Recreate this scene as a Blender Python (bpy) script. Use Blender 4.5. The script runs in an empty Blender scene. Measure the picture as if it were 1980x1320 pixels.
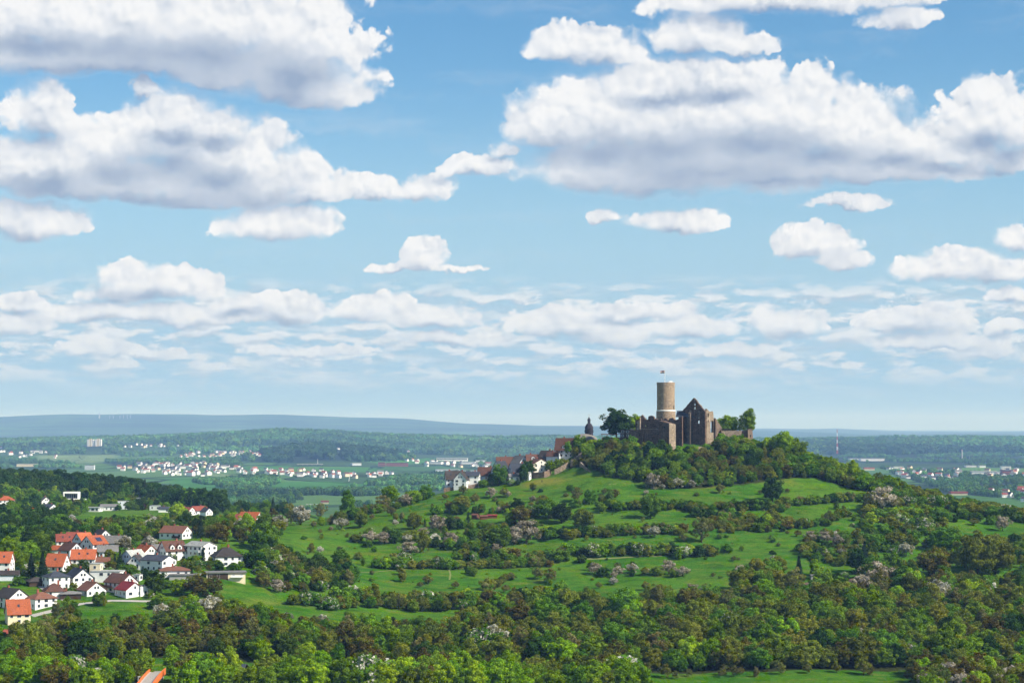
import bpy, math, random
import numpy as np
from mathutils import Vector, Matrix

random.seed(7)
R = random.Random(11)
NP = np.random.default_rng(5)
scene = bpy.context.scene
COL = scene.collection
rad = math.radians

# ------------------------------------------------------------------ camera
W0, H0, FPX, HORIZON = 1980.0, 1320.0, 3695.0, 826.0
PITCH = math.atan((HORIZON - H0 / 2) / FPX)
cam_data = bpy.data.cameras.new('camera')
cam = bpy.data.objects.new('camera', cam_data)
COL.objects.link(cam)
cam.location = (0, 0, 0)
cam.rotation_euler = (math.pi / 2 + PITCH, 0, 0)
cam_data.sensor_width = 36.0
cam_data.lens = 36.0 * FPX / W0
cam_data.clip_start = 1.0
cam_data.clip_end = 120000.0
scene.camera = cam

# ------------------------------------------------------------------ light and exposure
SUN_EL = rad(41)
SUN_AZ = rad(114.6)          # clockwise from +Y
to_sun = Vector((math.sin(SUN_AZ) * math.cos(SUN_EL), math.cos(SUN_AZ) * math.cos(SUN_EL), math.sin(SUN_EL)))
sun_data = bpy.data.lights.new('sun', 'SUN')
sun_data.energy = 5.0
sun_data.angle = rad(0.5)
sun_data.color = (1.0, 0.94, 0.83)
sun = bpy.data.objects.new('sun', sun_data)
sun.rotation_euler = to_sun.to_track_quat('Z', 'Y').to_euler()
sun.location = (400, 300, 900)
COL.objects.link(sun)

scene.view_settings.view_transform = 'Standard'
scene.view_settings.look = 'None'
scene.view_settings.exposure = 0.66
scene.view_settings.gamma = 1.0
scene.view_settings.use_curve_mapping = False
scene.render.engine = 'CYCLES'
cy = scene.cycles
cy.max_bounces = 6
cy.diffuse_bounces = 2
cy.glossy_bounces = 2
cy.transmission_bounces = 3
cy.volume_bounces = 0
cy.transparent_max_bounces = 8
cy.use_denoising = True
cy.use_adaptive_sampling = True
cy.adaptive_threshold = 0.03
cy.adaptive_min_samples = 8
cy.caustics_reflective = False
cy.caustics_refractive = False


def pdir(px, py):
    """direction through a photograph pixel (numpy ok), y component 1"""
    c, s = math.cos(PITCH), math.sin(PITCH)
    x = (np.asarray(px, float) - W0 / 2)
    u = (H0 / 2 - np.asarray(py, float))
    dy = FPX * c - u * s
    dz = FPX * s + u * c
    return x / dy, dz / dy


def at(px, py, Y):
    dx, dz = pdir(px, py)
    return Vector((float(dx) * Y, Y, float(dz) * Y))


def to_deg(px, py):
    dx, dz = pdir(px, py)
    az = math.degrees(math.atan2(float(dx), 1))
    el = math.degrees(math.atan2(float(dz), math.hypot(1, float(dx))))
    return az, el


# ------------------------------------------------------------------ node helper
class NT:
    def __init__(self, tree):
        self.t = tree
        self.n = tree.nodes
        self.l = tree.links

    def put(self, sock, v):
        if isinstance(v, bpy.types.NodeSocket):
            self.l.new(v, sock)
        elif v is not None:
            if isinstance(v, (tuple, list)) and len(v) == 3 and sock.type == 'RGBA':
                v = (*v, 1.0)
            sock.default_value = v

    def node(self, kind, **kw):
        nd = self.n.new(kind)
        for k, v in kw.items():
            setattr(nd, k, v)
        return nd

    def m(self, op, a, b=None, c=None, clamp=False):
        nd = self.node('ShaderNodeMath', operation=op, use_clamp=clamp)
        for i, v in enumerate((a, b, c)):
            self.put(nd.inputs[i], v)
        return nd.outputs[0]

    def v(self, op, a, b=None, c=None):
        nd = self.node('ShaderNodeVectorMath', operation=op)
        for i, x in enumerate((a, b, c)):
            if x is not None:
                self.put(nd.inputs[i], x)
        return nd.outputs['Value'] if op in ('LENGTH', 'DOT_PRODUCT', 'DISTANCE') else nd.outputs[0]

    def scale(self, a, f):
        nd = self.node('ShaderNodeVectorMath', operation='SCALE')
        self.put(nd.inputs[0], a)
        self.put(nd.inputs['Scale'], f)
        return nd.outputs[0]

    def sep(self, a):
        nd = self.node('ShaderNodeSeparateXYZ')
        self.put(nd.inputs[0], a)
        return nd.outputs

    def comb(self, x=0.0, y=0.0, z=0.0):
        nd = self.node('ShaderNodeCombineXYZ')
        for i, a in enumerate((x, y, z)):
            self.put(nd.inputs[i], a)
        return nd.outputs[0]

    def noise(self, vec, scale, detail=3.0, rough=0.5, color=False, dim='3D', lac=2.0):
        nd = self.node('ShaderNodeTexNoise', noise_dimensions=dim)
        self.put(nd.inputs['Vector'], vec)
        nd.inputs['Scale'].default_value = scale
        nd.inputs['Detail'].default_value = detail
        nd.inputs['Roughness'].default_value = rough
        nd.inputs['Lacunarity'].default_value = lac
        return nd.outputs['Color' if color else 'Fac']

    def voro(self, vec, scale, detail=0.0, rough=0.5, feature='F1', out='Distance', dim='3D', smooth=0.6):
        nd = self.node('ShaderNodeTexVoronoi', voronoi_dimensions=dim, feature=feature)
        self.put(nd.inputs['Vector'], vec)
        nd.inputs['Scale'].default_value = scale
        if 'Detail' in nd.inputs:
            nd.inputs['Detail'].default_value = detail
            nd.inputs['Roughness'].default_value = rough
        if feature == 'SMOOTH_F1':
            nd.inputs['Smoothness'].default_value = smooth
        return nd.outputs[out]

    def mix(self, f, a, b, mode='MIX'):
        nd = self.node('ShaderNodeMix', data_type='RGBA', blend_type=mode)
        self.put(nd.inputs[0], f)
        self.put(nd.inputs[6], a)
        self.put(nd.inputs[7], b)
        return nd.outputs[2]

    def ss(self, v, a, b, o0=0.0, o1=1.0, kind='SMOOTHSTEP'):
        nd = self.node('ShaderNodeMapRange', interpolation_type=kind)
        self.put(nd.inputs[0], v)
        for i, x in enumerate((a, b, o0, o1)):
            self.put(nd.inputs[i + 1], x)
        return nd.outputs[0]


# ------------------------------------------------------------------ sky: Nishita air, cumulus field as function of direction
# cumulus puffs: photograph pixel of the centre, half width, half height, softness of weight
CLOUDS = [
    # big bank at upper left
    (120, 40, 330, 85), (420, 45, 270, 110), (590, 90, 125, 105), (620, 180, 100, 60), (560, 150, 150, 80), (20, 110, 200, 60), (330, 110, 260, 60),
    (150, 110, 260, 50), (430, 140, 110, 45),
    # heaped cumulus at left
    (345, 235, 75, 55), (430, 250, 70, 45), (345, 265, 115, 85), (250, 290, 120, 78), (440, 300, 110, 80), (520, 345, 110, 70), (110, 320, 120, 60), (330, 350, 300, 60), (600, 375, 60, 30),
    (170, 350, 180, 60), (20, 330, 110, 60), (400, 380, 200, 32),
    (80, 225, 62, 62), (265, 178, 28, 28),
    (70, 435, 100, 46), (15, 425, 70, 40), (540, 440, 118, 46),
    # great cumulus at right
    (1300, 165, 120, 48), (1420, 160, 110, 42), (1340, 225, 230, 105), (1440, 285, 300, 80), (1200, 240, 170, 95), (1480, 225, 190, 85), (1620, 255, 160, 75), (1740, 280, 110, 55), (1070, 245, 100, 75), (1350, 335, 330, 70),
    (1560, 320, 330, 50), (1180, 330, 150, 72), (1730, 335, 220, 34),
    (1910, 225, 75, 72), (1965, 255, 70, 70), (1850, 300, 110, 45), (1950, 310, 90, 40),
    (1140, 98, 105, 50), (1090, 100, 50, 38), (1350, 72, 85, 50), (1440, 95, 55, 26), (1550, 0, 290, 46), (1750, 40, 75, 24),
    # small ones
    (730, 370, 68, 34), (825, 365, 55, 32), (925, 325, 75, 28), (975, 295, 32, 20), (826, 500, 46, 40), (775, 518, 60, 14), (895, 520, 60, 10),
    (1310, 432, 92, 30), (1170, 420, 32, 18), (1570, 478, 75, 42), (1640, 508, 50, 20), (1840, 520, 100, 36), (1925, 530, 80, 28), (1965, 468, 40, 30),
    (1955, 574, 42, 20), (1640, 395, 70, 18),
    # low rows
    (310, 552, 118, 42), (230, 574, 70, 24), (560, 600, 70, 36), (470, 590, 60, 26), (370, 612, 240, 24), (190, 612, 70, 28), (715, 602, 75, 34), (850, 620, 90, 28),
    (1085, 628, 90, 38), (1190, 650, 100, 34), (1240, 605, 110, 22), (1345, 640, 80, 26), (1535, 628, 78, 40), (1765, 622, 95, 34), (1810, 662, 130, 20),
    (1945, 634, 45, 20), (40, 590, 45, 20), (20, 630, 85, 28), (880, 660, 110, 18), (170, 680, 75, 18), (290, 684, 55, 16), (1420, 684, 50, 16),
    (600, 680, 120, 14), (1910, 680, 60, 16),
]

world = bpy.data.worlds.new('World')
scene.world = world
world.use_nodes = True
world.node_tree.nodes.clear()
t = NT(world.node_tree)
sky = t.node('ShaderNodeTexSky', sky_type='NISHITA')
sky.sun_disc = False
sky.sun_elevation = SUN_EL
sky.sun_rotation = SUN_AZ
sky.altitude = 300
sky.air_density = 1.0
sky.dust_density = 0.0
sky.ozone_density = 1.0
gen = t.node('ShaderNodeTexCoord').outputs['Generated']
gx, gy, gz = t.sep(gen)
az = t.m('MULTIPLY', t.m('ARCTAN2', gx, gy), 180 / math.pi)
el = t.m('MULTIPLY', t.m('ARCSINE', gz), 180 / math.pi)
# the same weather goes on all round: the sector in view is mirrored about its edges
azm = t.m('SUBTRACT', t.m('PINGPONG', t.m('ADD', az, 16.0), 32.0), 16.0)
q = t.comb(azm, el, 0.0)
warp1 = t.v('SUBTRACT', t.noise(q, 0.55, 1.0, 0.5, True), (0.5, 0.5, 0.5))
warp2 = t.v('SUBTRACT', t.noise(q, 1.25, 6.0, 0.56, True), (0.5, 0.5, 0.5))
warp3 = t.v('SUBTRACT', t.noise(q, 3.6, 4.0, 0.6, True), (0.5, 0.5, 0.5))
# clouds nearer the horizon are farther off: their lumps are finer
fin = t.ss(el, 1.0, 9.0, 0.45, 1.0, 'LINEAR')
wq = t.v('ADD', t.v('ADD', q, t.v('MULTIPLY', warp3, (0.46, 0.34, 0.0))), t.v('ADD', t.v('MULTIPLY', warp1, (1.0, 0.45, 0.0)), t.scale(t.v('MULTIPLY', warp2, (0.75, 0.50, 0.0)), fin)))
AIR = (2.95, 4.65, 6.15)
L = L2 = None
FLAT = (-1.0, -1.75, 0.0)
for (cx, cyy, rx, ry) in CLOUDS:
    a, e = to_deg(cx, cyy)
    ix, iy = 1 / (rx * 0.0155), 1 / (ry * 0.0155)
    vv = t.v('MULTIPLY_ADD', wq, (ix, iy, 0.0), (-a * ix, -e * iy, 0.0))
    ln = t.v('LENGTH', t.v('MAXIMUM', vv, t.v('MULTIPLY', vv, FLAT)))
    v2 = t.v('ADD', vv, (0.18, 0.60, 0.0))
    l2 = t.v('LENGTH', t.v('MULTIPLY', v2, (0.55, 1.0, 0.0)))
    if L is None:
        L, L2 = ln, l2
    else:
        L = t.m('SMOOTH_MIN', L, ln, 0.16)
        L2 = t.m('SMOOTH_MIN', L2, l2, 0.42)
# cauliflower relief
bq = t.v('ADD', q, t.scale(t.v('MULTIPLY', warp2, (0.65, 0.65, 0.0)), fin))


def billow(vec):
    a_ = t.voro(vec, 0.62, 0.0, 0.5, 'SMOOTH_F1', dim='2D', smooth=0.45)
    b_ = t.voro(vec, 1.7, 1.0, 0.5, 'SMOOTH_F1', dim='2D', smooth=0.4)
    return t.m('SUBTRACT', 1.0, t.m('ADD', t.m('MULTIPLY', a_, 0.70), t.m('MULTIPLY', b_, 0.30)))


fs = 1.35
bil = billow(t.scale(bq, fs))
bil2 = billow(t.scale(t.v('ADD', bq, (0.12, 0.20, 0.0)), fs))
D = t.m('ADD', t.m('SUBTRACT', 1.29, L), t.m('MULTIPLY', t.m('SUBTRACT', bil, 0.60), t.ss(L2, 0.25, 0.9, 0.2, 0.62)))
soft = t.ss(t.noise(q, 0.8, 2.0), 0.42, 0.72, 0.10, 0.75)
soft = t.m('ADD', soft, t.ss(L2, 0.8, 0.2, 0.0, 0.35))
alpha = t.ss(D, 0.02, soft)
# far bands near the horizon, seen edge on
bandq = t.v('MULTIPLY', t.v('ADD', q, t.scale(warp2, 0.35)), (0.22, 1.9, 1.0))
bn = t.noise(bandq, 1.0, 5.0, 0.58)
bgate = t.m('MULTIPLY', t.ss(el, 0.7, 1.5), t.ss(el, 4.6, 3.3))
bq2 = t.v('MULTIPLY', t.v('ADD', q, t.scale(warp2, 0.22)), (0.62, 2.1, 1.0))
bn2 = t.noise(bq2, 1.15, 6.0, 0.56)
bn3 = t.noise(t.v('ADD', bq2, (0.10, 0.38, 0.0)), 1.15, 3.0, 0.5)
balpha = t.m('MAXIMUM', t.m('MULTIPLY', t.ss(bn, 0.43, 0.66), t.m('MULTIPLY', bgate, 0.68)),
             t.m('MULTIPLY', t.ss(bn2, 0.445, 0.575), t.m('MULTIPLY', t.m('MULTIPLY', t.ss(el, 0.9, 1.9), t.ss(el, 4.7, 3.6)), 0.92)))
blit = t.ss(t.m('SUBTRACT', bn2, bn3), -0.12, 0.10)
# thin torn streaks higher up
wn = t.noise(t.v('MULTIPLY', t.v('ADD', q, t.scale(warp2, 0.7)), (0.10, 0.75, 1.0)), 1.0, 6.0, 0.62)
walpha = t.m('MULTIPLY', t.ss(wn, 0.50, 0.80), t.m('MULTIPLY', t.ss(el, 3.2, 4.6), 0.30))
thin = t.m('MAXIMUM', balpha, walpha)
# cumulus field overhead, beyond the top of the frame
over = t.noise(t.v('DIVIDE', gen, t.comb(t.m('ADD', gz, 0.08), t.m('ADD', gz, 0.08), 1.0)), 1.6, 6.0, 0.55)
oalpha = t.m('MULTIPLY', t.ss(over, 0.50, 0.60), t.ss(el, 13.6, 19.0))
# light on the clouds: the side away from the sun (seen as depth towards it) is grey
lit = t.m('ADD', t.ss(L2, -0.05, 0.72, 0.0, 0.80), t.m('MULTIPLY', t.m('SUBTRACT', bil, bil2), t.ss(L2, 0.15, 0.75, 0.0, 1.15)))
lit = t.m('ADD', lit, t.m('MULTIPLY', t.m('SUBTRACT', t.noise(bq, 0.55, 3.0, 0.5), 0.5), 0.6), clamp=True)
ccol = t.mix(t.ss(lit, 0.0, 0.5, kind='LINEAR'), (0.345, 0.435, 0.595), (0.72, 0.77, 0.845))
ccol = t.mix(t.ss(lit, 0.45, 0.92, kind='LINEAR'), ccol, (0.975, 0.98, 0.985))
tcol = t.mix(t.m('MULTIPLY', t.ss(el, 5.2, 4.4), 1.0), (0.74, 0.80, 0.87), t.mix(blit, (0.50, 0.60, 0.72), (0.93, 0.945, 0.96)))
call = t.mix(t.ss(alpha, 0.30, 0.02), ccol, tcol)
allalpha = t.m('MAXIMUM', t.m('MAXIMUM', alpha, thin), oalpha)
# low clouds fade in the air
call = t.mix(t.ss(el, 5.0, 0.8, 0.0, 0.6), call, (0.56, 0.69, 0.81))
bg_air = t.node('ShaderNodeBackground')
hs = t.node('ShaderNodeHueSaturation')
hs.inputs['Saturation'].default_value = 1.45
t.put(hs.inputs['Color'], sky.outputs[0])
# moist low air: the blue pales towards the horizon
air = t.mix(t.ss(el, 11.0, 1.5, 0.12, 1.0), hs.outputs[0], AIR)
t.put(bg_air.inputs[0], air)
bg_air.inputs[1].default_value = 0.080
bg_cl = t.node('ShaderNodeBackground')
t.put(bg_cl.inputs[0], call)
bg_cl.inputs[1].default_value = 0.62
mixsh = t.node('ShaderNodeMixShader')
t.put(mixsh.inputs[0], t.m('MULTIPLY', allalpha, 0.96))
t.l.new(bg_air.outputs[0], mixsh.inputs[1])
t.l.new(bg_cl.outputs[0], mixsh.inputs[2])
wout = t.node('ShaderNodeOutputWorld')
t.l.new(mixsh.outputs[0], wout.inputs[0])
world.cycles.sampling_method = 'MANUAL'
world.cycles.sample_map_resolution = 512


# ------------------------------------------------------------------ materials
MATS = {}


def new_mat(name):
    m = bpy.data.materials.new(name)
    m.use_nodes = True
    m.node_tree.nodes.clear()
    MATS[name] = m
    return m, NT(m.node_tree)


def finish(t, shader, bump=None):
    o = t.node('ShaderNodeOutputMaterial')
    t.l.new(shader, o.inputs[0])


def principled(t, color, rough=0.85, spec=0.25, normal=None, metallic=0.0):
    b = t.node('ShaderNodeBsdfPrincipled')
    t.put(b.inputs['Base Color'], color)
    t.put(b.inputs['Roughness'], rough)
    b.inputs['Specular IOR Level'].default_value = spec
    b.inputs['Metallic'].default_value = metallic
    if normal is not None:
        t.l.new(normal, b.inputs['Normal'])
    return b.outputs[0]


def bump(t, h, strength=0.4, dist=0.1):
    b = t.node('ShaderNodeBump')
    b.inputs['Strength'].default_value = strength
    b.inputs['Distance'].default_value = dist
    t.put(b.inputs['Height'], h)
    return b.outputs[0]


def plain_mat(name, color, var=0.12, scale=1.5, rough=0.85, streak=0.0, spec=0.25, spread=0.10):
    """weathered painted / tiled surface: object-space noise and a small shift per object"""
    if name in MATS:
        return MATS[name]
    m, t = new_mat(name)
    co = t.node('ShaderNodeTexCoord').outputs['Object']
    n = t.noise(co, scale, 4.0, 0.6)
    oi = t.node('ShaderNodeObjectInfo').outputs['Random']
    f = t.m('ADD', t.m('MULTIPLY', t.m('SUBTRACT', n, 0.5), var * 4), t.m('MULTIPLY', t.m('SUBTRACT', oi, 0.5), spread * 2))
    if streak:
        st = t.noise(t.v('MULTIPLY', co, (2.2, 2.2, 0.18)), 1.0, 3.0)
        f = t.m('ADD', f, t.m('MULTIPLY', t.m('SUBTRACT', st, 0.5), streak * 3))
    c = t.scale(color, t.m('ADD', 1.0, f))
    finish(t, principled(t, c, rough, spec))
    return m


def tile_mat(name, color, dark=0.55):
    """roof tiles: fine courses, moss and replaced tiles"""
    m, t = new_mat(name)
    co = t.node('ShaderNodeTexCoord').outputs['Object']
    x, y, z = t.sep(co)
    oi = t.node('ShaderNodeObjectInfo').outputs['Random']
    n = t.noise(co, 0.7, 4.0, 0.65)
    cell = t.node('ShaderNodeTexWhiteNoise', noise_dimensions='3D')
    t.put(cell.inputs['Vector'], t.v('SNAP', co, (0.45, 0.45, 0.45)))
    f = t.m('ADD', t.m('MULTIPLY', t.m('SUBTRACT', n, 0.5), 0.9), t.m('MULTIPLY', t.m('SUBTRACT', cell.outputs[0], 0.5), 0.30))
    f = t.m('ADD', f, t.m('MULTIPLY', t.m('SUBTRACT', oi, 0.5), 0.35))
    c = t.scale(color, t.m('MAXIMUM', t.m('ADD', 1.0, f), 0.3))
    course = t.m('FRACT', t.m('MULTIPLY', z, 4.5))
    finish(t, principled(t, c, 0.8, 0.2, bump(t, course, 0.5, 0.05)))
    return m


ROOFS = {
    'orange': (0.32, 0.086, 0.036), 'red': (0.21, 0.055, 0.036), 'brown': (0.105, 0.050, 0.036), 'dark': (0.045, 0.038, 0.036),
    'slate': (0.040, 0.046, 0.062), 'grey': (0.15, 0.145, 0.14), 'maroon': (0.18, 0.022, 0.025), 'rust': (0.150, 0.066, 0.044), 'palegrey': (0.30, 0.31, 0.29),
}
for k, c in ROOFS.items():
    tile_mat('roof_' + k, c)
plain_mat('wall_white', (0.80, 0.79, 0.76), 0.025, 0.8, streak=0.02, spread=0.05)
plain_mat('wall_cream', (0.72, 0.62, 0.42), 0.03, 0.8, streak=0.02, spread=0.05)
plain_mat('wall_ivory', (0.76, 0.71, 0.60), 0.03, 0.8, streak=0.02, spread=0.05)
plain_mat('wall_pale', (0.60, 0.64, 0.68), 0.03, 0.8, streak=0.03, spread=0.05)
plain_mat('wall_yellow', (0.66, 0.47, 0.20), 0.03, 0.8, streak=0.02)
plain_mat('wall_brick', (0.28, 0.085, 0.055), 0.06, 2.0)
plain_mat('wall_wood', (0.055, 0.034, 0.024), 0.1, 2.0)
plain_mat('timber', (0.13, 0.052, 0.028), 0.1, 2.0)
plain_mat('concrete', (0.36, 0.35, 0.33), 0.06, 1.0, streak=0.03)
plain_mat('metal_grey', (0.32, 0.34, 0.36), 0.03, 1.0, rough=0.5)
plain_mat('white_paint', (0.80, 0.80, 0.78), 0.02, 1.0, rough=0.5)
plain_mat('red_paint', (0.45, 0.05, 0.03), 0.03, 1.0, rough=0.6)
plain_mat('orange_paint', (0.62, 0.15, 0.035), 0.05, 1.0, rough=0.7)
plain_mat('asphalt', (0.33, 0.31, 0.28), 0.06, 0.6)
plain_mat('dark_opening', (0.012, 0.012, 0.014), 0.02, 1.0)
plain_mat('earth', (0.30, 0.20, 0.11), 0.12, 0.5)
plain_mat('bark', (0.060, 0.045, 0.034), 0.15, 1.5)
plain_mat('cloth_dark', (0.03, 0.03, 0.035), 0.05, 4.0)
plain_mat('flag_red', (0.20, 0.030, 0.035), 0.05, 1.0)
plain_mat('flag_white', (0.50, 0.42, 0.38), 0.05, 1.0)
plain_mat('flag_blue', (0.035, 0.04, 0.07), 0.05, 1.0)
m, t = new_mat('glass')
finish(t, principled(t, (0.035, 0.045, 0.06), 0.12, 0.6))
m, t = new_mat('solar_glass')
finish(t, principled(t, (0.015, 0.025, 0.07), 0.2, 0.6))


def stone_mat(name, c1, c2, mortar, scale=1.0, var=0.5, stain=0.4):
    m, t = new_mat(name)
    co = t.node('ShaderNodeTexCoord').outputs['Object']
    w = t.v('ADD', co, t.scale(t.v('SUBTRACT', t.noise(co, 0.9, 2.0, 0.5, True), (0.5, 0.5, 0.5)), 0.35))
    sq = t.v('MULTIPLY', w, (1.25 * scale, 1.25 * scale, 2.3 * scale))
    cellc = t.voro(sq, 1.0, 0.0, feature='F1', out='Color')
    edge = t.voro(sq, 1.0, 0.0, feature='DISTANCE_TO_EDGE', out='Distance')
    r, g, b = t.sep(cellc)
    big = t.noise(co, 0.22, 4.0, 0.65)
    col = t.mix(r, c1, c2)
    col = t.scale(col, t.m('ADD', 1.0 - var / 2, t.m('MULTIPLY', g, var)))
    col = t.mix(t.ss(edge, 0.07, 0.015), col, mortar)
    streak = t.noise(t.v('MULTIPLY', co, (1.3, 1.3, 0.12)), 1.0, 4.0)
    col = t.scale(col, t.m('ADD', t.m('MULTIPLY', t.m('SUBTRACT', big, 0.5), stain * 3), t.m('ADD', 1.0, t.m('MULTIPLY', t.m('SUBTRACT', streak, 0.5), stain * 2))))
    finish(t, principled(t, col, 0.95, 0.1, bump(t, t.m('ADD', t.ss(edge, 0.0, 0.1), t.m('MULTIPLY', b, 0.7)), 0.8, 0.14)))
    return m


stone_mat('stone_tower', (0.43, 0.315, 0.20), (0.30, 0.215, 0.15), (0.42, 0.35, 0.27), 1.0, 0.55, 0.22)
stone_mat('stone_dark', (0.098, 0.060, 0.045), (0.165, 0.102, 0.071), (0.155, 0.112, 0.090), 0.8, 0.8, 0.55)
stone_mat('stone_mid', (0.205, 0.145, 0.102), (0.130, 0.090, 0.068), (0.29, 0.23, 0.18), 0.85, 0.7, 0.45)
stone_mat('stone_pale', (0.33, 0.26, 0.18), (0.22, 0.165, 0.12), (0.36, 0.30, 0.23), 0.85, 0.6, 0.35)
stone_mat('stone_rock', (0.22, 0.17, 0.12), (0.14, 0.11, 0.085), (0.10, 0.08, 0.06), 0.3, 0.8, 0.6)
plain_mat('plaster_band', (0.80, 0.77, 0.70), 0.04, 1.0)
plain_mat('roof_churchslate', (0.033, 0.030, 0.042), 0.12, 1.2)
plain_mat('roof_apse', (0.19, 0.172, 0.15), 0.12, 0.6)


# foliage: two-sided leaves, tint from a per-face attribute and per-object shift
def leaf_mat(name, c_dark, c_mid, c_light, trans=0.35, hue=0.02, drift=False):
    m, t = new_mat(name)
    at_ = t.node('ShaderNodeAttribute')
    at_.attribute_name = 'tint'
    oi = t.node('ShaderNodeObjectInfo').outputs['Random']
    f = t.m('ADD', at_.outputs['Fac'], t.m('MULTIPLY', t.m('SUBTRACT', oi, 0.5), 0.5))
    rmp = t.node('ShaderNodeValToRGB')
    e = rmp.color_ramp.elements
    e[0].position, e[0].color = 0.1, (*c_dark, 1)
    e[1].position, e[1].color = 0.92, (*c_light, 1)
    mid = e.new(0.5)
    mid.color = (*c_mid, 1)
    t.put(rmp.inputs[0], f)
    hs = t.node('ShaderNodeHueSaturation')
    t.put(hs.inputs['Hue'], t.m('ADD', 0.5, t.m('MULTIPLY', t.m('SUBTRACT', t.m('FRACT', t.m('MULTIPLY', oi, 7.31)), 0.5), hue * 2)))
    t.put(hs.inputs['Value'], t.m('ADD', 0.82, t.m('MULTIPLY', t.m('FRACT', t.m('MULTIPLY', oi, 13.7)), 0.36)))
    t.put(hs.inputs['Color'], rmp.outputs[0])
    if drift:      # beech and spruce stands of the far forest differ in tone
        pos = t.node('ShaderNodeNewGeometry').outputs['Position']
        st = t.noise(t.v('MULTIPLY', pos, (0.0009, 0.0014, 0.0)), 1.0, 3.0, 0.6)
        hs2 = t.node('ShaderNodeHueSaturation')
        t.put(hs2.inputs['Value'], t.ss(st, 0.38, 0.62, 0.45, 1.45))
        t.put(hs2.inputs['Color'], hs.outputs[0])
        hs = hs2
    d = t.node('ShaderNodeBsdfDiffuse')
    t.put(d.inputs[0], hs.outputs[0])
    tr = t.node('ShaderNodeBsdfTranslucent')
    t.put(tr.inputs[0], t.mix(0.5, hs.outputs[0], t.scale(hs.outputs[0], 1.25)))
    mx = t.node('ShaderNodeMixShader')
    mx.inputs[0].default_value = trans
    t.l.new(d.outputs[0], mx.inputs[1])
    t.l.new(tr.outputs[0], mx.inputs[2])
    finish(t, mx.outputs[0])
    return m


leaf_mat('leaf_fresh', (0.1064, 0.1930, 0.0062), (0.1839, 0.3166, 0.0098), (0.3096, 0.4479, 0.0159))
leaf_mat('leaf_mid', (0.0597, 0.1245, 0.0099), (0.1081, 0.2076, 0.0149), (0.1865, 0.3113, 0.0223))
leaf_mat('leaf_dark', (0.0185, 0.0456, 0.0086), (0.0343, 0.0768, 0.0119), (0.0660, 0.1260, 0.0173), 0.25)
leaf_mat('leaf_olive', (0.0932, 0.1211, 0.0137), (0.1567, 0.1868, 0.0198), (0.2424, 0.2629, 0.0297))
leaf_mat('leaf_bronze', (0.070, 0.058, 0.013), (0.112, 0.090, 0.019), (0.165, 0.132, 0.028))
leaf_mat('leaf_grey', (0.1047, 0.1067, 0.0354), (0.1713, 0.1657, 0.0553), (0.2617, 0.2387, 0.0862))
leaf_mat('leaf_conifer', (0.0099, 0.0220, 0.0099), (0.0187, 0.0374, 0.0154), (0.0374, 0.0616, 0.0242), 0.15)
leaf_mat('leaf_purple', (0.0242, 0.0110, 0.0132), (0.0440, 0.0176, 0.0198), (0.0715, 0.0286, 0.0286), 0.2)
leaf_mat('blossom_white', (0.30, 0.30, 0.22), (0.45, 0.44, 0.36), (0.60, 0.58, 0.50), 0.3, 0.0)
leaf_mat('blossom_pink', (0.26, 0.225, 0.165), (0.39, 0.34, 0.265), (0.54, 0.48, 0.40), 0.3, 0.0)
leaf_mat('leaf_far', (0.0338, 0.0929, 0.0220), (0.0608, 0.1555, 0.0338), (0.1099, 0.2366, 0.0473), 0.2, drift=True)


# ------------------------------------------------------------------ mesh helpers
def mesh_np(name, verts, faces, mats, mat_idx=None, smooth=False, tint=None):
    """verts (n,3) array, faces: (m,k) array or list of arrays/tuples"""
    me = bpy.data.meshes.new(name)
    if isinstance(faces, np.ndarray):
        m, k = faces.shape
        me.vertices.add(len(verts))
        me.vertices.foreach_set('co', np.asarray(verts, np.float32).ravel())
        me.loops.add(m * k)
        me.loops.foreach_set('vertex_index', faces.astype(np.int32).ravel())
        me.polygons.add(m)
        me.polygons.foreach_set('loop_start', np.arange(0, m * k, k, dtype=np.int32))
        me.polygons.foreach_set('loop_total', np.full(m, k, np.int32))
    else:
        me.from_pydata([tuple(v) for v in verts], [], faces)
    for mm in mats:
        me.materials.append(MATS[mm] if isinstance(mm, str) else mm)
    if mat_idx is not None:
        me.polygons.foreach_set('material_index', np.asarray(mat_idx, np.int32))
    if smooth:
        me.polygons.foreach_set('use_smooth', np.ones(len(me.polygons), bool))
    if tint is not None:
        a = me.attributes.new('tint', 'FLOAT', 'FACE')
        a.data.foreach_set('value', np.asarray(tint, np.float32))
    me.update(calc_edges=True)
    me.validate(verbose=False)
    return me


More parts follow.
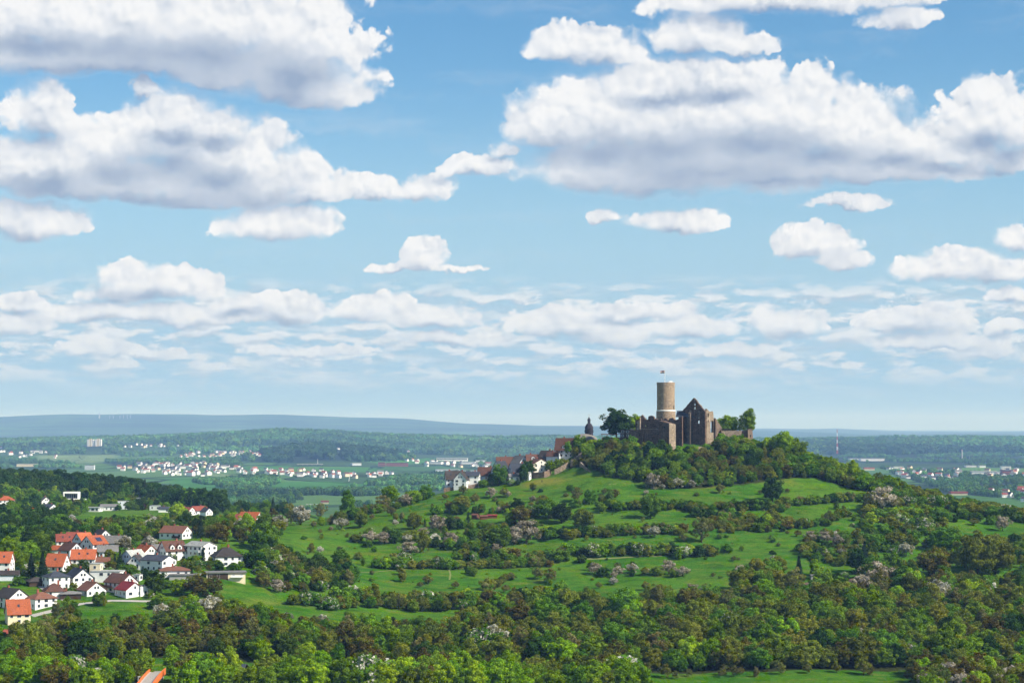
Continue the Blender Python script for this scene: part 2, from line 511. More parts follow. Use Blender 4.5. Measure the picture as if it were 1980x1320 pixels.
class MB:
    """collects boxes, prisms and tubes into one mesh"""

    def __init__(self):
        self.v, self.f, self.mi = [], [], []

    def poly(self, pts, mi=0):
        b = len(self.v)
        self.v += [tuple(p) for p in pts]
        self.f.append(tuple(range(b, b + len(pts))))
        self.mi.append(mi)

    def box(self, x0, x1, y0, y1, z0, z1, mi=0):
        b = len(self.v)
        self.v += [(x0, y0, z0), (x1, y0, z0), (x1, y1, z0), (x0, y1, z0), (x0, y0, z1), (x1, y0, z1), (x1, y1, z1), (x0, y1, z1)]
        for q in ((0, 3, 2, 1), (4, 5, 6, 7), (0, 1, 5, 4), (1, 2, 6, 5), (2, 3, 7, 6), (3, 0, 4, 7)):
            self.f.append(tuple(b + i for i in q))
            self.mi.append(mi)
        return self

    def extrude(self, ring, off, mi=0):
        """closed prism from a planar ring (list of 3D points) and an offset vector"""
        n = len(ring)
        b = len(self.v)
        self.v += [tuple(p) for p in ring] + [(p[0] + off[0], p[1] + off[1], p[2] + off[2]) for p in ring]
        self.f.append(tuple(b + i for i in range(n)))
        self.f.append(tuple(b + n + i for i in reversed(range(n))))
        self.mi += [mi, mi]
        for i in range(n):
            j = (i + 1) % n
            self.f.append((b + i, b + n + i, b + n + j, b + j))
            self.mi.append(mi)
        return self

    def tube(self, p0, p1, r0, r1, n=8, mi=0):
        p0, p1 = Vector(p0), Vector(p1)
        d = (p1 - p0).normalized()
        u = d.orthogonal().normalized()
        w = d.cross(u)
        b = len(self.v)
        for p, r in ((p0, r0), (p1, r1)):
            for i in range(n):
                a = 2 * math.pi * i / n
                self.v.append(tuple(p + u * (math.cos(a) * r) + w * (math.sin(a) * r)))
        for i in range(n):
            j = (i + 1) % n
            self.f.append((b + i, b + j, b + n + j, b + n + i))
            self.mi.append(mi)
        self.f.append(tuple(b + n + i for i in range(n)))
        self.f.append(tuple(b + i for i in reversed(range(n))))
        self.mi += [mi, mi]
        return self

    def lathe(self, prof, n=32, mi=0, cap=True):
        b = len(self.v)
        for (r, z) in prof:
            for i in range(n):
                a = 2 * math.pi * i / n
                self.v.append((r * math.cos(a), r * math.sin(a), z))
        for k in range(len(prof) - 1):
            for i in range(n):
                j = (i + 1) % n
                self.f.append((b + k * n + i, b + k * n + j, b + (k + 1) * n + j, b + (k + 1) * n + i))
                self.mi.append(mi)
        if cap:
            self.f.append(tuple(b + (len(prof) - 1) * n + i for i in range(n)))
            self.mi.append(mi)
        return self

    def mesh(self, name, mats, smooth=False):
        import bmesh
        me = bpy.data.meshes.new(name)
        me.from_pydata(self.v, [], self.f)
        for mm in mats:
            me.materials.append(MATS[mm])
        me.polygons.foreach_set('material_index', self.mi)
        if smooth:
            me.polygons.foreach_set('use_smooth', [True] * len(self.f))
        bm = bmesh.new()
        bm.from_mesh(me)
        bmesh.ops.recalc_face_normals(bm, faces=bm.faces)
        bm.to_mesh(me)
        bm.free()
        me.update()
        return me


def obj(name, mesh, parent=None, loc=(0, 0, 0), rotz=0.0):
    o = bpy.data.objects.new(name, mesh)
    COL.objects.link(o)
    o.location = loc
    o.rotation_euler = (0, 0, rotz)
    if parent is not None:
        o.parent = parent
    return o


def tag(o, label=None, cat=None, group=None, kind=None):
    if label:
        o['label'] = label
    if cat:
        o['category'] = cat
    if group:
        o['group'] = group
    if kind:
        o['kind'] = kind
    return o


def thing(name, label, cat, loc, rotz=0.0, group=None):
    o = obj(name, None, None, loc, rotz)
    o.empty_display_size = 0.5
    return tag(o, label, cat, group)


# ------------------------------------------------------------------ the lie of the land
# photograph pixel and distance of points on bare ground
CTRL = [
    # castle hill, front
    (1290, 858, 1268), (1400, 855, 1272), (1200, 850, 1285), (1450, 862, 1270), (1130, 862, 1290), (1290, 905, 1228), (1290, 938, 1205), (1420, 935, 1205), (1180, 920, 1215),
    (1520, 925, 1222), (1600, 935, 1222), (1290, 990, 1130), (1290, 1050, 1060), (1290, 1100, 1005), (1290, 1150, 950), (1290, 1200, 890), (1290, 1250, 835), (1290, 1300, 780),
    (1290, 1345, 720),
    # right shoulder
    (1500, 868, 1280), (1560, 885, 1275), (1600, 897, 1270), (1700, 938, 1250), (1800, 968, 1228), (1900, 990, 1200), (1980, 1004, 1185), (2150, 1030, 1160),
    (1650, 975, 1165), (1600, 1020, 1105), (1700, 1080, 1030), (1850, 1050, 1085), (1980, 1060, 1090), (1980, 1120, 1010), (1600, 1100, 1010), (1600, 1150, 950), (1800, 1150, 960), (1980, 1180, 930),
    (1600, 1220, 872), (1850, 1230, 868), (1600, 1300, 782), (1950, 1300, 785), (1800, 1345, 720), (2200, 1120, 1020), (2200, 1250, 850),
    # left shoulder and crest
    (1100, 892, 1282), (1060, 915, 1268), (1020, 925, 1262), (960, 935, 1258), (900, 944, 1252), (850, 953, 1246), (790, 968, 1238), (700, 992, 1222), (640, 1006, 1198), (590, 1020, 1170),
    (555, 1034, 1135), (1100, 960, 1185), (950, 975, 1185), (850, 1000, 1150), (1000, 1010, 1120), (1100, 1040, 1080), (850, 1060, 1060), (700, 1060, 1060), (600, 1070, 1030), (700, 1110, 990),
    (900, 1110, 1000), (1080, 1110, 1000), (620, 1130, 935), (760, 1160, 930), (950, 1165, 930), (620, 1180, 880), (800, 1205, 868), (1050, 1205, 878), (800, 1260, 800), (1050, 1260, 815),
    (800, 1300, 755), (1050, 1310, 755), (550, 1300, 740), (300, 1310, 715), (450, 1318, 715),
    # village slope
    (-60, 1250, 765), (0, 1215, 800), (60, 1208, 812), (0, 1170, 842), (0, 1110, 905), (80, 1150, 865), (150, 1155, 860), (150, 1105, 925), (150, 1070, 985), (250, 1150, 868), (250, 1100, 945),
    (300, 1070, 985), (430, 1120, 898), (430, 1090, 945), (400, 1070, 990), (340, 1045, 1110), (480, 1018, 1100), (520, 1090, 960), (520, 1130, 910), (440, 1160, 872), (250, 1200, 815), (350, 1260, 765),
    (100, 1260, 765), (-150, 1120, 900), (-150, 1200, 820), (-150, 1300, 720), (500, 1240, 790), (420, 1030, 1150),
    # dip and meadow behind the village, left wood
    (100, 1040, 1150), (0, 1040, 1150), (-150, 1035, 1180), (240, 1022, 1250), (200, 1010, 1350), (230, 1000, 1440), (330, 1004, 1420), (100, 1003, 1430), (20, 1000, 1440), (250, 988, 1600), (140, 985, 1620),
    (20, 985, 1580), (380, 1000, 1500), (100, 950, 1850), (0, 938, 1900), (-150, 935, 1900), (220, 955, 1880), (320, 978, 1820), (420, 1000, 1720), (480, 1000, 1500), (560, 1004, 1500), (620, 998, 1600),
]
RAW = [
    # ground out of the picture: behind crests, near the camera, sides (x, y, z)
    (100, 1320, -16), (60, 1420, -48), (100, 1560, -95), (0, 1340, -34), (-40, 1430, -62), (200, 1380, -52), (200, 1500, -92), (300, 1340, -88), (350, 1480, -112), (-100, 1340, -70),
    (-100, 1480, -90), (-150, 1700, -105), (0, 1800, -125), (300, 1750, -132), (600, 1300, -95), (600, 1600, -130), (700, 1000, -90), (620, 800, -105),
    (-800, 1000, -60), (-800, 1400, -62), (-700, 1800, -52), (-900, 1900, -55), (-600, 2300, -110), (-300, 2200, -118), (-900, 2400, -110), (0, 2300, -138), (500, 2200, -142), (-600, 700, -95), (-500, 600, -95),
    (-200, 600, -100), (100, 600, -104), (400, 600, -106), (0, 450, -98), (-400, 400, -85), (400, 400, -92), (0, 250, -75), (-300, 150, -60), (300, 150, -66), (0, 60, -34), (0, 0, -22), (0, -200, -40),
    (600, 0, -70), (-600, 0, -70), (900, 500, -100), (-900, 500, -85), (1000, 1300, -120), (1000, 1900, -142), (-1000, 1400, -70), (0, 2700, -146), (-600, 2700, -138), (600, 2700, -148),
    (1000, 2700, -149), (-1000, 2700, -140),
]
_pts = []
for (px, py, Y) in CTRL:
    v = at(px, py, Y)
    _pts.append((v.x, v.y, v.z))
_pts = np.array(_pts + [tuple(map(float, r)) for r in RAW])
_S = 400.0


def _tps_fit(p):
    n = len(p)
    xy = p[:, :2] / _S
    d = np.linalg.norm(xy[:, None] - xy[None], axis=2)
    K = np.where(d > 0, d * d * np.log(d + 1e-12), 0) + np.eye(n) * 0.0006
    A = np.zeros((n + 3, n + 3))
    A[:n, :n] = K
    A[:n, n:] = np.c_[np.ones(n), xy]
    A[n:, :n] = A[:n, n:].T
    return np.linalg.solve(A, np.r_[p[:, 2], 0, 0, 0]), xy


_w, _xy = _tps_fit(_pts)


def tps(x, y):
    x = np.asarray(x, float)
    shp = x.shape
    q = np.c_[x.ravel(), np.asarray(y, float).ravel()] / _S
    out = np.empty(len(q))
    for i in range(0, len(q), 20000):
        c = q[i:i + 20000]
        d2 = ((c[:, None] - _xy[None]) ** 2).sum(2)
        K = np.where(d2 > 0, 0.5 * d2 * np.log(d2 + 1e-12), 0)
        out[i:i + 20000] = K @ _w[:-3] + _w[-3] + c @ _w[-2:]
    return out.reshape(shp)


# smooth value noise on a lattice (numpy) for relief of the land
_LAT = NP.random((256, 256))


def vnoise(x, y):
    xi, yi = np.floor(x).astype(int), np.floor(y).astype(int)
    fx, fy = x - xi, y - yi
    fx, fy = fx * fx * (3 - 2 * fx), fy * fy * (3 - 2 * fy)
    g = lambda a, b: _LAT[a % 256, b % 256]
    return (g(xi, yi) * (1 - fx) + g(xi + 1, yi) * fx) * (1 - fy) + (g(xi, yi + 1) * (1 - fx) + g(xi + 1, yi + 1) * fx) * fy


def fbm(x, y, o=4):
    s, a, tot = 0.0, 1.0, 0.0
    for k in range(o):
        s = s + a * vnoise(x * 2 ** k + 17.3 * k, y * 2 ** k + 5.1 * k)
        tot += a
        a *= 0.5
    return s / tot


NX0, NX1, NY0, NY1, NSTEP = -640.0, 640.0, 560.0, 2060.0, 5.0
gx_ = np.arange(NX0, NX1 + 0.1, NSTEP)
gy_ = np.arange(NY0, NY1 + 0.1, NSTEP)
GX, GY = np.meshgrid(gx_, gy_)
GZ = tps(GX, GY) + (fbm(GX / 38, GY / 26, 3) - 0.5) * 2.6
# low terrace banks along the slope
GZ = GZ + 0.6 * np.sin(GZ * 0.9 + 2 * fbm(GX / 90, GY / 90, 2))


def ground(x, y):
    """height of the near land at world x, y"""
    x = np.clip(np.asarray(x, float), NX0, NX1 - 0.01)
    y = np.clip(np.asarray(y, float), NY0, NY1 - 0.01)
    u, v = (x - NX0) / NSTEP, (y - NY0) / NSTEP
    i, j = np.floor(u).astype(int), np.floor(v).astype(int)
    i, j = np.clip(i, 0, GZ.shape[1] - 2), np.clip(j, 0, GZ.shape[0] - 2)
    fx, fy = u - i, v - j
    return (GZ[j, i] * (1 - fx) + GZ[j, i + 1] * fx) * (1 - fy) + (GZ[j + 1, i] * (1 - fx) + GZ[j + 1, i + 1] * fx) * fy


def hit(px, py, y0=600.0, y1=2050.0):
    """first ground point of the near land on the line of sight through a photograph pixel"""
    px, py = np.atleast_1d(np.asarray(px, float)), np.atleast_1d(np.asarray(py, float))
    dx, dz = pdir(px, py)
    Y = np.full(px.shape, y1)
    done = np.zeros(px.shape, bool)
    for yy in np.arange(y0, y1, 3.0):
        below = (dz * yy <= ground(dx * yy, np.full(px.shape, yy))) & ~done
        Y[below] = yy - 1.5
        done |= below
    return np.stack([dx * Y, Y, ground(dx * Y, Y)], -1)


def hit1(px, py, **k):
    return Vector(hit(px, py, **k)[0])


def project(x, y, z):
    c, s = math.cos(PITCH), math.sin(PITCH)
    dep = y * c + z * s
    up = -y * s + z * c
    return W0 / 2 + FPX * x / dep, H0 / 2 - FPX * up / dep


def inside(poly, x, y):
    x, y = np.asarray(x), np.asarray(y)
    r = np.zeros(x.shape, bool)
    n = len(poly)
    for i in range(n):
        x0, y0 = poly[i][0], poly[i][1]
        x1, y1 = poly[i - 1][0], poly[i - 1][1]
        c = ((y0 > y) != (y1 > y))
        with np.errstate(divide='ignore', invalid='ignore'):
            r ^= c & (x < (x1 - x0) * (y - y0) / (y1 - y0 + 1e-12) + x0)
    return r


def wpoly(pts, **k):
    """outline on the ground given as photograph pixels"""
    a = np.array(pts, float)
    return hit(a[:, 0], a[:, 1], **k)


# plain, wooded rises and far ridges beyond the near land
def plain_h(x, y):
    x, y = np.asarray(x, float), np.asarray(y, float)
    u = x / np.maximum(y, 1.0)                         # bearing
    base = -150.0 + 4 * (fbm(x / 900, y / 900, 2) - 0.5)
    # gentle run-in from the castle hill
    # wooded rises at 8-13 km
    ridge = np.interp(u, [-0.40, -0.262, -0.20, -0.155, -0.12, -0.095, -0.06, -0.02, 0.02, 0.08, 0.155, 0.20, 0.25, 0.30, 0.40],
                      [66, 70, 82, 96, 122, 116, 92, 82, 84, 78, 72, 86, 84, 74, 70])
    prof = np.clip((y - 8900 - 900 * (fbm(u * 9 + 4, y / 9000, 2) - 0.5)) / 2600, 0, 1)
    prof = prof * prof * (3 - 2 * prof) * (1 - np.clip((y - 12200) / 3500, 0, 1))
    h = base + (ridge - 8) * prof + 26 * (fbm(u * 14, y / 2300, 3) - 0.5) * np.clip(prof * 2, 0, 1)
    # dark spur in front
    e = ((u + 0.098) / 0.045) ** 2 + ((y - 8300) / 700) ** 2
    h = h + 56 * np.exp(-e * 1.3)
    # far blue ridges
    rf = np.interp(u, [-0.45, -0.267, -0.24, -0.20, -0.165, -0.12, -0.08, -0.05, -0.02, 0.01, 0.04, 0.10, 0.14, 0.17, 0.20, 0.23, 0.29, 0.45],
                   [300, 290, 318, 342, 344, 330, 290, 270, 215, 195, 165, 120, 100, 100, 70, 80, 70, 90])
    rp = np.clip((y - 19000) / 7000, 0, 1)
    rp = rp * rp * (3 - 2 * rp)
    h = h + rp * (rf - 6 + 85 * (fbm(u * 17 + 3, y / 9000, 3) - 0.5)) 
    rr = np.interp(u, [0.10, 0.155, 0.175, 0.20, 0.225, 0.26, 0.29], [0, 70, 84, 78, 62, 58, 40])
    r2 = np.exp(-((y - 19000) / 2500.0) ** 2)
    return h + rr * r2 * 0.6


def grid_mesh(name, xs, ys, hf, mats, hole=None, smooth=True):
    X, Y = np.meshgrid(xs, ys)
    Z = hf(X, Y)
    nx, ny = len(xs), len(ys)
    idx = np.arange(nx * ny).reshape(ny, nx)
    F = np.stack([idx[:-1, :-1], idx[:-1, 1:], idx[1:, 1:], idx[1:, :-1]], -1).reshape(-1, 4)
    if hole is not None:
        cx = (X[:-1, :-1] + X[1:, 1:]).ravel() / 2
        cyy = (Y[:-1, :-1] + Y[1:, 1:]).ravel() / 2
        F = F[~((cx > hole[0]) & (cx < hole[1]) & (cyy > hole[2]) & (cyy < hole[3]))]
    V = np.stack([X, Y, Z], -1).reshape(-1, 3)
    return mesh_np(name, V, F, mats, smooth=smooth), X, Y, Z


def far_h(x, y):
    """land outside the near sheet: near form blending into the plain"""
    x, y = np.asarray(x, float), np.asarray(y, float)
    w = np.clip((np.maximum(np.abs(x) / 1000.0, np.maximum((y - 700) / 2000.0, (200 - y) / 500.0)) - 0.72) / 0.5, 0, 1)
    w = w * w * (3 - 2 * w)
    p = plain_h(x, y)
    near = w < 1
    z = p.copy()
    if near.any():
        z[near] = p[near] * w[near] + tps(x[near], y[near]) * (1 - w[near])
    return z


# ------------------------------------------------------------------ ground materials
# zones of the near ground, as outlines in photograph pixels laid onto the land
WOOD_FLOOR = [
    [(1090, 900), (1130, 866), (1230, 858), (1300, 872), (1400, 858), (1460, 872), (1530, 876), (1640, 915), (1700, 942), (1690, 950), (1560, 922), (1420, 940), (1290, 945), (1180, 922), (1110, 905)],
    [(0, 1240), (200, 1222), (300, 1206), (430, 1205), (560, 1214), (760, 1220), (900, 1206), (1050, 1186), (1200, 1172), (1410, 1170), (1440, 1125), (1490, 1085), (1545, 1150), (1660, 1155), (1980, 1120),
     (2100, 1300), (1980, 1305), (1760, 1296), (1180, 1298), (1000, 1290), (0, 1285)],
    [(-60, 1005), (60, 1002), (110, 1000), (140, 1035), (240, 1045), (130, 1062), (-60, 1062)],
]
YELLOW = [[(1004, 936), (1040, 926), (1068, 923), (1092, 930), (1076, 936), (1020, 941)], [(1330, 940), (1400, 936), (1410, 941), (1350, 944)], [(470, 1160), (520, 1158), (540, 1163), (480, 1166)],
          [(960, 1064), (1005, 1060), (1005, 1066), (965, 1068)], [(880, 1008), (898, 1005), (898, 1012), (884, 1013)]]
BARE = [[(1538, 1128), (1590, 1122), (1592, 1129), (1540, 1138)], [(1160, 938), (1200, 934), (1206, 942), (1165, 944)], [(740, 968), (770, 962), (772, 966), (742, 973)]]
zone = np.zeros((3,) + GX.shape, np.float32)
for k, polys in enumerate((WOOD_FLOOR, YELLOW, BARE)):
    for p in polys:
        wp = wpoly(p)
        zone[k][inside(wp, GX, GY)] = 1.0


def blur(a, n=1):
    for _ in range(n):
        b = np.pad(a, 1, mode='edge')
        a = (b[1:-1, 1:-1] * 2 + b[:-2, 1:-1] + b[2:, 1:-1] + b[1:-1, :-2] + b[1:-1, 2:]) / 6
    return a


def add_attr(me, name, vals):
    a = me.attributes.new(name, 'FLOAT', 'POINT')
    a.data.foreach_set('value', np.asarray(vals, np.float32).ravel())


m, t = new_mat('hill_turf')
co = t.node('ShaderNodeTexCoord').outputs['Object']
at0 = []
for nm in ('wood', 'flowers', 'bare'):
    a_ = t.node('ShaderNodeAttribute')
    a_.attribute_name = nm
    at0.append(a_.outputs['Fac'])
n_big = t.noise(co, 0.012, 3.0, 0.5)
n_mid = t.noise(co, 0.05, 4.0, 0.6)
n_fine = t.noise(t.v('MULTIPLY', co, (1.0, 1.6, 1.0)), 0.42, 4.0, 0.65)
n_tuft = t.noise(co, 1.6, 2.0, 0.6)
n_patch = t.noise(t.v('MULTIPLY', co, (0.7, 1.5, 1.0)), 0.11, 4.0, 0.62)
g = t.mix(t.ss(n_big, 0.38, 0.64), (0.036, 0.122, 0.006), (0.068, 0.156, 0.007))
g = t.mix(t.ss(n_mid, 0.5, 0.72, 0.0, 0.85), g, (0.022, 0.075, 0.006))
g = t.mix(t.ss(n_mid, 0.48, 0.30, 0.0, 0.7), g, (0.080, 0.145, 0.010))
# mown strips along the contour
x_, y_, z_ = t.sep(co)
strip = t.noise(t.v('ADD', t.comb(t.m('MULTIPLY', x_, 0.006), t.m('MULTIPLY', y_, 0.05), 0.0), t.scale(t.noise(co, 0.03, 2.0, 0.5, True), 0.12)), 3.0, 3.0, 0.6)
g = t.mix(t.ss(strip, 0.5, 0.66, 0.0, 0.65), g, (0.075, 0.128, 0.012))
g = t.mix(t.ss(strip, 0.44, 0.34, 0.0, 0.5), g, (0.020, 0.082, 0.008))
g = t.mix(t.ss(n_patch, 0.52, 0.68, 0.0, 0.85), g, (0.105, 0.140, 0.016))
g = t.mix(t.ss(n_patch, 0.47, 0.32, 0.0, 0.75), g, (0.018, 0.066, 0.007))
g = t.scale(g, t.m('ADD', 0.45, t.m('MULTIPLY', n_fine, 1.1)))
g = t.scale(g, t.m('ADD', 0.70, t.m('MULTIPLY', n_tuft, 0.6)))
dand = t.m('MULTIPLY', t.ss(n_mid, 0.50, 0.72), t.ss(n_tuft, 0.52, 0.7))
g = t.mix(t.m('MULTIPLY', dand, 0.42), g, (0.2356, 0.2232, 0.0124))
fl = t.m('MULTIPLY', at0[1], t.ss(n_fine, 0.25, 0.5))
g = t.mix(t.m('MULTIPLY', fl, 0.85), g, (0.2046, 0.1860, 0.0279))
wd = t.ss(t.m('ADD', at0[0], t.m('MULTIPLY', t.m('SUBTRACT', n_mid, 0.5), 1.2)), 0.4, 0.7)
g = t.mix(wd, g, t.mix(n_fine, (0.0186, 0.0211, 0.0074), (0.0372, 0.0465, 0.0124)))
g = t.mix(t.ss(t.m('ADD', at0[2], t.m('MULTIPLY', t.m('SUBTRACT', n_fine, 0.5), 0.8)), 0.45, 0.65), g, (0.2232, 0.1674, 0.1054))
finish(t, principled(t, g, 0.95, 0.05, bump(t, t.m('ADD', n_fine, t.m('MULTIPLY', n_tuft, 0.5)), 0.9, 0.9)))

nx, ny = len(gx_), len(gy_)
idx = np.arange(nx * ny).reshape(ny, nx)
F = np.stack([idx[:-1, :-1], idx[:-1, 1:], idx[1:, 1:], idx[1:, :-1]], -1).reshape(-1, 4)
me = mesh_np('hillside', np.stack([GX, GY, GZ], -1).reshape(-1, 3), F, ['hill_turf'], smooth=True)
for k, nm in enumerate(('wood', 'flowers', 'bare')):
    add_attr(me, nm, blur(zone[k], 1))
hill = tag(obj('hillside', me), kind='structure')

# valley floor: fields, hedges and woods as seen from above
m, t = new_mat('valley_land')
co = t.node('ShaderNodeTexCoord').outputs['Object']
x_, y_, z_ = t.sep(co)
wv = t.v('ADD', co, t.scale(t.v('SUBTRACT', t.noise(co, 0.0012, 2.0, 0.5, True), (0.5, 0.5, 0.5)), 500.0))
fq = t.v('MULTIPLY', wv, (0.0020, 0.0011, 0.0))
fc = t.sep(t.voro(fq, 1.0, out='Color', dim='2D'))
edge = t.voro(fq, 1.0, feature='DISTANCE_TO_EDGE', dim='2D')
n1 = t.noise(co, 0.004, 4.0, 0.6)
fld = t.mix(fc[0], (0.0363, 0.0990, 0.0198), (0.0759, 0.1551, 0.0297))
fld = t.mix(t.ss(fc[1], 0.82, 0.86), fld, (0.066, 0.132, 0.030))
fld = t.mix(t.ss(fc[1], 0.25, 0.2), fld, (0.0297, 0.0594, 0.0185))
fld = t.scale(fld, t.m('ADD', 0.75, t.m('MULTIPLY', n1, 0.5)))
nw = t.noise(co, 0.0011, 4.0, 0.62)
tree = t.mix(t.noise(co, 0.02, 4.0, 0.7), (0.0119, 0.0277, 0.0106), (0.0343, 0.0647, 0.0185))
wmask = t.m('MAXIMUM', t.ss(nw, 0.565, 0.59), t.ss(edge, 0.05, 0.03))
hill_w = t.ss(t.m('ADD', z_, t.m('MULTIPLY', nw, 20.0)), -134.0, -126.0)
wmask = t.m('MAXIMUM', wmask, hill_w)
tone = t.noise(t.v('MULTIPLY', co, (0.00035, 0.0009, 0.0)), 2.2, 3.0, 0.55)
tree = t.scale(tree, t.ss(tone, 0.35, 0.65, 0.6, 1.9))
clr = t.m('MULTIPLY', t.ss(t.noise(t.v('MULTIPLY', co, (0.00025, 0.0008, 0.0)), 3.1, 2.0, 0.5), 0.60, 0.64), t.ss(y_, 15000.0, 17000.0))
wmask = t.m('MULTIPLY', wmask, t.m('SUBTRACT', 1.0, clr))
col = t.mix(wmask, fld, tree)
fin2 = t.noise(co, 0.013, 5.0, 0.75)
col = t.scale(col, t.m('ADD', 0.6, t.m('MULTIPLY', fin2, 0.8)))
bh = t.m('MULTIPLY', t.m('ADD', t.noise(co, 0.02, 3.0, 0.6), fin2), wmask)
finish(t, principled(t, col, 0.95, 0.05, bump(t, bh, 1.0, 22.0)))


def spaced(a, b, s):
    return np.linspace(a, b, max(2, int(round((b - a) / s)) + 1))


xs = np.unique(np.concatenate([spaced(-26000, -9000, 600), spaced(-9000, -4400, 160), spaced(-4400, -640, 44), spaced(-640, 640, 40), spaced(640, 4400, 44), spaced(4400, 9000, 160), spaced(9000, 26000, 600)]))
ys = np.unique(np.concatenate([spaced(-3000, -400, 400), spaced(-400, 560, 60), spaced(560, 2060, 37.5), spaced(2060, 4500, 40), spaced(4500, 14000, 42), spaced(14000, 30000, 200), spaced(30000, 52000, 1500)]))
me, PX, PY, PZ = grid_mesh('valley', xs, ys, far_h, ['valley_land'], hole=(NX0, NX1, NY0, NY1))
valley = tag(obj('valley', me), kind='structure')

# ------------------------------------------------------------------ haze
HAZE_TOP = 330.0
m, t = new_mat('haze_air')
pv = t.node('ShaderNodeVolumePrincipled')
pv.inputs['Color'].default_value = (0.30, 0.55, 1.0, 1.0)
pv.inputs['Absorption Color'].default_value = (1.0, 1.0, 1.0, 1.0)
pv.inputs['Density'].default_value = 5.0e-5
pv.inputs['Anisotropy'].default_value = 0.0
o = t.node('ShaderNodeOutputMaterial')
t.l.new(pv.outputs[0], o.inputs['Volume'])
b = MB().box(-27000, 27000, -3100, 53000, -190, HAZE_TOP)
haze = tag(obj('haze', b.mesh('haze', ['haze_air'])), kind='stuff')


# ------------------------------------------------------------------ houses
from mathutils.geometry import tessellate_polygon
KEEP = []          # ground circles kept free of trees: x, y, r
_MESH = {}


def shared(key, fn):
    if key not in _MESH:
        _MESH[key] = fn()
    return _MESH[key]


def win_mesh(w, h):
    f, p = MB(), MB()
    e = 0.10
    f.box(-w / 2 - e, -w / 2, -0.06, 0.05, -h / 2 - e, h / 2 + e)
    f.box(w / 2, w / 2 + e, -0.06, 0.05, -h / 2 - e, h / 2 + e)
    f.box(-w / 2, w / 2, -0.06, 0.05, h / 2, h / 2 + e)
    f.box(-w / 2, w / 2, -0.10, 0.05, -h / 2 - e, -h / 2)
    p.box(-w / 2, w / 2, -0.03, 0.04, -h / 2, h / 2)
    return f.mesh('window', ['white_paint']), p.mesh('pane', ['glass'])


def window(parent, x, y, z, face, w=1.2, h=1.3):
    """face: direction of the outward normal in the house's own frame (radians from -Y)"""
    fm, pm = shared(('win', round(w, 2), round(h, 2)), lambda: win_mesh(w, h))
    o = obj('window', fm, parent, (x, y, z), face)
    obj('pane', pm, o)
    return o


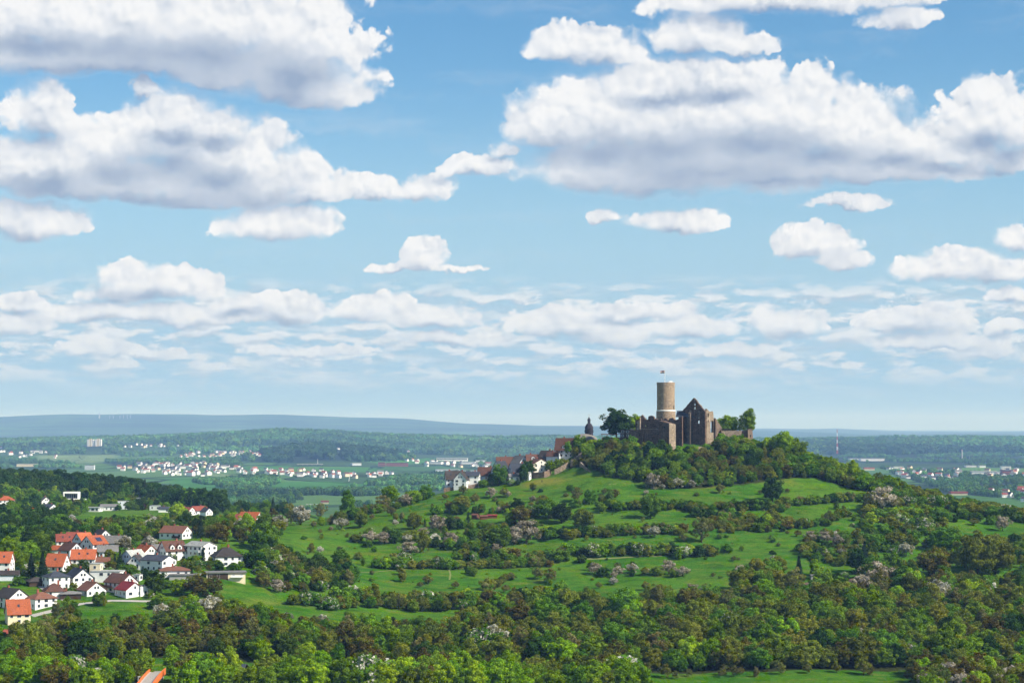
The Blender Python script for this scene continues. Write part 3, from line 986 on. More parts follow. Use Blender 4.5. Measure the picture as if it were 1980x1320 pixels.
def house(px, py, L, W, h, rh, yaw, roof, wall, label, kind='gable', group='houses of the village', name='house', floors=None, wins=True, chimney=True, sky=0, solar=False, dormer=0,
          balcony=None, Y=None, cat='house', over=0.5, wallmat2=None, trim=True, half=None, chim='wall_brick', lift=0.0, wscale=1.0, skip=0.12, sink=2.5):
    rng = random.Random(int(px * 31 + py * 17))
    if Y is None:
        p = hit1(px, py)
        p = p + Vector((p.x / p.y, 1, 0)) * (0.5 * (abs(math.sin(rad(yaw))) * L + abs(math.cos(rad(yaw))) * W) * 0.8)
        p.z = at(px, py, hit1(px, py).y).z + lift
        KEEP.append((p.x, p.y, 0.5 * max(L, W) + 1.2))
        v = hit1(px, py)
        for k in ((0.5, 1.0) if p.y < 1300 else range(1, 13)):
            KEEP.append((v.x * (1 - 5 * k / v.y), v.y - 5 * k, (0.36 if p.y < 1300 else 0.30) * max(L, W)))
    else:
        p = at(px, py, Y)
        KEEP.append((p.x, p.y, 0.5 * max(L, W) + 1.2))
    th = rad(yaw)
    root = thing(name, label, cat, p, th, group)
    lx, wy = L / 2, W / 2
    wmat = 'wall_' + wall
    b = MB()
    zb = -sink
    if kind == 'gable':
        ring = [(-lx, -wy, zb), (-lx, wy, zb), (-lx, wy, h), (-lx, 0, h + rh), (-lx, -wy, h)]
        b.extrude(ring, (L, 0, 0))
    else:
        b.box(-lx, lx, -wy, wy, zb, h)
    obj('wall', b.mesh('wall', [wmat]), root)
    if wallmat2:
        b = MB()
        b.box(-lx + 0.4, lx * 0.1, -wy - 0.06, -wy + 0.1, 0.2, h - 0.4)
        obj('cladding', b.mesh('cladding', ['wall_' + wallmat2]), root)
    r = MB()
    rmat = 'roof_' + roof
    if kind == 'gable':
        k = rh / wy
        ov, og, th_ = over, over * 0.8, 0.24
        for s in (-1, 1):
            ring = [(-lx - og, 0, h + rh + 0.08), (-lx - og, s * (wy + ov), h - k * ov + 0.08), (-lx - og, s * (wy + ov), h - k * ov + 0.08 + th_), (-lx - og, 0, h + rh + 0.08 + th_)]
            r.extrude(ring, (L + 2 * og, 0, 0))
    elif kind == 'hip':
        ov = over
        a, c_ = lx + ov, wy + ov
        rl = max(lx - wy, 0.3)
        z0, z1 = h + 0.02, h + rh
        E = [(-a, -c_, z0), (a, -c_, z0), (a, c_, z0), (-a, c_, z0)]
        A, B = (-rl, 0, z1), (rl, 0, z1)
        r.poly([E[0], E[1], B, A])
        r.poly([E[1], E[2], B])
        r.poly([E[2], E[3], A, B])
        r.poly([E[3], E[0], A])
        r.box(-a, a, -c_, c_, z0 - 0.22, z0 - 0.003)
    elif kind == 'flat':
        r.box(-lx - over, lx + over, -wy - over, wy + over, h + 0.003, h + 0.35)
    elif kind == 'mono':
        ring = [(-lx - over, -wy - over, h), (-lx - over, wy + over, h + rh), (-lx - over, wy + over, h + rh + 0.25), (-lx - over, -wy - over, h + 0.25)]
        r.extrude(ring, (L + 2 * over, 0, 0))
        w2 = MB()
        w2.extrude([(-lx, -wy, h - 0.003), (-lx, wy, h - 0.003), (-lx, wy, h + rh - 0.05)], (L, 0, 0))
        obj('gable', w2.mesh('gable', [wmat]), root)
    ro = obj('roof', r.mesh('roof', [rmat]), root)
    if chimney and kind in ('gable', 'hip'):
        cx = rng.uniform(-0.25, 0.25) * L
        b = MB().box(cx - 0.4, cx + 0.4, -0.2, 0.5, h + rh * 0.6, h + rh + 1.1).box(cx - 0.48, cx + 0.48, -0.28, 0.58, h + rh + 1.103, h + rh + 1.22)
        obj('chimney', b.mesh('chimney', [chim]), ro)
    # openings on the sides that can be seen
    if wins:
        nf = floors or max(1, int(round(h / 2.75)))
        for side, (nx_, ny_, half_len, face) in enumerate(((0, -1, lx, 0.0), (-1, 0, wy, -math.pi / 2), (1, 0, wy, math.pi / 2), (0, 1, lx, math.pi))):
            wn_y = math.sin(th) * nx_ + math.cos(th) * ny_
            if wn_y > 0.15:
                continue
            n = max(1, int(2 * half_len / 3.1))
            for f in range(nf):
                zc = h / nf * f + h / nf * 0.56
                for i in range(n):
                    if rng.random() < skip:
                        continue
                    u = (i + 0.5) / n * 2 * half_len - half_len
                    w_, h_ = (1.15, 1.3) if rng.random() < 0.7 else (1.7, 1.3)
                    if rng.random() < 0.12 and f == 0:
                        w_, h_, = 1.1, 2.1
                    x = u if ny_ else nx_ * (half_len if False else lx)
                    y = ny_ * wy if ny_ else u
                    window(root, x, y, zc, face, w_ * wscale, h_ * wscale)
            if kind == 'gable' and nx_ and rh > 2.2:
                for u in ((-0.75, 0.75) if rh > 3.2 else (0,)):
                    window(root, nx_ * lx, u, h + rh * 0.33, face, 0.95, 1.2)
    if dormer and kind == 'gable':
        for i in range(dormer):
            dx = (i + 0.5) / dormer * L * 0.7 - L * 0.35
            zf = h + rh * 0.15
            yf = -wy * 0.92
            d = MB()
            ring = [(dx - 1.1, yf, zf - 0.4), (dx + 1.1, yf, zf - 0.4), (dx + 1.1, yf, zf + 1.5), (dx, yf, zf + 2.4), (dx - 1.1, yf, zf + 1.5)]
            d.extrude(ring, (0, wy * 0.8, 0), 0)
            do = obj('dormer', d.mesh('dormer', [wmat]), root)
            q = MB()
            for s in (-1, 1):
                q.extrude([(dx, yf - 0.25, zf + 2.46), (dx + s * 1.45, yf - 0.25, zf + 1.26), (dx + s * 1.45, yf - 0.25, zf + 1.42), (dx, yf - 0.25, zf + 2.62)], (0, wy * 0.8, 0))
            obj('dormer_roof', q.mesh('dormer_roof', [rmat]), do)
            window(do, dx, yf, zf + 0.75, 0.0, 1.1, 1.1)
    for i in range(sky):
        sx = (i + 0.5) / sky * L * 0.7 - L * 0.35
        k = rh / wy
        n_ = math.hypot(1, k)
        yc = -wy * 0.5
        zc = h + rh - k * abs(yc) + 0.32
        b = MB()
        dy, dz = 0.6 / n_, 0.6 * k / n_
        b.extrude([(sx - 0.45, yc - dy, zc - dz + 0.02), (sx + 0.45, yc - dy, zc - dz + 0.02), (sx + 0.45, yc + dy, zc + dz + 0.02), (sx - 0.45, yc + dy, zc + dz + 0.02)], (0, -0.05 * k, 0.09))
        obj('skylight', b.mesh('skylight', ['glass']), ro)
    if solar:
        k = rh / wy
        b = MB()
        ya, yb = -wy * 0.75, -wy * 0.3
        za, zb_ = h + rh - k * abs(ya) + 0.36, h + rh - k * abs(yb) + 0.36
        b.extrude([(-L * 0.1, ya, za), (L * 0.25, ya, za), (L * 0.25, yb, zb_), (-L * 0.1, yb, zb_)], (0, -0.03, 0.06))
        obj('solar_panel', b.mesh('solar_panel', ['solar_glass']), ro)
    if balcony:
        bx, bw, bz, mt = balcony
        b = MB().box(bx - bw / 2, bx + bw / 2, -wy - 1.4, -wy - 0.003, bz - 0.15, bz)
        b.box(bx - bw / 2, bx + bw / 2, -wy - 1.4, -wy - 1.3, bz + 0.003, bz + 0.95)
        obj('balcony', b.mesh('balcony', [mt]), root)
    return root


def house2(*a, **k):
    return house(*a, **k)


V = 'houses of the village at the foot of the hill'
# px, py of the foot, length, width, eaves, roof rise, turn, roof, wall, label
VILLAGE = [
    dict(a=(3, 1107, 10, 9, 5.0, 4.6, 0, 'orange', 'white', 'white house with a bright orange roof cut by the left edge of the view'), sky=2),
    dict(a=(14, 1121, 11, 7, 2.4, 1.6, 10, 'dark', 'pale', 'low dark-roofed bungalow below the orange-roofed house at the left edge'), sky=0),
    dict(a=(22, 1176, 12, 10, 4.6, 3.6, -42, 'dark', 'white', 'white house with dark roof whose gable faces right, just above the tall cream house'), balcony=(-2, 4, 2.6, 'wall_white')),
    dict(a=(34, 1207, 9.4, 8.0, 4.6, 5.4, 24, 'orange', 'cream', 'tall cream house with a steep plain orange roof, lowest of the village'), sky=1, chimney=False, wins=True, skip=0.5),
    dict(a=(80, 1176, 10.5, 8.5, 4.2, 2.6, 42, 'rust', 'white', 'white house with a rusty brown hipped roof beside the cream house'), kind='hip'),
    dict(a=(108, 1139, 10, 8.5, 5.6, 2.4, 36, 'slate', 'white', 'white two-storey house under a slate blue hipped roof next to the dark conifers'), kind='hip', sky=0),
    dict(a=(104, 1157, 9, 8, 3.2, 3.4, 25, 'brown', 'white', 'white house with a pointed brown hipped roof and grey annex'), kind='hip'),
    dict(a=(136, 1158, 9, 7, 2.4, 1.0, 15, 'grey', 'wood', 'low grey-roofed carport annex right of the pointed brown roof'), kind='hip', wins=False, cat='carport', name='carport'),
    dict(a=(152, 1134, 11, 9.5, 4.2, 3.8, -56, 'slate', 'white', 'white gabled house with a dark slate roof behind the slate-roofed hip house')),
    dict(a=(177, 1153, 9.5, 9.5, 2.8, 3.4, -50, 'rust', 'white', 'low white house with red-brown roof and two narrow slit windows in its gable'), skip=0.3),
    dict(a=(234, 1146, 12.5, 9.5, 4.6, 3.6, -40, 'brown', 'white', 'long brown-roofed house with a brick chimney behind the maroon roof'), balcony=(-2, 6, 2.4, 'timber')),
    dict(a=(250, 1156, 10.5, 9.0, 3.6, 3.2, -50, 'maroon', 'white', 'white house with a smooth maroon roof in front of the brown-roofed one'), skip=0.05),
    dict(a=(276, 1152, 5.0, 5.0, 4.4, 0.5, -50, 'grey', 'white', 'white flat-roofed annex right of the maroon roof'), kind='flat', cat='annex', name='annex', over=0.1),
    dict(a=(208, 1125, 14, 9, 4.8, 0.3, -4, 'palegrey', 'white', 'modern white flat-roofed house with roof terrace in the middle of the village'), kind='flat', over=0.15),
    dict(a=(186, 1118, 5, 5, 6.8, 0.3, -4, 'palegrey', 'cream', 'cream square tower block of the modern flat-roofed house'), kind='flat', over=0.1, cat='annex', name='annex'),
    dict(a=(162, 1103, 11.5, 9.5, 5.8, 4.2, 6, 'orange', 'white', 'big white three-storey house with a bright orange roof and two skylights'), sky=2),
    dict(a=(111, 1105, 9.5, 9, 2.8, 5.4, -12, 'orange', 'white', 'low house with a huge steep pale orange roof beside the conifers'), sky=1),
    dict(a=(137, 1080, 10, 8.5, 4.2, 3.6, -42, 'brown', 'pale', 'dark brown roofed house between the red row and the steep orange roof')),
    dict(a=(127, 1063, 10, 8.5, 4.6, 3.4, 18, 'red', 'white', 'white house with a dull red roof at the top left of the village'), sky=2),
    dict(a=(144, 1060, 8, 8.5, 4.6, 3.6, -8, 'red', 'white', 'red-roofed house joined to the right of the top left one'), sky=1),
    dict(a=(161, 1063, 8.5, 8.5, 4.2, 4.4, 52, 'orange', 'pale', 'orange-roofed house with a shaded gable in the red row')),
    dict(a=(182, 1072, 10.5, 9.0, 5.4, 4.0, 56, 'orange', 'white', 'white gabled house with an orange roof carrying a solar panel'), solar=True),
    dict(a=(197, 1055, 9, 8, 4.6, 3.6, -52, 'dark', 'white', 'dark-roofed house with a white gable behind the solar panel roof')),
    dict(a=(218, 1061, 14, 8, 3.2, 3.4, 6, 'grey', 'pale', 'long grey roof beyond the solar panel roof')),
    dict(a=(208, 1079, 10, 8, 3.4, 2.8, 14, 'grey', 'pale', 'grey-roofed house in front of the long grey roof')),
    dict(a=(194, 1104, 9, 7, 4.6, 1.8, 10, 'rust', 'pale', 'shaded brown-roofed house right of the big three-storey one'), wallmat2='wood'),
    dict(a=(106, 1071, 5, 5, 2.4, 1.8, 0, 'orange', 'white', 'tiny orange-roofed outbuilding left of the steep orange roof'), wins=False, chimney=False, cat='shed', name='shed'),
    dict(a=(258, 1100, 11, 9, 4.8, 4.2, 62, 'palegrey', 'pale', 'pale grey roofed house with twin steep gables in the village centre')),
    dict(a=(264, 1102, 8, 7, 3.6, 3.6, 82, 'dark', 'white', 'small bright white gable in front of the twin pale grey gables')),
    dict(a=(282, 1085, 10.5, 9, 4.0, 3.8, -48, 'orange', 'white', 'house with a brown-orange roof and dark wooden loggia in the middle right of the village'), wallmat2='wood'),
    dict(a=(306, 1104, 14, 10, 5.0, 2.2, -32, 'slate', 'white', 'long white house under a low dark blue roof'), skip=0.3),
    dict(a=(333, 1084, 11.5, 9.5, 5.0, 4.6, 36, 'brown', 'white', 'white gabled house with a brown roof and a white dormer'), dormer=2),
    dict(a=(304, 1080, 7, 7, 4.2, 2.8, 40, 'grey', 'pale', 'grey-roofed house squeezed between brown-orange roof and dormer house')),
    dict(a=(388, 1084, 12.5, 10.5, 7.2, 2.0, -38, 'palegrey', 'white', 'tall white three-storey house with a shallow pale grey roof and balconies'), balcony=(3, 5, 4.6, 'wall_white')),
    dict(a=(438, 1095, 13.5, 11, 4.8, 4.4, 22, 'dark', 'white', 'large white house under a big dark hipped roof at the right of the village'), kind='hip', skip=0.05),
    dict(a=(436, 1122, 18, 9, 3.6, 0.3, 12, 'grey', 'cream', 'long cream flat-roofed bungalow with a dark recess, at the right edge of the village'), kind='flat', over=0.7, balcony=(5, 6, 1.6, 'wall_white'), wallmat2='wood'),  # shade of the recess put in as a flat dark panel
    dict(a=(336, 1116, 14.5, 8.5, 3.2, 1.7, 14, 'rust', 'white', 'white bungalow under a wide red-brown hipped roof below the long dark blue roof'), kind='hip'),
    dict(a=(340, 1042, 15, 10, 3.4, 3.4, -24, 'rust', 'white', 'lone bungalow with a rusty roof on the meadow above the village'), balcony=(4, 5, 0.9, 'wall_wood')),
    dict(a=(484, 1018, 13, 10, 4.2, 4.6, -22, 'orange', 'white', 'lone house with a bright orange roof at the edge of the hill meadow'), skip=0.3),
    dict(a=(466, 1018, 6.5, 9, 3.6, 4.0, -22, 'red', 'wood', 'dark red roofed wing left of the lone orange roof'), cat='annex', name='annex', wins=False, chimney=False),
    dict(a=(432, 1026, 10, 8, 2.4, 2.2, -28, 'slate', 'yellow', 'low slate-roofed house with a yellowish gable left of the lone orange roof')),
    dict(a=(275, 1039, 11, 9, 2.4, 2.0, 10, 'slate', 'pale', 'low dark blue hipped roof among the trees above the village'), kind='hip'),
    dict(a=(267, 1122, 3.2, 3.0, 2.6, 0.2, -20, 'palegrey', 'white', 'little white garden cabin behind the maroon roof'), kind='flat', over=0.1, cat='cabin', name='cabin', skip=0),
    dict(a=(70, 1133, 8, 6, 2.2, 1.8, 30, 'dark', 'wood', 'low dark-roofed shed below the conifers in the village'), kind='hip', wins=False, cat='shed', name='shed', chimney=False),
    dict(a=(358, 1121, 14, 6, 2.3, 0.2, 4, 'grey', 'concrete', 'flat grey carport roof below the wide red-brown roof'), kind='flat', wins=False, cat='carport', name='carport'),
    dict(a=(20, 1232, 5.5, 4, 1.8, 1.1, 14, 'red', 'wood', 'small red-roofed garden hut below the tall cream house'), wins=False, chimney=False, cat='hut', name='garden_hut'),
]
MATS['wall_concrete'] = MATS['concrete']
for d in VILLAGE:
    d = dict(d)
    a = d.pop('a')
    house(*a, group=V, **d)

for px, py, r_ in ((34, 1222, 7), (30, 1240, 7), (20, 1246, 5), (84, 1190, 6), (84, 1206, 5)):
    v = hit1(px, py)
    KEEP.append((v.x, v.y, r_))

# villas along the edge of the left wood
E_ = 'villas along the edge of the wooded ridge'
FAR_VILLAS = [
    dict(a=(12, 979, 14, 11, 5.4, 3.4, 20, 'orange', 'white', 'white villa with an orange hipped roof at the foot of the wooded ridge'), kind='hip'),
    dict(a=(33, 978, 12, 8, 3.4, 0.3, 10, 'palegrey', 'white', 'white flat-roofed wing right of the orange hipped villa'), kind='flat', over=0.1),
    dict(a=(60, 996, 18, 9, 3.0, 2.4, -10, 'orange', 'white', 'long villa with orange roofs in front of the orange hipped villa')),
    dict(a=(22, 999, 12, 8, 3.0, 0.3, 8, 'palegrey', 'white', 'low white flat-roofed house below the orange hipped villa'), kind='flat', over=0.2),
    dict(a=(87, 977, 9, 8, 3.6, 3.6, -62, 'grey', 'white', 'white gable peeping from trees left of the modern villa')),
    dict(a=(95, 991, 12, 9, 3.6, 3.0, -40, 'slate', 'white', 'dark-roofed house with a bright white gable below the modern villa')),
    dict(a=(73, 961, 8, 7, 2.8, 2.6, -50, 'grey', 'white', 'small white house hidden in trees highest on the wooded ridge')),
    dict(a=(179, 989, 14, 9, 3.4, 0.3, -8, 'palegrey', 'white', 'flat-roofed villa with a wide dark window band right of the modern villa'), kind='flat', over=0.6, wscale=1.4),
    dict(a=(211, 987, 14, 9, 3.2, 1.8, 8, 'grey', 'white', 'villa with a sloping light grey shed roof above the green meadow'), kind='mono'),
    dict(a=(238, 984, 9, 8, 6.6, 0.3, 10, 'palegrey', 'pale', 'boxy pale three-storey house right of the sloping grey roof'), kind='flat', over=0.1),
    dict(a=(267, 971, 9, 8, 4.0, 0.3, -14, 'palegrey', 'white', 'small white cube house half up the dark wood'), kind='flat', over=0.1),
    dict(a=(302, 986, 9, 8, 3.6, 0.3, -6, 'palegrey', 'white', 'white cube house among trees right of the pale three-storey house'), kind='flat', over=0.1),
    dict(a=(318, 990, 9, 7, 2.6, 1.6, 4, 'slate', 'white', 'low white house with dark roof beyond the end of the green meadow')),
    dict(a=(360, 997, 13, 9, 3.6, 3.0, -34, 'red', 'white', 'white-walled house with red roof behind the fresh green tree')),
    dict(a=(384, 995, 11, 9, 3.4, 3.2, 30, 'red', 'pale', 'red-roofed house just left of the tall dark spruce')),
    dict(a=(399, 997, 7, 7, 3.2, 2.6, -40, 'slate', 'white', 'little white house just right of the red-roofed one')),
    dict(a=(471, 984, 16, 9, 3.0, 3.2, -30, 'grey', 'white', 'grey-roofed house with white gables standing alone right of the spruces')),
]
for d in FAR_VILLAS:
    d = dict(d)
    a = d.pop('a')
    house(*a, group=E_, **d)

# the modern villa: a white frame round a dark glass front
p = hit1(137, 967)
root = thing('modern_villa', 'modern white frame-shaped villa with a glass front below the wooded ridge', 'villa', p, rad(4))
KEEP += [(p.x, p.y, 12), (p.x + 10, p.y - 8, 12)] + [((p.x + 5) * (1 - 8 * k / p.y), p.y - 8 * k, 10 + (k < 4) * 3) for k in range(1, 10)]
s = p.y / FPX
b = MB()
b.box(-15 * s, 15 * s, 0, 9, 13 * s, 16 * s).box(-15 * s, -12.5 * s, 0, 9, 2 * s, 13 * s - 0.004).box(12.5 * s, 15 * s, 0, 9, -8, 13 * s - 0.004).box(-12.5 * s + 0.004, 12.5 * s - 0.004, 0.2, 9, 2 * s, 3.2 * s)
obj('frame', b.mesh('frame', ['wall_white']), root)
b = MB().box(-12.5 * s + 0.01, 12.5 * s - 0.01, 2.2, 2.5, 3.2 * s + 0.004, 13 * s - 0.006)
obj('glass_front', b.mesh('glass_front', ['glass']), root)
b = MB()
for i in range(1, 6):
    x = -12.5 * s + 25 * s * i / 6
    b.box(x - 0.12, x + 0.12, 2.0, 2.195, 3.2 * s + 0.01, 13 * s - 0.01)
obj('mullion', b.mesh('mullion', ['metal_grey']), root)
b = MB().box(8 * s, 38 * s, -6, -0.01, -10 * s, 1.5 * s).box(7 * s, 39 * s, -7, 0.02, 1.5 * s + 0.004, 2.6 * s)
obj('terrace_wing', b.mesh('terrace_wing', ['wall_white']), root)
for i in range(3):
    window(root, (14 + 8.5 * i) * s, -6.0, -3.5 * s, 0.0, 2.6, 1.6)

# ------------------------------------------------------------------ houses of the old village under the castle
C_ = 'houses of the old village beside the castle'
OLD = [
    dict(a=(876, 940, 10, 9, 4.8, 5.2, 8, 'dark', 'pale', 'dark-roofed half-timbered looking house at the left end of the old village'), sky=2, Y=1258),
    dict(a=(893, 939, 10, 8.5, 4.2, 5.0, 78, 'dark', 'white', 'white gable with dark roof edges, left of the old village'), Y=1252),
    dict(a=(914, 935, 9, 8, 5.4, 2.4, -6, 'slate', 'white', 'white house with a grey slate roof right of the white gable'), Y=1258),
    dict(a=(942, 930, 12, 9, 4.0, 5.2, -8, 'brown', 'pale', 'long brown roof in the middle of the old village'), Y=1275, skip=0.5),
    dict(a=(968, 928, 9, 8.5, 6.5, 6.0, 50, 'slate', 'pale', 'tall pale grey house with a stepped steep gable facing left'), Y=1268),
    dict(a=(980, 915, 14, 9, 5.0, 6.0, 4, 'brown', 'pale', 'high dark brown roof behind the tall pale grey house'), Y=1300, skip=0.5),
    dict(a=(1004, 925, 13, 9, 4.6, 5.4, 20, 'slate', 'pale', 'wide slate-roofed house in front of the dark brown roof'), Y=1266, dormer=1),
    dict(a=(993, 929, 7, 5, 2.8, 1.6, 14, 'grey', 'white', 'low white lean-to under the slate roof'), Y=1256),
    dict(a=(1005, 906, 9, 8, 4.2, 4.6, -50, 'grey', 'pale', 'small grey gable between the dark brown roof and the cream house'), Y=1296),
    dict(a=(1041, 912, 11, 11.5, 5.4, 3.2, -68, 'brown', 'ivory', 'cream house whose broad sunlit gable shows paired windows'), Y=1268, skip=0.0),
    dict(a=(1030, 903, 9, 7, 4.5, 4.0, 6, 'brown', 'white', 'brown roof just left behind the cream gable'), Y=1292, dormer=1),
    dict(a=(1058, 896, 9, 8, 4.2, 4.4, -30, 'dark', 'wood', 'dark barn with a weathered roof above the cream gable'), Y=1290, wins=False),
    dict(a=(1093, 884, 12.5, 9, 5.2, 7.6, -14, 'brown', 'white', 'tall steep brown-roofed house with white timbered front below the church'), Y=1292, dormer=1),
    dict(a=(1070, 890, 8, 6, 3.0, 2.8, -20, 'brown', 'pale', 'low brown-roofed outbuilding left of the tall steep brown roof'), Y=1286, wins=False),
    dict(a=(1017, 924, 6, 4, 2.6, 1.2, -20, 'palegrey', 'white', 'small white garage against the retaining wall'), Y=1255, cat='garage', name='garage', chimney=False),
]
for d in OLD:
    d = dict(d)
    a = d.pop('a')
    house(*a, group=C_, sink=5.0, **d)


# ------------------------------------------------------------------ masonry
def wall_mesh(name, outer, holes, thick, mat):
    """upright wall from an outline in its own plane (x, z), with openings right through it"""
    rings = [[Vector((x, 0, z)) for x, z in outer]] + [[Vector((x, 0, z)) for x, z in h] for h in holes]
    flat2 = [[Vector((v.x, v.z, 0)) for v in r] for r in rings]
    tris = tessellate_polygon(flat2)
    pts = [v for r in rings for v in r]
    n = len(pts)
    verts = [tuple(v) for v in pts] + [(v.x, thick, v.z) for v in pts]
    faces = [tuple(t_) for t_ in tris] + [tuple(n + i for i in reversed(t_)) for t_ in tris]
    b = 0
    for r in rings:
        k = len(r)
        for i in range(k):
            j = (i + 1) % k
            faces.append((b + i, b + j, n + b + j, n + b + i))
        b += k
    mb = MB()
    mb.v, mb.f, mb.mi = verts, faces, [0] * len(faces)
    return mb.mesh(name, [mat])


def ragged(pts, rng, step=0.9, amp=0.35):
    """break a line of points into uneven stone courses"""
    out = []
    for (x0, z0), (x1, z1) in zip(pts[:-1], pts[1:]):
        d = math.hypot(x1 - x0, z1 - z0)
        k = max(1, int(d / step))
        for i in range(k):
            f = i / k
            out.append((x0 + (x1 - x0) * f + (rng.uniform(-amp, amp) * 0.4 if i else 0), z0 + (z1 - z0) * f + (rng.uniform(-amp, amp) if i else 0)))
    out.append(pts[-1])
    return out


def arch(x, z, w, h, n=6):
    r = [(x - w / 2, z), (x + w / 2, z), (x + w / 2, z + h - w / 2)]
    for i in range(1, n):
        a = math.pi * i / n
        r.append((x + w / 2 * math.cos(a), z + h - w / 2 + w / 2 * math.sin(a)))
    r.append((x - w / 2, z + h - w / 2))
    return r


def rect(x, z, w, h):
    return [(x - w / 2, z), (x + w / 2, z), (x + w / 2, z + h), (x - w / 2, z + h)]


RG = random.Random(3)
# round tower
TY = 1290.0
base = at(1287.8, 866, TY)
u_ = TY / FPX
zt = (866 - 739.5) * u_
zb_ = (866 - 792.5) * u_
root = thing('round_tower', 'round stone castle keep with a white ring and flat top', 'tower', base)
TR = 17.3 * u_
b = MB().lathe([(TR * 1.10, -6), (TR * 1.09, 0), (TR * 1.075, zb_ - 0.9)], 48, cap=True)
obj('lower_shaft', b.mesh('lower_shaft', ['stone_tower'], False), root)
b = MB().lathe([(TR * 1.09, zb_ - 0.89), (TR * 1.09, zb_ - 0.25), (TR * 1.002, zb_)], 48, cap=True)
obj('plaster_ring', b.mesh('plaster_ring', ['plaster_band']), root)
b = MB().lathe([(TR, zb_ - 0.3), (TR * 0.995, zb_ + 9), (TR * 1.0, zt - 1.6)], 48, cap=True)
obj('shaft', b.mesh('shaft', ['stone_tower']), root)
b = MB().lathe([(TR * 1.0, zt - 1.595), (TR * 1.018, zt - 1.5), (TR * 1.018, zt), (TR * 0.90, zt + 0.004), (TR * 0.90, zt - 1.1)], 48, cap=True)
obj('parapet', b.mesh('parapet', ['stone_tower']), root)
ang = math.atan2(-0.55, 0.83)
b = MB().box(-0.45, 0.45, -0.12, 0.5, 0, 2.4)
o = obj('doorway', b.mesh('doorway', ['dark_opening']), root, (TR * 0.985 * math.cos(ang), TR * 0.985 * math.sin(ang), zb_ + 0.5), ang + math.pi / 2)
b = MB().box(-0.7, -0.46, -0.2, 0.45, -0.1, 2.6).box(0.46, 0.7, -0.2, 0.45, -0.1, 2.6).box(-0.7, 0.7, -0.2, 0.45, 2.42, 2.75)
obj('frame', b.mesh('frame', ['stone_pale']), o)
b = MB().box(-1.6, 1.5, -1.2, 1.2, zt - 1.2, zt + 0.65).box(-0.9, 0.9, -0.8, 0.8, zt + 0.655, zt + 0.95)
obj('stair_hatch', b.mesh('stair_hatch', ['wall_white']), root, (3.2, 0.5, 0), 0.2)
b = MB()
for i in range(40):
    a = 2 * math.pi * i / 40
    b.tube((TR * 0.95 * math.cos(a), TR * 0.95 * math.sin(a), zt), (TR * 0.95 * math.cos(a), TR * 0.95 * math.sin(a), zt + 0.45), 0.03, 0.03, 4)
obj('railing', b.mesh('railing', ['metal_grey']), root)
# flag on its pole
root = thing('flagpole', 'white flagpole with a striped flag on top of the round tower', 'flagpole', base + Vector((-0.7, -1.0, zt - 1.1)))
b = MB().tube((0, 0, 0), (0, 0, 9.2), 0.16, 0.12, 8)
obj('pole', b.mesh('pole', ['white_paint']), root)
b = MB()
NF = 7
for s_ in range(3):
    for i in range(NF):
        x0, x1 = -2.9 * i / NF - 0.12, -2.9 * (i + 1) / NF - 0.12
        wv_ = lambda x: 0.22 * math.sin(x * 2.4)
        dz = lambda x: -0.10 * abs(x) * 0.6 + 0.05 * math.sin(x * 3)
        z1, z0 = 9.1 - s_ * 0.56, 9.1 - (s_ + 1) * 0.56
        ring = [(x0, wv_(x0), z0 + dz(x0)), (x1, wv_(x1), z0 + dz(x1)), (x1, wv_(x1), z1 + dz(x1)), (x0, wv_(x0), z1 + dz(x0))]
        b.extrude(ring, (0, 0.03, 0), s_)
obj('flag', b.mesh('flag', ['flag_red', 'flag_white', 'flag_blue']), root)

# great hall in ruins: gable front, long side, buttresses; shade and sun painted in as dark and pale stone
AL = rad(36)
PY_ = 1262.0
pu = PY_ / FPX
corner = at(1363.6, 845, PY_)
root = thing('ruined_hall', 'ruined castle hall with a tall pointed gable and pierced window holes', 'castle ruin', corner)


def gx(px):
    return (px - 1363.6) * pu / math.cos(AL)


def gz(py):
    return (845 - py) * pu


top = [(1316, 801), (1321, 797), (1325, 790), (1330, 785), (1336, 777), (1342, 769.5), (1343.5, 769), (1347, 773), (1351, 780), (1355, 784), (1357, 788), (1360, 791), (1363.6, 795)]
line = ragged([(gx(a), gz(c)) for a, c in top], RG, 1.0, 0.25)
outer = [(gx(1316), -6), (0, -6)] + list(reversed(line))
holes = [arch(gx(1343.8), gz(774.5), 1.1, 0.9), arch(gx(1344.4), gz(783.5), 1.5, 1.5), arch(gx(1344.4), gz(791), 1.5, 1.9), arch(gx(1351.5), gz(808), 2.3, 4.6), arch(gx(1351.5), gz(818.5), 2.0, 2.3),
         arch(gx(1330.5), gz(846), 3.4, 14.5), arch(gx(1321), gz(820), 1.2, 2.2)]
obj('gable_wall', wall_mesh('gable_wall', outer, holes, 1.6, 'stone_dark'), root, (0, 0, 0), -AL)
b = MB()
for (x, z, w, h) in ((gx(1351.5), gz(808) + 0.1, 2.2, 4.2), (gx(1330.5), gz(846), 3.3, 14.0)):
    b.box(x - w / 2, x + w / 2, 1.0, 1.3, z, z + h)
obj('infill', b.mesh('infill', ['stone_mid']), root, (0, 0, 0), -AL)
for (pa, pb, ptop, pbot, dep) in ((1335, 1342, 793, 852, 2.6), (1317, 1326, 797, 856, 2.2)):
    b = MB()
    xa, xb = gx(pa) + 0.3, gx(pb) - 1.6
    z0, z1 = gz(pbot) - 3, gz(ptop)
    b.extrude([(xa, 0.003, z0), (xa, -dep, z0), (xa, -dep * 0.8, z1 - 2.2), (xa, 0.003, z1)], (max(xb - xa, 1.7), 0, 0))
    obj('buttress', b.mesh('buttress', ['stone_mid']), root, (0, 0, 0), -AL)
SA = math.pi / 2 - AL


def sx(px):
    return (px - 1363.6) * pu / math.sin(AL) * 0.97


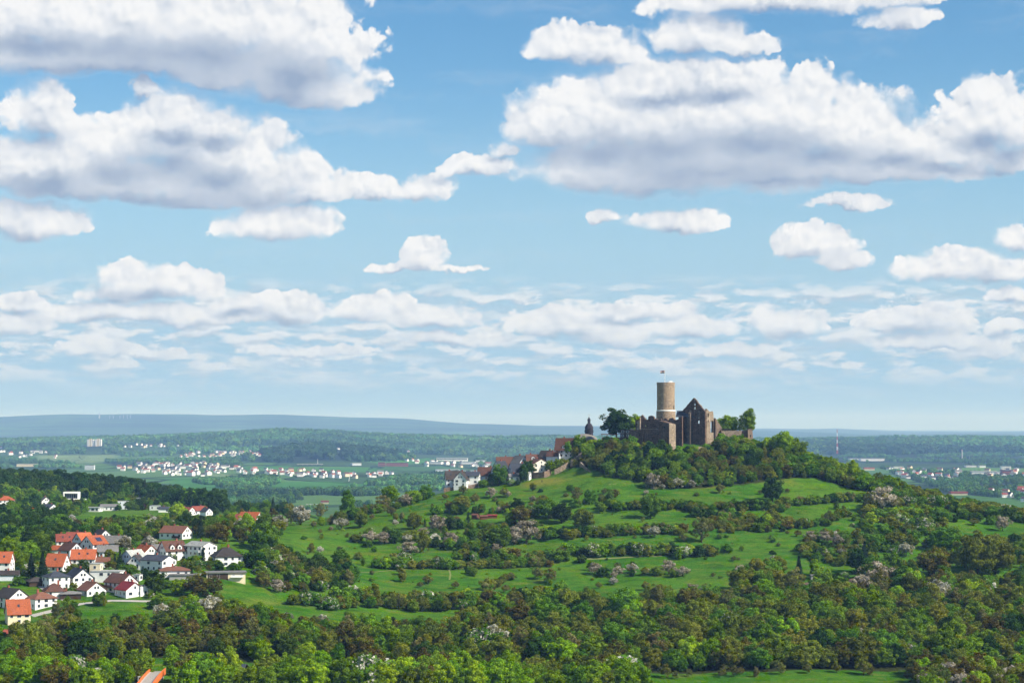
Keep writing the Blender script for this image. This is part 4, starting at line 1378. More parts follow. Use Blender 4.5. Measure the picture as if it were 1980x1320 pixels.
top = [(1363.8, 796), (1364.5, 791), (1368, 790), (1371, 792.5), (1373, 794.5), (1379, 795.5), (1382, 794.5), (1383, 800), (1383.4, 808)]
line = ragged([(sx(a), gz(c)) for a, c in top], RG, 1.0, 0.2)
outer = [(1.65, -7), (sx(1383.4), -4)] + [q for q in reversed(line) if q[0] > 1.66] + [(1.65, gz(796))]
holes = [rect(sx(1366.3) + 0.7, gz(805.5), 1.4, 2.3), rect(sx(1370.3) + 0.3, gz(806), 1.5, 2.5), rect(sx(1366.3) + 0.6, gz(816.5), 1.0, 1.6), rect(sx(1370.6), gz(816), 1.1, 1.5), arch(sx(1380), gz(836), 4.6, 8.0)]
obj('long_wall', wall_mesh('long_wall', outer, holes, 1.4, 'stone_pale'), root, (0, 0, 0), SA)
b = MB().box(0.5, sx(1383), 4.0, 4.6, -4, gz(806))
obj('inner_wall', b.mesh('inner_wall', ['stone_dark']), root, (0, 0, 0), SA)
# sloping pier at the right end
b = MB()
X = sx(1383.4)
b.extrude([(X + 0.02, -1.4, -4), (X + 0.02, -1.4, gz(808)), (X + 9.5, -1.4, gz(829)), (X + 9.5, -1.4, -4)], (0, 3.2, 0))
obj('sloping_pier', b.mesh('sloping_pier', ['stone_mid']), root, (0, 0, 0), SA)
b = MB()
b.extrude([(-20.5, 2, gz(806)), (-20.5, 10, gz(806)), (-20.5, 6, gz(793.5))], (13, 0, 0))
obj('slate_roof', b.mesh('slate_roof', ['roof_slate']), root, (0, 0, 0), -AL + 0.3)

# curtain wall with broken battlements
CY = 1262.0
cu = CY / FPX
B2 = rad(30)
c0 = at(1319, 866, CY)
root = thing('curtain_wall', 'dark castle curtain wall with broken battlements left of the hall', 'castle wall', c0)
X = lambda px: (px - 1319) * cu / math.cos(B2)
Z = lambda py: (866 - py) * cu
prof = [(1232, 812), (1236, 811), (1240, 812), (1241, 806), (1245, 801.5), (1248, 806), (1251, 811), (1256, 811), (1256.5, 805), (1262, 803), (1267, 806), (1268, 811), (1271, 808), (1273, 811), (1277, 811.5),
        (1279, 809), (1281, 812), (1285, 812), (1287, 808.5), (1290, 808), (1291.5, 812), (1295, 812), (1296, 808), (1302, 807), (1304, 811), (1308, 812), (1312, 810), (1316, 806), (1319, 804)]
line = ragged([(X(a), Z(c)) for a, c in prof], RG, 1.1, 0.18)
obj('battlement_wall', wall_mesh('battlement_wall', [(X(1232), -5), (0, -5)] + list(reversed(line)), [rect(X(1250.5), Z(824), 1.1, 0.9)], 1.5, 'stone_dark'), root, (0, 0, 0), -B2)
b = MB().extrude([(X(1237), -0.004, Z(831)), (X(1242) + 0.3, -0.004, Z(831)), (X(1242) + 0.3, -0.004, Z(806)), (X(1240), -0.004, Z(812)), (X(1237), -0.004, Z(815))], (0, -1.6, 0))
obj('pier', b.mesh('pier', ['stone_pale']), root, (0, 0, 0), -B2)
# lower terrace wall
c1 = at(1294, 868, 1254)
root = thing('terrace_wall', 'low dark terrace wall with a flat coping below the battlements', 'castle wall', c1)
X1 = lambda px: (px - 1294) * 1254 / FPX / math.cos(B2)
Z1 = lambda py: (868 - py) * 1254 / FPX
obj('wall', wall_mesh('wall', [(X1(1220), -4), (X1(1280), -4), (X1(1280), Z1(832)), (X1(1271), Z1(830.5)), (X1(1250), Z1(830)), (X1(1220), Z1(832))], [], 1.2, 'stone_dark'), root, (0, 0, 0), -B2)
b = MB().box(X1(1221), X1(1271), -0.25, 1.4, Z1(830) + 0.003, Z1(830) + 0.3)
obj('coping', b.mesh('coping', ['stone_pale']), root, (0, 0, 0), -B2)
for px in (1232, 1245, 1262):
    b = MB().box(X1(px) - 0.5, X1(px) + 0.5, -0.7, -0.003, -4, Z1(836))
    obj('buttress', b.mesh('buttress', ['stone_dark']), root, (0, 0, 0), -B2)
# bastion; its shaded and sunlit faces are painted in as dark and pale stone
c2 = at(1294, 866, 1250)
root = thing('bastion', 'square castle bastion with one shaded face and one sunlit face', 'castle wall', c2)
k2 = 1250 / FPX
AB = rad(40)
wl, wr = (1294 - 1276) * k2 / math.cos(AB), (1308 - 1294) * k2 / math.sin(AB)
h2 = (866 - 818) * k2
b = MB()
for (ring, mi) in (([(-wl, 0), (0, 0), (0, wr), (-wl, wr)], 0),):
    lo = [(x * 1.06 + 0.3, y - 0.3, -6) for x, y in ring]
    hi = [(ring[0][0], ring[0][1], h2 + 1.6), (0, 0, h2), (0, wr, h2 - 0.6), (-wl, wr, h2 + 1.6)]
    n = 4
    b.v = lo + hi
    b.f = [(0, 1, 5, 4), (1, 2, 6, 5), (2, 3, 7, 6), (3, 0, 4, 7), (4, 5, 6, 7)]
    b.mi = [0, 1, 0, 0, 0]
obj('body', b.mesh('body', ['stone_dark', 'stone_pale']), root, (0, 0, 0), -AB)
b = MB().box(-0.5, 0.5, -0.1, 0.3, 0, 1.1)
obj('embrasure', b.mesh('embrasure', ['dark_opening']), root, tuple(Matrix.Rotation(-AB, 3, 'Z') @ Vector((-wl * 0.45, -0.05, h2 - 3.2))), -AB)
# bare rock under the walls
for i, (px, py, sx_, sy_) in enumerate(((1312, 872, 5, 2.4), (1345, 868, 8, 2.6), (1330, 876, 5, 2.2), (1358, 870, 4, 2.2), (1262, 864, 6, 2.4))):
    p = at(px, py, 1246 if i != 4 else 1258)
    b = MB()
    n = 12
    for k, (rr, zz) in enumerate(((1.0, -3), (0.95, 0.0), (0.7, 1.0), (0.3, 1.5))):
        for j in range(n):
            a = 2 * math.pi * j / n
            q_ = RG.uniform(0.8, 1.15)
            b.v.append((sx_ * rr * q_ * math.cos(a), sy_ * rr * q_ * math.sin(a), zz + RG.uniform(-0.4, 0.4)))
    for k in range(3):
        for j in range(n):
            b.f.append((k * n + j, k * n + (j + 1) % n, (k + 1) * n + (j + 1) % n, (k + 1) * n + j))
            b.mi.append(0)
    b.f.append(tuple(3 * n + j for j in range(n)))
    b.mi.append(0)
    tag(obj('rock_outcrop', b.mesh('rock_outcrop', ['stone_rock']), None, p), ['bare rock outcrop below the bastion', 'long bare rock outcrop below the ruined hall', 'lowest bare rock outcrop between bushes under the castle',
        'small bare rock outcrop below the corner of the hall', 'bare rock outcrop below the terrace wall'][i], 'rock', 'rock outcrops under the castle')

# right hand wall and corner turret
c3 = at(1438, 848, 1272)
k3 = 1272 / FPX
root = thing('ward_wall', 'pale ruined ward wall with ragged top between hall and corner turret', 'castle wall', c3)
line = ragged([((a - 1438) * k3, (848 - c) * k3) for a, c in ((1394, 833), (1402, 832.5), (1410, 833), (1421, 832), (1430, 833), (1438, 832))], RG, 1.2, 0.22)
obj('wall', wall_mesh('wall', [((1394 - 1438) * k3, -5), (0, -5)] + list(reversed(line)), [], 1.0, 'stone_pale'), root, (0, 0, 0), 0.06)
b = MB().box((1396 - 1438) * k3, (1412 - 1438) * k3, 0.2, 3.5, (848 - 832) * k3 + 0.2, (848 - 829) * k3)
obj('shed_roof', b.mesh('shed_roof', ['roof_dark']), root)
c4 = at(1446.3, 862, 1262)
k4 = 1262 / FPX
root = thing('corner_turret', 'small square castle turret with a window at the right end of the walls', 'tower', c4)
AT = rad(42)
wl, wr = 10.5 * k4 / math.cos(AT), 11.5 * k4 / math.sin(AT)
hh = (862 - 832) * k4
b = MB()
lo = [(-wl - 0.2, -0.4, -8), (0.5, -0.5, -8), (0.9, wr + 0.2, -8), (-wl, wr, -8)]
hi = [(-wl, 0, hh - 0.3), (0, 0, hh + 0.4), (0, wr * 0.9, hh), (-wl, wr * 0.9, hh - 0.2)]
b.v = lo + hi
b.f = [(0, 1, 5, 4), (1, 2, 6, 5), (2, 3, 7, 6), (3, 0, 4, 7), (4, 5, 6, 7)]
b.mi = [0, 1, 0, 0, 0]  # sun on the right face put in as a lighter stone
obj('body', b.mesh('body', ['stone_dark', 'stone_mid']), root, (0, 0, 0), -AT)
b = MB()
for i in range(4):
    y = wr * (0.02 + 0.24 * i)
    b.box(-0.9, 0.02, y, y + wr * 0.13, hh + 0.1, hh + 0.9 + 0.2 * (i % 2))
obj('merlon', b.mesh('merlon', ['stone_mid']), root, (0, 0, 0), -AT)
b = MB().box(-0.2, 0.35, -0.5, 0.5, 0, 1.4)
obj('window', b.mesh('window', ['dark_opening']), root, tuple(Matrix.Rotation(-AT, 3, 'Z') @ Vector((0.0, wr * 0.5, hh - 4.2))), -AT)

# church: rounded apse roof and a dark lantern turret
c5 = at(1135, 862, 1305)
k5 = 1305 / FPX
root = thing('church', 'small castle church with a rounded pale roof and a dark lantern turret', 'church', c5)
b = MB().lathe([(9.6, -8), (9.6, 1.6)], 28)
obj('nave_wall', b.mesh('nave_wall', ['stone_pale']), root, (-1.6, 0, 0))
b = MB().lathe([(9.9, 1.61), (9.5, 3.2), (8.4, 5.2), (6.6, 6.9), (3.6, 8.1), (0.2, 8.5)], 28)
obj('roof', b.mesh('roof', ['roof_apse']), root, (-1.6, 0, 0))
zt5 = (862 - 838.5) * k5
b = MB().lathe([(2.95, zt5 - 2), (2.95, zt5 + 3.7)], 8)
tur = obj('lantern_turret', b.mesh('lantern_turret', ['roof_churchslate']), root, (1.4, 0, 0), 0.39)
b = MB().lathe([(3.2, zt5 + 3.71), (2.9, zt5 + 4.8), (1.9, zt5 + 6.6), (1.05, zt5 + 7.2), (1.05, zt5 + 9.2)], 8)
obj('cap', b.mesh('cap', ['roof_churchslate']), tur)
b = MB().lathe([(1.25, zt5 + 9.21), (1.2, zt5 + 9.7), (0.6, zt5 + 10.6), (0.12, zt5 + 11.6)], 8)
obj('onion', b.mesh('onion', ['roof_churchslate']), tur)
b = MB().box(-0.06, 0.06, -0.06, 0.06, zt5 + 11.5, zt5 + 13.6).box(-0.45, 0.45, -0.05, 0.05, zt5 + 12.7, zt5 + 12.85)
obj('cross', b.mesh('cross', ['metal_grey']), tur)
b = MB()
for k in range(8):
    a = math.pi * 2 * (k + 0.5) / 8
    b.box(2.74 * math.cos(a) - 0.25, 2.74 * math.cos(a) + 0.25, 2.74 * math.sin(a) - 0.25, 2.74 * math.sin(a) + 0.25, zt5 + 0.8, zt5 + 2.6)
obj('louvre', b.mesh('louvre', ['dark_opening']), tur)

# low service building and terrace between church and castle
house(1212, 846, 7, 6, 5.2, 1.2, -25, 'dark', 'wood', 'small dark outbuilding against the left end of the castle wall', kind='flat', group=None, Y=1275, cat='outbuilding', name='outbuilding', sink=6)
c6 = at(1184, 852, 1280)
root = thing('terrace_shelter', 'low open terrace shelter with a thin flat roof beside the castle lime trees', 'shelter', c6)
k6 = 1280 / FPX
b = MB().box(-21 * k6, 20 * k6, 0, 5, (852 - 840) * k6, (852 - 838.6) * k6)
obj('roof', b.mesh('roof', ['timber']), root, (0, 0, 0), 0.03)
b = MB().box(-20 * k6, 19 * k6, 0.8, 1.4, -5, (852 - 845) * k6)
obj('parapet', b.mesh('parapet', ['stone_dark']), root)
for i in range(5):
    x = (-20 + 9.6 * i) * k6
    b = MB().box(x - 0.15, x + 0.15, 0.3, 0.6, -4, (852 - 840) * k6 - 0.003)
    obj('post', b.mesh('post', ['stone_mid']), root)


# rubble walls on the slope
def rubble(name, label, pts, h, thick, mat, Y=None, group='rubble walls below the old village', jag=0.5, drop=2.5, steps=0.0):
    """free-standing masonry following ground points given as photograph pixels"""
    w = [at(px, py, yy) for px, py, yy in pts]
    o = w[0]
    mb = MB()
    rng = random.Random(int(pts[0][0]))
    P = []
    for a, c in zip(w[:-1], w[1:]):
        k = max(1, int((c - a).length / 1.1))
        for i in range(k):
            P.append(a.lerp(c, i / k))
    P.append(w[-1])
    for i, q in enumerate(P):
        a, c = P[max(i - 1, 0)], P[min(i + 1, len(P) - 1)]
        d = Vector((c.x - a.x, c.y - a.y, 0)).normalized()
        nrm = Vector((d.y, -d.x, 0)) * thick / 2
        f = i / (len(P) - 1)
        hh_ = (h if not callable(h) else h(f)) + rng.uniform(-jag, jag) * 0.5
        for s_, z_ in ((1, -drop), (1, hh_), (-1, hh_), (-1, -drop)):
            v = q + nrm * s_ * (1.15 if z_ < 0 else 1.0) - o
            mb.v.append((v.x, v.y, v.z + z_))
    for i in range(len(P) - 1):
        for k in range(4):
            mb.f.append((4 * i + k, 4 * i + (k + 1) % 4, 4 * i + 4 + (k + 1) % 4, 4 * i + 4 + k))
            mb.mi.append(0)
    mb.f += [(0, 1, 2, 3), tuple(4 * (len(P) - 1) + k for k in (3, 2, 1, 0))]
    mb.mi += [0, 0]
    r = obj(name, mb.mesh(name, [mat]), None, o)
    tag(r, label, 'wall', group)
    return r


rubble('retaining_wall', 'curved dark rubble retaining wall below the cream gabled house', [(1022, 927, 1262), (1040, 926, 1256), (1052, 925, 1254), (1060, 922, 1258), (1064, 917, 1266)], 4.4, 1.2, 'stone_mid')
rubble('retaining_wall', 'pale slanting stone wall right of the cream gabled house', [(1072, 915, 1262), (1084, 911, 1262), (1098, 905, 1264)], lambda f: 2.6 + 1.6 * f, 1.2, 'stone_pale')
rubble('ruin_wall', 'tall broken ruin wall stepping up the slope towards the church', [(1104, 908, 1262), (1112, 900, 1264), (1124, 895, 1268), (1134, 886, 1274), (1143, 878, 1280)], lambda f: 6.2 - 1.0 * math.sin(f * 9), 1.5, 'stone_pale', jag=1.2)
rubble('ruin_wall', 'old ruin wall corner under the ivy right of the tall broken wall', [(1143, 878, 1280), (1150, 872, 1284), (1156, 866, 1288)], 4.0, 1.3, 'stone_dark', jag=1.0)
rubble('drystone_wall', 'drystone wall running diagonally down the meadow edge', [(1122, 897, 1252), (1132, 907, 1240), (1142, 917, 1230), (1151, 926, 1222)], 1.5, 1.0, 'stone_pale', jag=0.6)
rubble('retaining_wall', 'low dark retaining wall in the bushes under the castle slope', [(1152, 922, 1226), (1170, 919, 1226), (1190, 919, 1226)], 2.6, 1.0, 'stone_dark')
rubble('garden_wall', 'long low garden wall below the white gable at the left of the old village', [(858, 949, 1249), (880, 947, 1250), (905, 944, 1251), (925, 940, 1254)], 2.2, 0.8, 'stone_mid')
rubble('garden_wall', 'shaded garden wall under the slate-roofed house of the old village', [(980, 932, 1254), (1000, 930, 1256), (1022, 928, 1258)], 2.0, 0.8, 'stone_dark')
rubble('garden_wall', 'short low brick coloured wall at the foot of the castle wood', [(1164, 941, 1206), (1180, 939, 1206), (1200, 938, 1206)], 1.4, 0.8, 'stone_pale')
rubble('terrace_bank', 'upper reddish stone terrace wall of the hillside garden', [(1540, 1134, 968), (1565, 1131, 970), (1592, 1127, 974)], 1.6, 0.9, 'stone_mid', group='terrace walls of the hillside garden')
rubble('terrace_bank', 'lower reddish stone terrace wall of the hillside garden', [(1598, 1133, 962), (1625, 1128, 966), (1652, 1123, 970)], 1.6, 0.9, 'stone_dark', group='terrace walls of the hillside garden')


def small_hut(px, py, L, W, h, rh, yaw, roof, wall, label, open_front=False):
    p = hit1(px, py)
    KEEP.append((p.x, p.y - 2, L * 0.55))
    KEEP.append((p.x, p.y + W * 0.4, L * 0.6))
    root = thing('garden_hut', label, 'hut', p, rad(yaw), 'small huts in gardens and fields')
    b = MB()
    if open_front:
        b.box(-L / 2, L / 2, W - 0.2, W, -1, h).box(-L / 2, -L / 2 + 0.2, 0, W - 0.203, -1, h).box(L / 2 - 0.2, L / 2, 0, W - 0.203, -1, h)
        for i in range(1, 4):
            x = -L / 2 + L * i / 4
            b.box(x - 0.1, x + 0.1, 0.05, 0.25, -1, h)
    else:
        b.box(-L / 2, L / 2, 0, W, -1, h)
        b.box(-0.5, 0.5, -0.05, -0.003, 0, 1.9)
    obj('wall', b.mesh('wall', [wall]), root)
    b = MB()
    for s_ in (-1, 1):
        y0, y1 = W / 2, W / 2 + s_ * (W / 2 + 0.4)
        b.extrude([(-L / 2 - 0.3, y0, h + rh), (-L / 2 - 0.3, y1, h - 0.1), (-L / 2 - 0.3, y1, h + 0.05), (-L / 2 - 0.3, y0, h + rh + 0.15)], (L + 0.6, 0, 0))
    obj('roof', b.mesh('roof', ['roof_' + roof]), root)
    return root


small_hut(917, 1003, 3.6, 3, 2.4, 0.7, -30, 'rust', 'timber', 'reddish brown wooden hut in the hillside orchard')
small_hut(936, 1004, 4.2, 3, 1.8, 0.6, 10, 'rust', 'timber', 'low hut with a pale reddish roof right of the brown orchard hut')
small_hut(952, 1002, 5.4, 3, 1.7, 0.5, 4, 'maroon', 'timber', 'long low dark red hut at the right of the orchard garden')
small_hut(1578, 1121, 5.0, 3.5, 1.9, 0.5, 8, 'grey', 'wall_concrete', 'pale grey glasshouse roof in the hillside garden among conifers')
small_hut(453, 1306, 7.6, 5, 2.6, 1.5, -12, 'slate', 'wall_wood', 'open dark field barn with slate roof at the bottom of the view', True)

# road bridge at the lower edge
p0, p1 = at(283, 1322, 680), at(305, 1298.5, 713)
d = (p1 - p0)
d.z = 0
d.normalize()
nrm = Vector((d.y, -d.x, 0))
root = thing('road_bridge', 'narrow road bridge with orange parapets at the bottom of the view', 'bridge', p0)
L_ = 46.0
slope = (p1.z - p0.z) / (p1 - p0).length
b = MB()
hw = 2.5


def ribbon(name, mat, o0, o1, z0, z1, s0=-14.0, s1=34.0, n=8):
    mb = MB()
    for i in range(n + 1):
        s_ = s0 + (s1 - s0) * i / n
        zc = slope * s_ - 0.0011 * (s_ - 20) ** 2 + 0.44
        for o_, z_ in ((o0, z0), (o1, z0), (o1, z1), (o0, z1)):
            v = d * s_ + nrm * o_
            mb.v.append((v.x, v.y, zc + z_))
    for i in range(n):
        for k in range(4):
            mb.f.append((4 * i + k, 4 * i + (k + 1) % 4, 4 * i + 4 + (k + 1) % 4, 4 * i + 4 + k))
            mb.mi.append(0)
    mb.f += [(0, 1, 2, 3), (4 * n + 3, 4 * n + 2, 4 * n + 1, 4 * n)]
    mb.mi += [0, 0]
    return obj(name, mb.mesh(name, [mat]), root)


ribbon('deck', 'asphalt', -hw, hw, -0.9, 0.0)
for s_ in (-1, 1):
    ribbon('parapet', 'orange_paint', s_ * hw + 0.003 * s_, s_ * (hw + 0.35), -1.1, 1.15)
ribbon('kerb', 'concrete', -hw + 0.01, -hw + 0.45, 0.003, 0.15)
for q_ in (-6, 14, 32):
    v = d * q_
    b = MB().box(-2.2, 2.2, -0.6, 0.6, -14, slope * q_ - 0.95)
    obj('pier', b.mesh('pier', ['concrete']), root, (v.x, v.y, 0), math.atan2(d.y, d.x) + math.pi / 2)
for q_ in (-10, 0, 10, 20, 30):
    v = p0 + d * q_
    KEEP.append((v.x, v.y, 4.0))
    KEEP.append((v.x - 1, v.y - 8, 4.5))
    v = v + nrm * 4.5
    KEEP.append((v.x, v.y - 3, 4.5))
# road going on behind the bridge
# street lamp by the bridge
pl = at(267, 1322, 684)
root = thing('street_lamp', 'thin grey street lamp beside the orange bridge', 'street lamp', pl)
obj('pole', MB().tube((0, 0, -2), (0, 0, 2.6), 0.10, 0.07, 6).mesh('pole', ['white_paint']), root)
obj('lamp_head', MB().box(-0.1, 0.8, -0.14, 0.14, 2.6, 2.75).mesh('lamp_head', ['white_paint']), root)
# curved farm track beside the barn
tr = hit(np.array([452, 462, 474, 484, 490.]), np.array([1321, 1316.5, 1314.5, 1317, 1322.]))
mb = MB()
for i, q_ in enumerate(tr):
    a, c = tr[max(i - 1, 0)], tr[min(i + 1, len(tr) - 1)]
    dd = Vector((c[0] - a[0], c[1] - a[1], 0)).normalized()
    nn = Vector((dd.y, -dd.x, 0)) * 1.7
    for s_ in (-1, 1):
        x, y = q_[0] + nn.x * s_, q_[1] + nn.y * s_
        mb.v.append((x, y, float(ground(x, y)) + 0.12))
for i in range(len(tr) - 1):
    mb.f.append((2 * i, 2 * i + 1, 2 * i + 3, 2 * i + 2))
    mb.mi.append(0)
tag(obj('road', mb.mesh('road', ['asphalt'])), kind='structure')
KEEP.append((float(tr[2][0]), float(tr[2][1]) - 3, 6))


# walking tracks on the hill: narrow pale ribbons lying on the turf
def track(pts, w, mat, name='path'):
    q = hit(np.array([a for a, _ in pts], float), np.array([c for _, c in pts], float))
    P = []
    for a, c in zip(q[:-1], q[1:]):
        k = max(1, int(np.linalg.norm(c - a) / 4))
        for i in range(k):
            P.append(a + (c - a) * i / k)
    P.append(q[-1])
    mb = MB()
    for i, v in enumerate(P):
        a, c = P[max(i - 1, 0)], P[min(i + 1, len(P) - 1)]
        dd = Vector((c[0] - a[0], c[1] - a[1], 0)).normalized()
        nn = Vector((dd.y, -dd.x, 0)) * w / 2
        for s_ in (-1, 1):
            x, y = v[0] + nn.x * s_, v[1] + nn.y * s_
            mb.v.append((x, y, float(ground(x, y)) + 0.10))
    for i in range(len(P) - 1):
        mb.f.append((2 * i, 2 * i + 1, 2 * i + 3, 2 * i + 2))
        mb.mi.append(0)
    return tag(obj(name, mb.mesh(name, [mat])), kind='structure')


plain_mat('dry_grass', (0.15, 0.17, 0.055), 0.2, 0.3)
track([(1135, 1079), (1180, 1078), (1230, 1076), (1280, 1075)], 1.6, 'dry_grass')
track([(860, 1093), (868, 1100), (871, 1110), (869, 1121)], 0.9, 'dry_grass')
track([(690, 1106), (740, 1103), (800, 1098)], 1.2, 'dry_grass')
track([(1340, 1163), (1380, 1160), (1418, 1158)], 1.0, 'dry_grass')

# village lanes
for lane in ([(62, 1192), (100, 1183), (160, 1167), (215, 1161), (292, 1163)], [(292, 1128), (345, 1127), (400, 1130)], [(176, 1110), (230, 1113), (300, 1111)], [(66, 1120), (100, 1145), (128, 1160)]):
    track(lane, 3.6, 'asphalt', 'road')
    q = hit(np.array([a for a, _ in lane], float), np.array([c for _, c in lane], float))
    for a, c in zip(q[:-1], q[1:]):
        for f in np.linspace(0, 1, 5):
            KEEP.append((a[0] + (c[0] - a[0]) * f, a[1] + (c[1] - a[1]) * f - 1.0, 2.4))

# walker on the mown patch below the retaining wall
pw = hit1(1048, 932)
root_m = bpy.data.meshes.new('person')
VX = [(0, 0, 0.92), (0, 0, 1.15), (0.02, 0, 1.42), (0.05, 0.0, 1.56), (0.07, 0, 1.68), (-0.1, 0, 0.86), (-0.16, 0.02, 0.48), (-0.12, 0.05, 0.05), (0.1, 0, 0.86), (0.2, -0.04, 0.48), (0.26, -0.02, 0.05), (-0.2, 0, 1.40), (-0.26, -0.05, 1.1),
      (-0.2, -0.2, 0.92), (0.22, 0, 1.40), (0.3, 0.06, 1.12), (0.32, -0.1, 0.9), (-0.1, -0.15, 0.03), (0.28, -0.2, 0.03)]
ED = [(0, 1), (1, 2), (2, 3), (3, 4), (0, 5), (5, 6), (6, 7), (0, 8), (8, 9), (9, 10), (2, 11), (11, 12), (12, 13), (2, 14), (14, 15), (15, 16), (7, 17), (10, 18)]
RD = [.17, .16, .17, .07, .11, .11, .075, .055, .11, .075, .055, .08, .055, .04, .08, .055, .04, .04, .04]
root_m.from_pydata(VX, ED, [])
po = tag(obj('person', root_m, None, pw), 'tiny dark-clothed walker on the yellow patch below the retaining wall', 'person')
root_m.materials.append(MATS['cloth_dark'])
sk = po.modifiers.new('skin', 'SKIN')
for i, r_ in enumerate(RD):
    root_m.skin_vertices[0].data[i].radius = (r_, r_)
root_m.skin_vertices[0].data[0].use_root = True
ss_ = po.modifiers.new('smooth', 'SUBSURF')
ss_.levels = ss_.render_levels = 1


# ------------------------------------------------------------------ trees and shrubs
def quads_from(centres, normals, sizes, rng, aspect=1.0):
    """one small leaf-spray quad per centre, roughly facing its normal"""
    n = len(centres)
    a = rng.normal(size=(n, 3))
    u = np.cross(normals, a)
    u /= np.linalg.norm(u, axis=1, keepdims=True) + 1e-9
    w = np.cross(normals, u)
    su = sizes[:, None] * 0.5
    sv = sizes[:, None] * 0.5 * aspect
    bend = normals * (sizes[:, None] * rng.uniform(-0.18, 0.18, (n, 1)))
    v = np.stack([centres - u * su, centres - w * sv + bend, centres + u * su, centres + w * sv + bend], 1)
    return v.reshape(-1, 3), np.arange(4 * n).reshape(n, 4)


def unit(v):
    return v / (np.linalg.norm(v, axis=1, keepdims=True) + 1e-9)


def crown_cloud(seed, shape):
    """points, normals, sizes and clump ids of a crown; tree about 10 high, shrub about 4 high"""
    rng = np.random.default_rng(seed)
    if shape == 'conifer':
        n = 2300
        H, Rr = 12.0, 2.9
        h = rng.random(n) ** 0.75
        lev = np.floor(h * 15) / 15
        rad_ = Rr * (1 - h) * (1.0 - 0.42 * ((h * 15) % 1.0)) + 0.12
        ph = rng.random(n) * 2 * np.pi
        lobes = 1 + 0.25 * np.sin(ph * 5 + lev * 40) + 0.15 * np.sin(ph * 9 + lev * 90)
        rr = rad_ * lobes * rng.uniform(0.55, 1.05, n)
        c = np.stack([rr * np.cos(ph), rr * np.sin(ph), 0.7 + h * (H - 0.8) - rr * 0.18], 1)
        nm = unit(np.stack([np.cos(ph) * 0.5, np.sin(ph) * 0.5, np.full(n, 0.8)], 1) + rng.normal(size=(n, 3)) * 0.4)
        return c, nm, rng.uniform(0.4, 0.75, n), (lev * 15).astype(int)
    P = dict(
        round=(58, 74, (4.3, 4.3, 4.3), 5.0, (0.19, 0.33), 0.62, (0.42, 0.78)),
        broad=(74, 70, (5.4, 5.0, 4.0), 4.9, (0.16, 0.29), 0.62, (0.42, 0.78)),
        tall=(60, 70, (3.1, 3.1, 5.4), 5.9, (0.22, 0.35), 0.58, (0.42, 0.74)),
        airy=(44, 56, (4.0, 4.0, 3.9), 5.4, (0.15, 0.27), 0.66, (0.32, 0.60)),
        orchard=(32, 66, (3.1, 3.0, 2.2), 3.3, (0.22, 0.36), 0.55, (0.28, 0.54)),
        shrub=(28, 74, (2.7, 2.4, 1.7), 1.7, (0.25, 0.40), 0.52, (0.32, 0.60)),
        bush=(22, 70, (2.0, 1.9, 1.9), 1.9, (0.28, 0.43), 0.48, (0.32, 0.58)),
    )[shape]
    K, nf, (rx, ry, rz), zc, (cr0, cr1), inn, (s0, s1) = P
    # evenly strewn boughs, shaken
    i = np.arange(K) + 0.5
    zz_ = np.clip(1 - 2 * i / K + 0.08, -0.98, 1)
    ph = i * 2.399963 + seed
    d = unit(np.stack([np.sqrt(np.maximum(1 - zz_ ** 2, 0)) * np.cos(ph), np.sqrt(np.maximum(1 - zz_ ** 2, 0)) * np.sin(ph), zz_], 1) + rng.normal(size=(K, 3)) * 0.22)
    aa = np.arctan2(d[:, 1], d[:, 0])
    lob = 1 + 0.15 * np.sin(3 * aa + seed) + 0.10 * np.sin(5 * aa - seed * 2) + 0.12 * np.sin(4 * d[:, 2] * 2 + 2 * aa + seed) + rng.uniform(-0.16, 0.12, K)
    rr = (inn + (0.92 - inn) * rng.random(K) ** 0.6) * lob
    cc = d * rr[:, None] * np.array([rx, ry, rz]) + np.array([0, 0, zc])
    cr = rng.uniform(cr0, cr1, K) * (rx + ry + rz) / 3
    pts, nms, szs, ids = [], [], [], []
    for k in range(K):
        m = int(nf * rng.uniform(0.75, 1.25))
        q = unit(rng.normal(size=(m, 3)) + d[k] * 0.35)
        f = cr[k] * rng.uniform(0.6, 1.08, m)
        pts.append(cc[k] + q * f[:, None] * np.array([1.1, 1.1, 0.85]))
        nms.append(unit(q + rng.normal(size=(m, 3)) * 0.5))
        szs.append(rng.uniform(s0, s1, m))
        ids.append(np.full(m, k))
    # inner leaves close the crown
    m = 60 if shape == 'airy' else 240
    q = unit(rng.normal(size=(m, 3)))
    pts.append(q * (rng.random((m, 1)) ** 0.4) * 0.62 * np.array([rx, ry, rz]) + np.array([0, 0, zc]))
    nms.append(unit(rng.normal(size=(m, 3))))
    szs.append(rng.uniform(1.6, 2.6, m) * s1)
    ids.append(rng.integers(0, K, m))
    p = np.concatenate(pts)
    p[:, 2] = np.maximum(p[:, 2], 0.15)
    return p, np.concatenate(nms), np.concatenate(szs), np.concatenate(ids)


def crown_mesh(seed, shape, mats, mixf=0.0):
    c, nm, s, ids = crown_cloud(seed, shape)
    rng = np.random.default_rng(seed + 900)
    v, f = quads_from(c, nm, s, rng, 0.8)
    kt = rng.random(ids.max() + 1)
    tint = np.clip(0.62 * kt[ids] + 0.38 * rng.random(len(ids)) - 0.02, 0, 1)
    mi = None
    if len(mats) > 1:
        kk = rng.random(ids.max() + 1)
        mi = (np.clip(kk[ids] * 0.8 + rng.random(len(ids)) * 0.6 - 0.2, 0, 1) < mixf).astype(np.int32)
    return mesh_np('crown', v, f, mats, mi, tint=tint)


